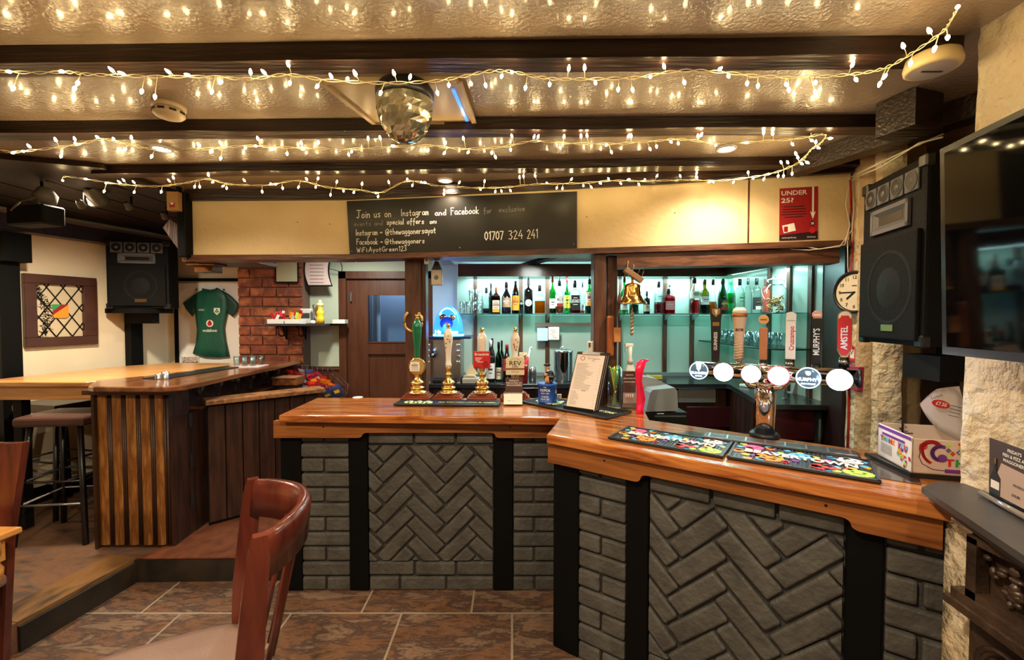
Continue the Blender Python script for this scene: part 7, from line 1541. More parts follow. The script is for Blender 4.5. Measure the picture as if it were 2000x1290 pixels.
def string_lights(name, label, bulbs, wire, Yf):
    global bulb_me
    wp = [AY(u, v, Yf(u)) for u, v in wire]; r = thing(name, label, 'fairy lights', wp[len(wp) // 2], 'fairy light strings under the ceiling'); base = Vector(r.location)
    def catm(p, n=8):
        out = []
        for i in range(len(p) - 1):
            p0, p1, p2, p3 = p[max(i - 1, 0)], p[i], p[i + 1], p[min(i + 2, len(p) - 1)]
            for k in range(n): t = k / n; out.append(.5 * ((2 * p1) + (p2 - p0) * t + (2 * p0 - 5 * p1 + 4 * p2 - p3) * t * t + (3 * p1 - p0 - 3 * p2 + p3) * t ** 3))
        return out + [p[-1]]
    cv = catm(wp); mb = MB(WIREM); mb.tube([p + Vector((0, .004 * math.sin(i * .9), .004 * math.cos(i * .9))) for i, p in enumerate(cv)], .0016, 5); mb.tube([p + Vector((0, -.004 * math.sin(i * .9), -.004 * math.cos(i * .9))) for i, p in enumerate(cv)], .0016, 5)
    tips = []
    for (u, v) in bulbs:
        q = AY(u, v, Yf(u) - .012); near = min(cv, key=lambda p: (p - q).length); tips.append((q, (q - near).normalized() if (q - near).length > 1e-4 else Vector((0, 0, -1)))); 
        mb.tube([near, near.lerp(q, .5) + Vector((0, 0, .003)), q], .0013, 4)
    part('wire', mb, r)
    if bulb_me is None:
        b = MB(EBULB); b.lathe([(.0030, -.004), (.0050, 0), (.0046, .006), (.0022, .012), (.0004, .014)], seg=8); o = part('bulb', b, r, False); bulb_me = o.data; bpy.data.objects.remove(o)
    for q, d in tips:
        o = bpy.data.objects.new('bulb', bulb_me); COL.objects.link(o); o.parent = r; o.location = q - base; o.rotation_euler = d.to_track_quat('Z', 'Y').to_euler()
    return r
Y1 = lambda u: 1.445 if u < 1690 else 1.445 - .30 * min(1, (u - 1690) / 180)
Y2 = lambda u: 1.985
Y3 = lambda u: 2.59 if u < 1350 else 2.59 - .42 * min(1, (u - 1350) / 210)
string_lights('string_lights', 'nearest string of warm fairy lights, under the first ceiling beam', S1, [(-20, 138), (60, 142), (130, 141), (170, 145), (240, 148), (330, 150), (420, 150), (490, 155), (560, 146), (640, 157), (740, 162), (830, 160), (900, 150), (955, 139), (1000, 140), (1050, 150), (1100, 155), (1170, 154), (1250, 150), (1330, 138), (1400, 140), (1480, 148), (1560, 151), (1640, 147), (1700, 140), (1742, 127), (1790, 98), (1840, 62), (1856, 40), (1872, 12)], Y1)
string_lights('string_lights', 'middle string of warm fairy lights, under the second ceiling beam', S2, [(-20, 286), (20, 297), (80, 292), (150, 283), (200, 272), (240, 280), (290, 290), (350, 292), (420, 290), (480, 285), (560, 288), (640, 291), (720, 290), (830, 284), (900, 291), (980, 287), (1040, 276), (1100, 280), (1200, 281), (1280, 275), (1330, 272), (1400, 280), (1480, 277), (1560, 270), (1610, 262), (1605, 278), (1585, 292), (1574, 305), (1560, 316)], Y2)
string_lights('string_lights', 'farthest string of warm fairy lights, just in front of the chalkboard beam', S3, [(122, 352), (130, 345), (180, 352), (240, 361), (310, 364), (360, 358), (405, 350), (450, 360), (520, 362), (580, 353), (640, 366), (700, 371), (745, 376), (795, 354), (850, 362), (920, 367), (985, 366), (1050, 360), (1130, 358), (1200, 353), (1260, 354), (1340, 352), (1400, 353), (1470, 346), (1520, 335), (1560, 318), (1574, 307)], Y3)
# ================================================================ RIGHT-HAND SIDE
# big loudspeaker facing across the bar
a = AY(1684, 500, 2.13); b = AY(1807, 500, 1.69); xa, xb = Vector((a.x, a.y, 0)), Vector((b.x, b.y, 0)); W = (xb - xa).length
z1 = AY(1684, 356, 2.13).z; z0 = AY(1684, 657, 2.13).z; z1b = AY(1807, 314, 1.69).z; z0b = AY(1807, 690, 1.69).z; Ht = ((z1 + z1b) - (z0 + z0b)) / 2
M_ = face((xa + xb) / 2 + Vector((0, 0, (z1 + z1b + z0 + z0b) / 4)), xb - xa)
spk = pa_speaker('loudspeaker', 'large black loudspeaker with four tweeters on the right, beside the television', W, Ht, .26, M_)
m = MB(BLACKM); c = (xa + xb) / 2; m.bb((c.x + .285, c.y - .1, M_.translation.z - .1), (2.49, c.y + .05, M_.translation.z + .1)); m.bb((b.x + .05, b.y - .02, z0b - .11), (b.x + .17, b.y + .14, z0b - .012)); m.bb((b.x + .15, b.y + .0, z0b - .11), (b.x + .18, b.y + .1, z0b + .3)); solo('speaker_bracket', m, 'black wall bracket behind and under the large right loudspeaker', 'bracket')
# television
tv = thing('television', 'large flat black television high on the right-hand wall', 'television', (1.2, .7, 1.56))
T0, T1 = AY(1826, 480, 1.30), 0; zt, zb = AY(1826, 292, 1.30).z, AY(1842, 692, 1.30).z
xl = 1.30 * .834; 
def TVP(y, z): t = (z - zb) / (zt - zb); return Vector((1.263 - (1.30 - y) * .20 + .025 * (1 - t), y, z))
Yn_, Yf_ = .17, 1.30
bez = .018; pts = [TVP(Yf_, zb), TVP(Yn_, zb), TVP(Yn_, zt), TVP(Yf_, zt)]
m = MB(pm('tv_bezel', (.012, .012, .013), .25)); bk_ = Vector((.045, 0, 0)); f0 = [m.bm.verts.new(p) for p in pts]; f1 = [m.bm.verts.new(p + bk_) for p in pts]
m._fin([m.bm.faces.new(f0), m.bm.faces.new(f1[::-1])] + [m.bm.faces.new((f0[i], f1[i], f1[(i + 1) % 4], f0[(i + 1) % 4])) for i in range(4)]); part('casing', m, tv)
m = MB(pm('tv_screen', (.002, .002, .0025), .05, spec=.3)); q = [TVP(Yf_ - bez, zb + bez * 1.3), TVP(Yn_ + bez, zb + bez * 1.3), TVP(Yn_ + bez, zt - bez), TVP(Yf_ - bez, zt - bez)]; m.quad(*[p - Vector((.0015, 0, 0)) for p in q]); part('screen', m, tv)
m = MB(BLACKM); m.bb((1.19, .6, 1.75), (1.40, .9, 2.05)); part('wall_bracket', m, tv)
# clock on the plaster nib
Cc = APL(1680, 571, (1.93, 2.50, 0), Vector((-(A1[1] - A0[1]), (A1[0] - A0[0]), 0))); dn = Vector((A1[0] - A0[0], A1[1] - A0[1], 0)).normalized()
T = face(Cc, dn); zc_ = T.to_3x3() @ Vector((0, 0, 1))
if zc_.dot(-Cc) < 0: T = face(Cc, -dn)
T = T @ Matrix.Translation((0, 0, .014)) @ Matrix.Rotation(.5, 4, 'Y') @ Matrix.Translation((0, 0, .02)); R = 42 * Cc.y / FPX
ck = thing('wall_clock', 'round black-rimmed wall clock with cream face half hidden by the large loudspeaker', 'clock', Cc)
m = MB(BLACK); m.lathe([(R, -.02), (R, .006), (R * .95, .012), (R * .86, .008), (R * .85, .0)], M=T, seg=40, cap=False); m.lathe([(R, -.02), (R * .9, -.022)], M=T, seg=40); part('rim', m, ck)
m = MB(pm('clock_face', (.68, .58, .42), .5)); m.disc((0, 0, .001), R * .87, T, 40); part('dial', m, ck)
m = MB(INK)
for h in range(1, 13): a = math.pi / 2 - h * math.pi / 6; m.text(str(h), R * .22, T @ Matrix.Translation((R * .68 * math.cos(a), R * .68 * math.sin(a), .002)), bold=.02)
m.box((0, R * .3, .002), (R * .22, R * .05, .0004), M=T); part('numerals', m, ck)
for a, l, w_ in ((math.pi / 2 - 7.6 * math.pi / 6, .5, .045), (math.pi, .72, .03)):
    m = MB(BLACK); m.box((R * l * .42, 0, .004), (R * l, R * w_ * 1.6, .001), M=T @ Matrix.Rotation(a, 4, 'Z')); part('hand', m, ck)
# red call point and sign on the nib, red pipe and cables
def NIB(u, v, off=.012):
    n_ = Vector((-(A1[1] - A0[1]), (A1[0] - A0[0]), 0)).normalized(); 
    if n_.x > 0: n_ = -n_
    return APL(u, v, Vector((A0[0], A0[1], 0)) + n_ * off, n_), n_
for nm, u0, u1, v0, v1, mt, th, lab, txt in (('fire_sign', 1656, 1675, 676, 708, RED, .004, 'small red and white fire sign behind the red tap handle', 1), ('fire_call_point', 1660, 1688, 712, 765, pm('magenta_red', (.32, .02, .07), .4), .04, 'dark red fire alarm call point behind the brightest lens', 0)):
    p, n_ = NIB(u0, v0); q, _ = NIB(u1, v1); Tn = face(Vector((p.x, p.y, 0)), Vector((q.x - p.x, q.y - p.y, 0))); L = Vector((q.x - p.x, q.y - p.y)).length
    m = MB(mt); m.box((L / 2, (p.z + q.z) / 2, 0 if th < .01 else .01), (L, p.z - q.z, th), M=Tn, bev=.001)
    if txt: m.use(WHITE); m.box((L / 2, (p.z + q.z) / 2 + .0, .0025), (L * .4, (p.z - q.z) * .6, .0008), M=Tn); m.use(RED).tube([Tn @ Vector((L * .4, q.z + .04, .0034)), Tn @ Vector((L * .62, q.z + .06, .0034)), Tn @ Vector((L * .5, q.z + .09, .0034))], .003, 4)
    solo(nm, m, lab, 'sign' if txt else 'alarm')
m = MB(pm('red_conduit', (.42, .02, .015), .45)); f = lambda u, v: AY(u, v, 2.46)
m.tube([f(1661, 352), f(1662, 400), f(1668, 455), f(1662, 520), f(1660, 560), f(1659, 640), f(1658, 740), f(1657, 830), f(1654, 900)], .006, 8)
o = solo('red_cable', m, 'red cable running down the right corner of the opening, past the clock', 'cable')
m = MB(WIREW)
for i, pts in enumerate([[(1658, 356), (1652, 400), (1660, 440), (1650, 478), (1600, 487), (1560, 480), (1545, 486), (1500, 489), (1462, 494), (1448, 496)], [(1664, 350), (1668, 400), (1664, 450), (1640, 482), (1580, 489), (1530, 486), (1476, 484), (1455, 493)], [(1540, 488), (1540, 510)], [(1655, 470), (1656, 520), (1664, 600)]]):
    Yc_ = 2.44; m.tube([AY(u, v, Yc_ + max(0, (1650 - u) * .00095)) for u, v in pts], .0028, 5)
m.tube([AY(1662, 346, 2.44), AY(1720, 318, 2.0), AY(1790, 285, 1.9), AY(1842, 262, 1.8)], .004, 5); m.tube([AY(1665, 350, 2.42), AY(1724, 325, 2.0), AY(1795, 280, 1.86), AY(1842, 268, 1.78)], .004, 5)
solo('white_cables', m, 'loose white cables draped along the rail over the right-hand opening', 'cable')

# thank-you carton on the bar end
bx = thing('carton', 'open printed cardboard carton with THANK lettering on the right end of the bar', 'box', (1.5, 1.6, ZT + .004))
A_, B_ = AZ(1780, 924, ZT + .02), AZ(1714, 888, ZT + .02); dAB = Vector((B_.x - A_.x, B_.y - A_.y, 0)); LB = dAB.length; dAB.normalize(); dAC = Vector((dAB.y, -dAB.x, 0)); LC = .27; zb_ = ZT + .02; hb = .125
A2 = Vector((A_.x, A_.y, zb_)); CB = pm('carton_cream', (.62, .50, .40), .6); CW = pm('carton_white', (.74, .68, .64), .55)
P3 = lambda s, t, z: A2 + dAB * s + dAC * t + Vector((0, 0, z)); th = .004
m = MB(CB)
def wall4(p, q, h, inw): m.bm.verts.ensure_lookup_table(); v = [p, q, q + Vector((0, 0, h)), p + Vector((0, 0, h))]; a_ = [m.bm.verts.new(x) for x in v]; b_ = [m.bm.verts.new(x + inw * th) for x in v]; m._fin([m.bm.faces.new(a_), m.bm.faces.new(b_[::-1])] + [m.bm.faces.new((a_[i], b_[i], b_[(i + 1) % 4], a_[(i + 1) % 4])) for i in range(4)])
wall4(P3(0, 0, 0), P3(0, LC, 0), hb * .96, dAB); m.use(CW); wall4(P3(0, 0, 0), P3(LB, 0, 0), hb, dAC); m.use(CB); wall4(P3(LB, 0, 0), P3(LB, LC, 0), hb * 1.02, -dAB); wall4(P3(0, LC, 0), P3(LB, LC, 0), hb, -dAC); wall4(P3(0, 0, 0), P3(LB, 0, 0), .004, dAC * (LC / th)); part('carton_sides', m, bx)
TA = face(P3(0, 0, 0), dAC); TA = TA if (TA.to_3x3() @ Vector((0, 0, 1))).dot(-A2) > 0 else face(P3(0, 0, 0), -dAC)
TB = face(P3(LB, 0, 0), -dAB)
m = MB(RED); Zf = .0015; lw = .030
for i, (ch, mt) in enumerate(zip('THANKS', (RED, GREEN, pm('print_blue', (.12, .2, .5), .5), RED, ORANGE, GREEN))): m.use(mt).text(ch, .034, TA @ Matrix.Translation((.108 + i * lw, hb * .34, Zf)), bold=.05, sx=1.15)
m.use(PURP).box((.18, hb * .12, Zf), (.17, .013, .0006), M=TA); m.tube([TA @ Vector((x, y, Zf)) for x, y in [(.026, .085), (.02, .06), (.03, .035), (.06, .018), (.10, .015)]], .0013, 4)
def arcp(mb, c, r, a0, a1, w, M):
    p = [(c[0] + r * math.cos(a0 + (a1 - a0) * i / 12), c[1] + r * math.sin(a0 + (a1 - a0) * i / 12)) for i in range(13)]; mb.stroke(p, w, M)
m.use(RED).disc((.032, .096, Zf), .012, TA); arcp(m, (.055, .085), .028, .6, 3.3, .014, TA @ Matrix.Translation((0, 0, Zf))); arcp(m, (.075, .08), .045, 3.2, 4.2, .009, TA @ Matrix.Translation((0, 0, Zf)))
m.use(PURP); arcp(m, (.082, .075), .024, 1.2, 4.6, .012, TA @ Matrix.Translation((0, 0, Zf + .0004))); m.disc((.087, .058, Zf), .014, TA)
rn = random.Random(5)
for i in range(26): m.use(rn.choice([ORANGE, RED, pm('print_grey', (.4, .4, .38), .6), LIME, PURP])); x, y = .10 + rn.random() * .13, .082 + rn.uniform(-.018, .03); [m.disc((x + .0045 * math.cos(q_ * 1.57), min(y + .0045 * math.sin(q_ * 1.57), hb - .006), Zf + .0004 + .0002 * i / 26), .0034, TA, 7) for q_ in range(4)]
for i in range(9): m.use([PURP, PURP, PINK, PURP][i % 4]).box((LB * .5, hb - .008 - .0 * i, Zf), (LB * .96, .011, .0005), M=TB) if i < 1 else None
m.use(PURP).box((LB * .48, hb * .76, Zf), (LB * .66, .009, .0005), M=TB @ Matrix.Translation((0, 0, 0)))
for i, (ch, mt) in enumerate(zip('THANK YOU', (RED, GREEN, SKY, RED, ORANGE, GREEN, PURP, SKY, RED))): m.use(mt).text(ch, .026, TB @ Matrix.Translation((.03 + i * LB * .088, hb * .60, Zf)), bold=.05)
for i in range(7): m.use(INK).box((LB * .28, hb * (.46 - .045 * i), Zf), (LB * .34, .0012, .0004), M=TB)
for i in range(26): m.use(rn.choice([ORANGE, RED, PINK, LIME, PURP, SKY])).disc((LB * (.62 + rn.random() * .34), hb * (.08 + rn.random() * .55), Zf + .0002), rn.uniform(.003, .008), TB, 8)
part('printed_pattern', m, bx)
m = MB(INK); TI = face(P3(LB - .005, 0, 0), dAC); TI = TI if (TI.to_3x3() @ Vector((0, 0, 1))).dot(-A2) > 0 else face(P3(LB - .005, 0, 0), -dAC)
for q_ in range(3): a = q_ * 2.094 + .5; m.prism([(.085 + .016 * math.cos(a) - .006, hb * .86 + .012 * math.sin(a)), (.085 + .016 * math.cos(a + .9), hb * .86 + .012 * math.sin(a + .9)), (.085 + .010 * math.cos(a + .9), hb * .86 + .008 * math.sin(a + .9)), (.085 + .010 * math.cos(a), hb * .86 + .008 * math.sin(a))], .0005, .001, TI)
m.box((.085, hb * .74, .0008), (.055, .004, .0006), M=TI); part('recycling_mark', m, bx)
m = MB(BLACK); p0 = P3(.0, .01, -.018); m.prism([(q.x, q.y) for q in (P3(-.0, -.005, 0), P3(LB + .02, -.035, 0), P3(LB + .02, LC, 0), P3(-.0, LC, 0))], ZT + .003, ZT + .018); solo('black_tray', m, 'flat black tray underneath the thank-you carton', 'tray')
m = MB(BLACK); h_ = P3(LB * .9, .07, hb); m.tube([h_ - Vector((0, 0, .09)), h_ + Vector((0, 0, .02)), h_ + Vector((-.008, 0, .028)), h_ + Vector((-.018, 0, .022))], .004, 6); solo('black_hook', m, 'little black hook-ended rod sticking up from the thank-you carton', 'hook')
# leaflet curling out of the carton
lf = thing('leaflet', 'curled white leaflet with red price oval standing in the thank-you carton', 'leaflet', P3(LB * .5, .12, .01))
mb = MB(pm('leaflet_white', (.70, .62, .58), .5)); g = []; 
Ylf = P3(LB * .4, .14, 0).y; L0 = [AY(1796, 790, Ylf), AY(1858, 862, Ylf)]; R0 = [AY(1875, 755, Ylf - .02), AY(1905, 862, Ylf - .02)]; U0 = [AY(1840, 762, Ylf), AY(1872, 850, Ylf)]
for i in range(9):
    t = i / 8; row = []
    for k2 in range(7):
        s = k2 / 6; up = L0[0].lerp(U0[0], min(1, t * 2)) if t < .5 else U0[0].lerp(R0[0], (t - .5) * 2); dn_ = L0[0].lerp(L0[1], t) if t < .8 else L0[1].lerp(R0[1], (t - .8) / .2)
        p = up.lerp(dn_, s); row.append(mb.bm.verts.new(p + Vector((0, .02 * math.sin(t * 3), 0))))
    g.append(row)
mb._fin([mb.bm.faces.new((g[i][k2], g[i + 1][k2], g[i + 1][k2 + 1], g[i][k2 + 1])) for i in range(8) for k2 in range(6)], True)
r_ = bmesh.ops.solidify(mb.bm, geom=mb.bm.faces[:], thickness=.0012); part('sheet', mb, lf)
mb = MB(RED); To = face(AY(1838, 790, Ylf - .012), (1, 0, -.25)); mb.disc((0, 0, 0), .034, To, 20, 1, .42); mb.use(WHITE).text('£7.50', .018, To @ Matrix.Translation((0, 0, .001)), bold=.02); To2 = face(AY(1830, 775, Ylf - .012), (1, 0, .25)); mb.use(INK).text('Lunch', .018, To2)
for i in range(4): mb.box((.055, .005 - i * .012, .0005), (.04, .002, .0004), M=To)
part('print', mb, lf)

# mantel and carved fireplace
mn = thing('mantel_fireplace', 'dark carved wooden fireplace under a black mantel shelf on the right wall', 'fireplace', (1.35, .9, 0))
ZM = 1.15; q0, q1, q2 = AZ(1800, 952, ZM), AZ(1832, 940, ZM), AZ(2000, 1086, ZM); dm = (q2 - q0).normalized(); q3 = q0 + dm * 1.0
MBK = pm('mantel_black', (.035, .034, .036), .38, bump=.1, bscale=20, var=[(.055, .052, .052)], vscale=4)
m = MB(MBK)
for (o_, z0_, z1_) in ((0, ZM - .018, ZM), (.012, ZM - .030, ZM - .018), (.024, ZM - .045, ZM - .030)):
    nn2 = Vector((-dm.y, dm.x, 0)); nn2 = nn2 if nn2.x > 0 else -nn2; s0 = q0 + nn2 * o_ + dm * o_; s1 = q3 + nn2 * o_
    m.prism([(s0.x, s0.y), (q1.x + o_, q1.y - o_), (1.40, q1.y - .02 - o_), (1.40, s1.y), (s1.x, s1.y)], z0_, z1_)
part('mantel_shelf', m, mn)
CW_ = pm('carved_wood', (.022, .012, .008), .35, bump=.8, bscale=30, var=[(.06, .035, .022)], vscale=9)
yf0 = 1.16; xf = lambda y: 1.245 + (y - 1.16) * .12
m = MB(CW_); m.prism([(xf(yf0), yf0), (1.38, yf0), (1.38, .2), (xf(.2), .2)], 0, ZM - .046)
m.prism([(xf(yf0) - .045, yf0 + .01), (1.36, yf0 + .01), (1.36, .2), (xf(.2) - .045, .2)], .905, .93); m.prism([(xf(yf0) - .055, yf0 + .02), (1.36, yf0 + .02), (1.36, .2), (xf(.2) - .055, .2)], .885, .905); part('frieze_board', m, mn)
m = MB(CW_)   # carved upright panel with raised frame, and leaf work inside
y0_, y1_ = 1.13, .86; xx = xf(1.0) - .012
for (ya, yb, za, zb2) in ((y0_, y0_ - .025, .93, 1.09), (y1_ + .025, y1_, .93, 1.09), (y0_, y1_, .93, .95), (y0_, y1_, 1.075, 1.095)): m.bb((xx - .016, min(ya, yb), za), (xx + .02, max(ya, yb), zb2))
rn = random.Random(6)
for i in range(34): m.ball((xx - .004, rn.uniform(y1_ + .035, y0_ - .035), rn.uniform(.965, 1.06)), rn.uniform(.008, .015), 7, (.7, rn.uniform(.5, 1.4), rn.uniform(.5, 1.3)))
m.prism([(xx - .05, 1.10), (xx + .02, 1.10), (xx + .02, .8), (xx - .05, .8)], .60, .62) if False else None
part('carved_panel', m, mn)
m = MB(CW_); Tm = face((xx - .004, 1.04, .78), (0, -1, 0)); m.lathe([(.062, 0), (.066, .012), (.060, .018), (.052, .008)], M=Tm, seg=28, cap=False)
for i in range(8): a = i * .785; m.ball(Tm @ Vector((.026 * math.cos(a), .026 * math.sin(a), .008)), .016, 8, (.5, 1, 1))
m.ball(Tm @ Vector((0, 0, .012)), .014, 8); part('carved_roundel', m, mn)
# champagne sign on the mantel
sg = thing('table_sign', 'upright dark drinks card with champagne bottle picture standing on the black mantel', 'sign', AZ(1960, 985, ZM + .001))
pA, pB = AZ(1928, 970, ZM + .004), AZ(2032, 1026, ZM + .004); dS = (pB - pA); dS.z = 0; Ls = dS.length; dS.normalize()
T = face(pA, dS); hS = (AY(1938, 857, pA.y).z - ZM) * 1.0
m = MB(BLACK); m.prism([(Ls * .06, .0), (Ls, .0), (Ls, hS * 1.0), (.005, hS)], 0, .002, T); m.use(pm('sign_brown', (.06, .035, .03), .4)).prism([(Ls * .06, .02), (Ls, .02), (Ls, hS), (.008, hS)], .002, .003, T)
m.use(pm('sign_pale2', (.50, .36, .30), .5)).prism([(Ls * .10, .02), (Ls, .02), (Ls, hS * .62), (Ls * .3, hS * .66)], .003, .0036, T)
m.use(WHITE)
for i, t in enumerate(("FRIDAY'S", 'FISH & FIZZ AT', 'WAGGONERS')): m.text(t, .012, T @ Matrix.Translation((Ls * .55, hS * (.90 - i * .085), .0042)), bold=.03)
m.use(INK).text('PROSECCO', .008, T @ Matrix.Translation((Ls * .66, hS * .40, .0042)), bold=.03); m.text('£19.00', .010, T @ Matrix.Translation((Ls * .60, hS * .24, .0042)), bold=.03); m.use(BLACK).prism([(Ls * .1, hS * .12), (Ls * .3, hS * .12), (Ls * .3, hS * .40), (Ls * .22, hS * .5), (Ls * .21, hS * .70), (Ls * .17, hS * .70), (Ls * .16, hS * .5), (Ls * .1, hS * .40)], .0037, .0044, T); m.use(PAPER).box((Ls * .2, hS * .27, .0047), (Ls * .17, hS * .13, .0005), M=T); m.use(BRASSD).box((Ls * .19, hS * .66, .0047), (Ls * .04, hS * .09, .0005), M=T)
part('card', m, sg)
m = MB(GLASSG.copy() if False else pm('acrylic_lip', (.20, .18, .16), .15, coat=.5)); m.tube([T @ Vector((-.005, .006, .012)), T @ Vector((Ls, .006, .012))], .008, 8); part('acrylic_lip', m, sg)

# ================================================================ FOREGROUND CHAIR, TABLE
ch = thing('dining_chair', 'red-brown wooden chair with curved back and grey-brown seat in the foreground, facing left', 'chair', (-1.15, 1.45, 0))
F0 = AY(494, 935, 1.69); N0 = AY(498, 1045, 1.27); ztop = 1.04
Fd = Vector((AZ(494, 935, ztop).x, AZ(494, 935, ztop).y, 0)); Nd = Vector((AZ(508, 1045, ztop).x, AZ(508, 1045, ztop).y, 0))
side = (Nd - Fd); side.z = 0; Wc = side.length; side.normalize(); back = Vector((-side.y, side.x, 0)); back = back if back.x > 0 else -back
zs = .50; lean = .045
def stile(mb, top, w=.030, d=.075, zt_=ztop):
    rows = []; n = 16
    for i in range(n + 1):
        z = zt_ * (1 - i / n); t = (z - zs) / (ztop - zs); off = back * (lean * (t if t > 0 else 0) ** 1.15 - lean) if t > 0 else back * (-lean + .10 * ((zs - z) / zs) ** 1.3)
        c = top + off + Vector((0, 0, z)); dd = d * (.62 + .38 * max(0, 1 - abs(t - .3))) if i else d * .5
        rows.append([mb.bm.verts.new(c + side * (w * sx) / 2 + back * dd * sy / 2) for sx, sy in ((-1, -1), (1, -1), (1, 1), (-1, 1))])
    for A4, B4 in zip(rows, rows[1:]): mb._fin([mb.bm.faces.new((A4[k], A4[(k + 1) % 4], B4[(k + 1) % 4], B4[k])) for k in range(4)])
    mb._fin([mb.bm.faces.new(rows[0]), mb.bm.faces.new(rows[-1][::-1])])
    es = [e for e in mb.bm.edges if e.calc_face_angle(0) > 1.0]; bmesh.ops.bevel(mb.bm, geom=es, offset=.005, segments=2, affect='EDGES')
for top in (Fd, Nd): mb = MB(REDWD); stile(mb, top); part('back_post', mb, ch)
# crest rail: curved in plan, its face leaning with the posts
mb = MB(REDWD); n = 18; rows = []
for i in range(n + 1):
    t = i / n; bow = back * (.150 * math.sin(math.pi * t) ** .8); row = []
    for (s_, z) in ((-.022, -.135), (-.026, -.02), (-.012, .004), (.010, .004), (.022, -.02), (.020, -.135)):
        dz = z; p = Fd + side * Wc * t + bow + back * (s_ + lean * (dz / (ztop - zs))) + Vector((0, 0, ztop - .006 + dz + .012 * math.sin(math.pi * t))); row.append(mb.bm.verts.new(p))
    rows.append(row)
for A4, B4 in zip(rows, rows[1:]): mb._fin([mb.bm.faces.new((A4[k], A4[(k + 1) % 6], B4[(k + 1) % 6], B4[k])) for k in range(6)], True)
mb._fin([mb.bm.faces.new(rows[0]), mb.bm.faces.new(rows[-1][::-1])]); part('crest_rail', mb, ch)
for t in (.3, .43, .57, .7):   # slender upright slats
    mb = MB(REDWD); bow = .150 * math.sin(math.pi * t) ** .8; pts = [Fd + side * Wc * t + back * (bow + lean * (z - ztop) / (ztop - zs) - (.07 * (1 - (z - zs) / (ztop - zs)))) + Vector((0, 0, z)) for z in (ztop - .10, .85, .70, zs + .02)]
    mb.tube(pts, .010, 6); part('back_slat', mb, ch)
# seat
def CP(f, s, z): return Fd + side * (Wc * s) + back * (-lean + f) + Vector((0, 0, z))
seat = [CP(.02, .03, 0), CP(.05, .5, 0), CP(.02, .97, 0), CP(-.10, 1.05, 0), CP(-.42, 1.10, 0), CP(-.51, 1.0, 0), CP(-.54, .5, 0), CP(-.51, 0.0, 0), CP(-.42, -.10, 0), CP(-.10, -.05, 0)]
mb = MB(SEATV)
def smoothloop(p, it=2):
    for _ in range(it): p = [q for i in range(len(p)) for q in (p[i] * .75 + p[(i + 1) % len(p)] * .25, p[i] * .25 + p[(i + 1) % len(p)] * .75)]
    return p
sp_ = smoothloop(seat); c_ = sum(sp_, Vector()) / len(sp_); rings = []
for (sc_, z) in ((.98, zs - .045), (1, zs - .03), (1, zs - .012), (.97, zs), (.85, zs + .008), (.5, zs + .014)): rings.append([mb.bm.verts.new(c_ + (p - c_) * sc_ + Vector((0, 0, z))) for p in sp_])
for A4, B4 in zip(rings, rings[1:]): mb._fin([mb.bm.faces.new((A4[i], A4[(i + 1) % len(A4)], B4[(i + 1) % len(A4)], B4[i])) for i in range(len(A4))], True)
mb._fin([mb.bm.faces.new(rings[-1]), mb.bm.faces.new(rings[0][::-1])], True); part('seat', mb, ch)
mb = MB(REDWD); mb.prism([((c_ + (p - c_) * .93).x, (c_ + (p - c_) * .93).y) for p in sp_], zs - .10, zs - .046); part('seat_rail', mb, ch)
for s in (.02, .98): mb = MB(REDWD); p = CP(-.40, s, 0); mb.tube([Vector((p.x, p.y, zs - .05)), Vector((p.x, p.y, .02)) - back * .02, Vector((p.x, p.y, .0)) - back * .02], [.022, .016, .016], 8); part('front_leg', mb, ch)
mb = MB(pm('dark_bentwood', (.03, .012, .008), .3)); mb.tube([Nd + back * (-lean + .03) + Vector((0, 0, .42)), Nd + back * (.05 - .05) + Vector((0, 0, .40)), Nd + side * -.1 + back * .04 + Vector((0, 0, .47)), Nd + side * -.2 + back * .03 + Vector((0, 0, .50))], .011, 8); part('bent_brace', mb, ch)
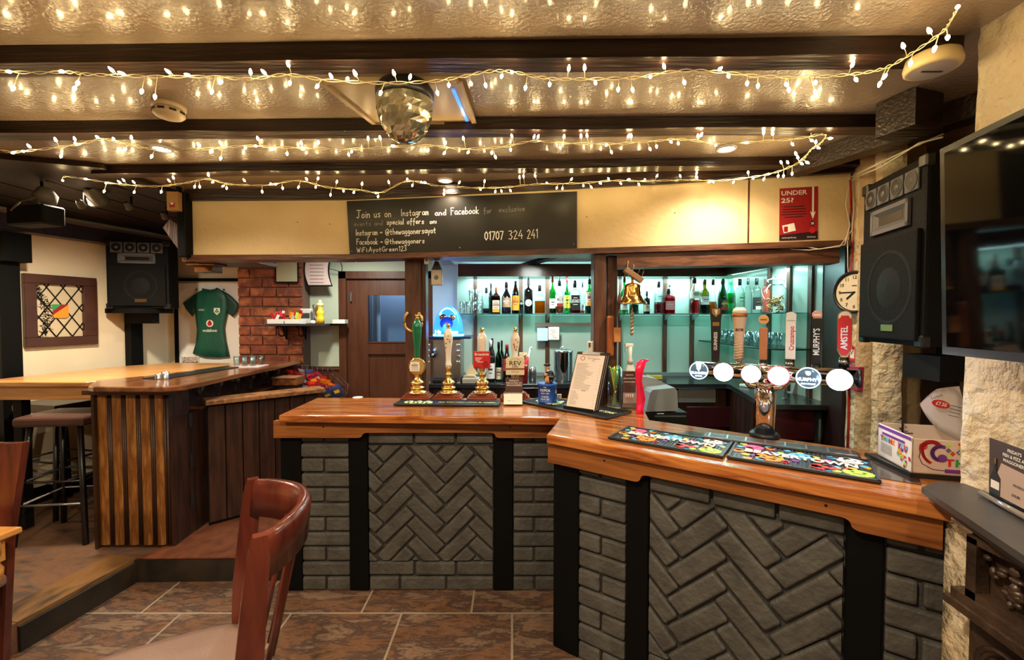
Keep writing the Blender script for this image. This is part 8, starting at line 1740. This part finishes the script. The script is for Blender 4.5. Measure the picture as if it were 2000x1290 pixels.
# left-hand chair and table, cut by the frame
lcx = thing('dining_chair', 'red-brown chair post cut off by the left edge of the photo, behind the oak table', 'chair', (-2.3, 1.55, 0))
Yq = 1.95; a, b = AY(6, 868, Yq), AY(44, 866, Yq); a2, b2 = AY(-20, 1060, Yq), AY(16, 1060, Yq); T = face((0, Yq, 0), (1, 0, 0))
m = MB(REDWD); m.prism([(a.x, a.z), (b.x, b.z), (b2.x, b2.z), (b2.x - .05, .0), (b2.x - .09, .0), (a2.x, a2.z)], -.03, 0, T); part('back_post', m, lcx)
m = MB(REDWD); m.prism([(a.x - .4, a.z - .0), (a.x + .01, a.z), (a.x + .01, a.z - .12), (a.x - .4, a.z - .12)], -.035, -.012, T); part('crest_rail', m, lcx)
m = MB(REDWD); m.prism([(a.x - .46, a.z), (a.x - .42, a.z), (b2.x - .45, .0), (b2.x - .50, .0)], -.03, 0, T); part('back_post', m, lcx)
m = MB(SEATV); m.bb((a2.x - .38, Yq - .5, .45), (b2.x + .0, Yq - .005, .50), bev=.015, seg=2); part('seat', m, lcx)
for x in (a2.x - .35, b2.x - .04): m = MB(REDWD); m.cyl((x, Yq - .46, .449), (x, Yq - .46, 0), .018, .014); part('front_leg', m, lcx)
tb = thing('oak_table', 'golden oak table corner with turned leg at the bottom left', 'table', (-1.75, 1.1, 0))
ZO = .77; c1_ = AZ(43, 1028, ZO); c0_ = AZ(-60, 1022, ZO)
OKG = pm('golden_oak', (.50, .20, .045), .25, bump=.1, bscale=14, var=[(.68, .34, .09), (.40, .14, .03)], vscale=4, stretch=(4, .5, 4), coat=.4, vcon=(.3, .7), detail=6)
m = MB(OKG); slab(m, [(c1_.x - .9, c1_.y + .02), (c1_.x, c1_.y), (c1_.x - .10, c1_.y - .9), (c1_.x - 1.0, c1_.y - .9)], ZO - .03, ZO, .008); part('table_top', m, tb)
m = MB(OKG); m.bb((c1_.x - .8, c1_.y - .07, ZO - .13), (c1_.x - .04, c1_.y - .03, ZO - .031)); part('apron', m, tb)
lx, ly = c1_.x - .055, c1_.y - .09
for dx, dy in ((0, 0), (-.74, 0), (-.06, -.72), (-.8, -.72)):
    m = MB(OKG); m.lathe([(.045, ZO - .031), (.045, ZO - .09), (.03, ZO - .10), (.052, ZO - .15), (.05, ZO - .19), (.028, ZO - .22), (.036, ZO - .235), (.030, ZO - .25)], (lx + dx, ly + dy, 0), 20); m.use(BLACKM); m.lathe([(.030, ZO - .25), (.034, ZO - .4), (.022, .05), (.028, .02), (.028, 0)], (lx + dx, ly + dy, 0), 14); part('turned_leg', m, tb)
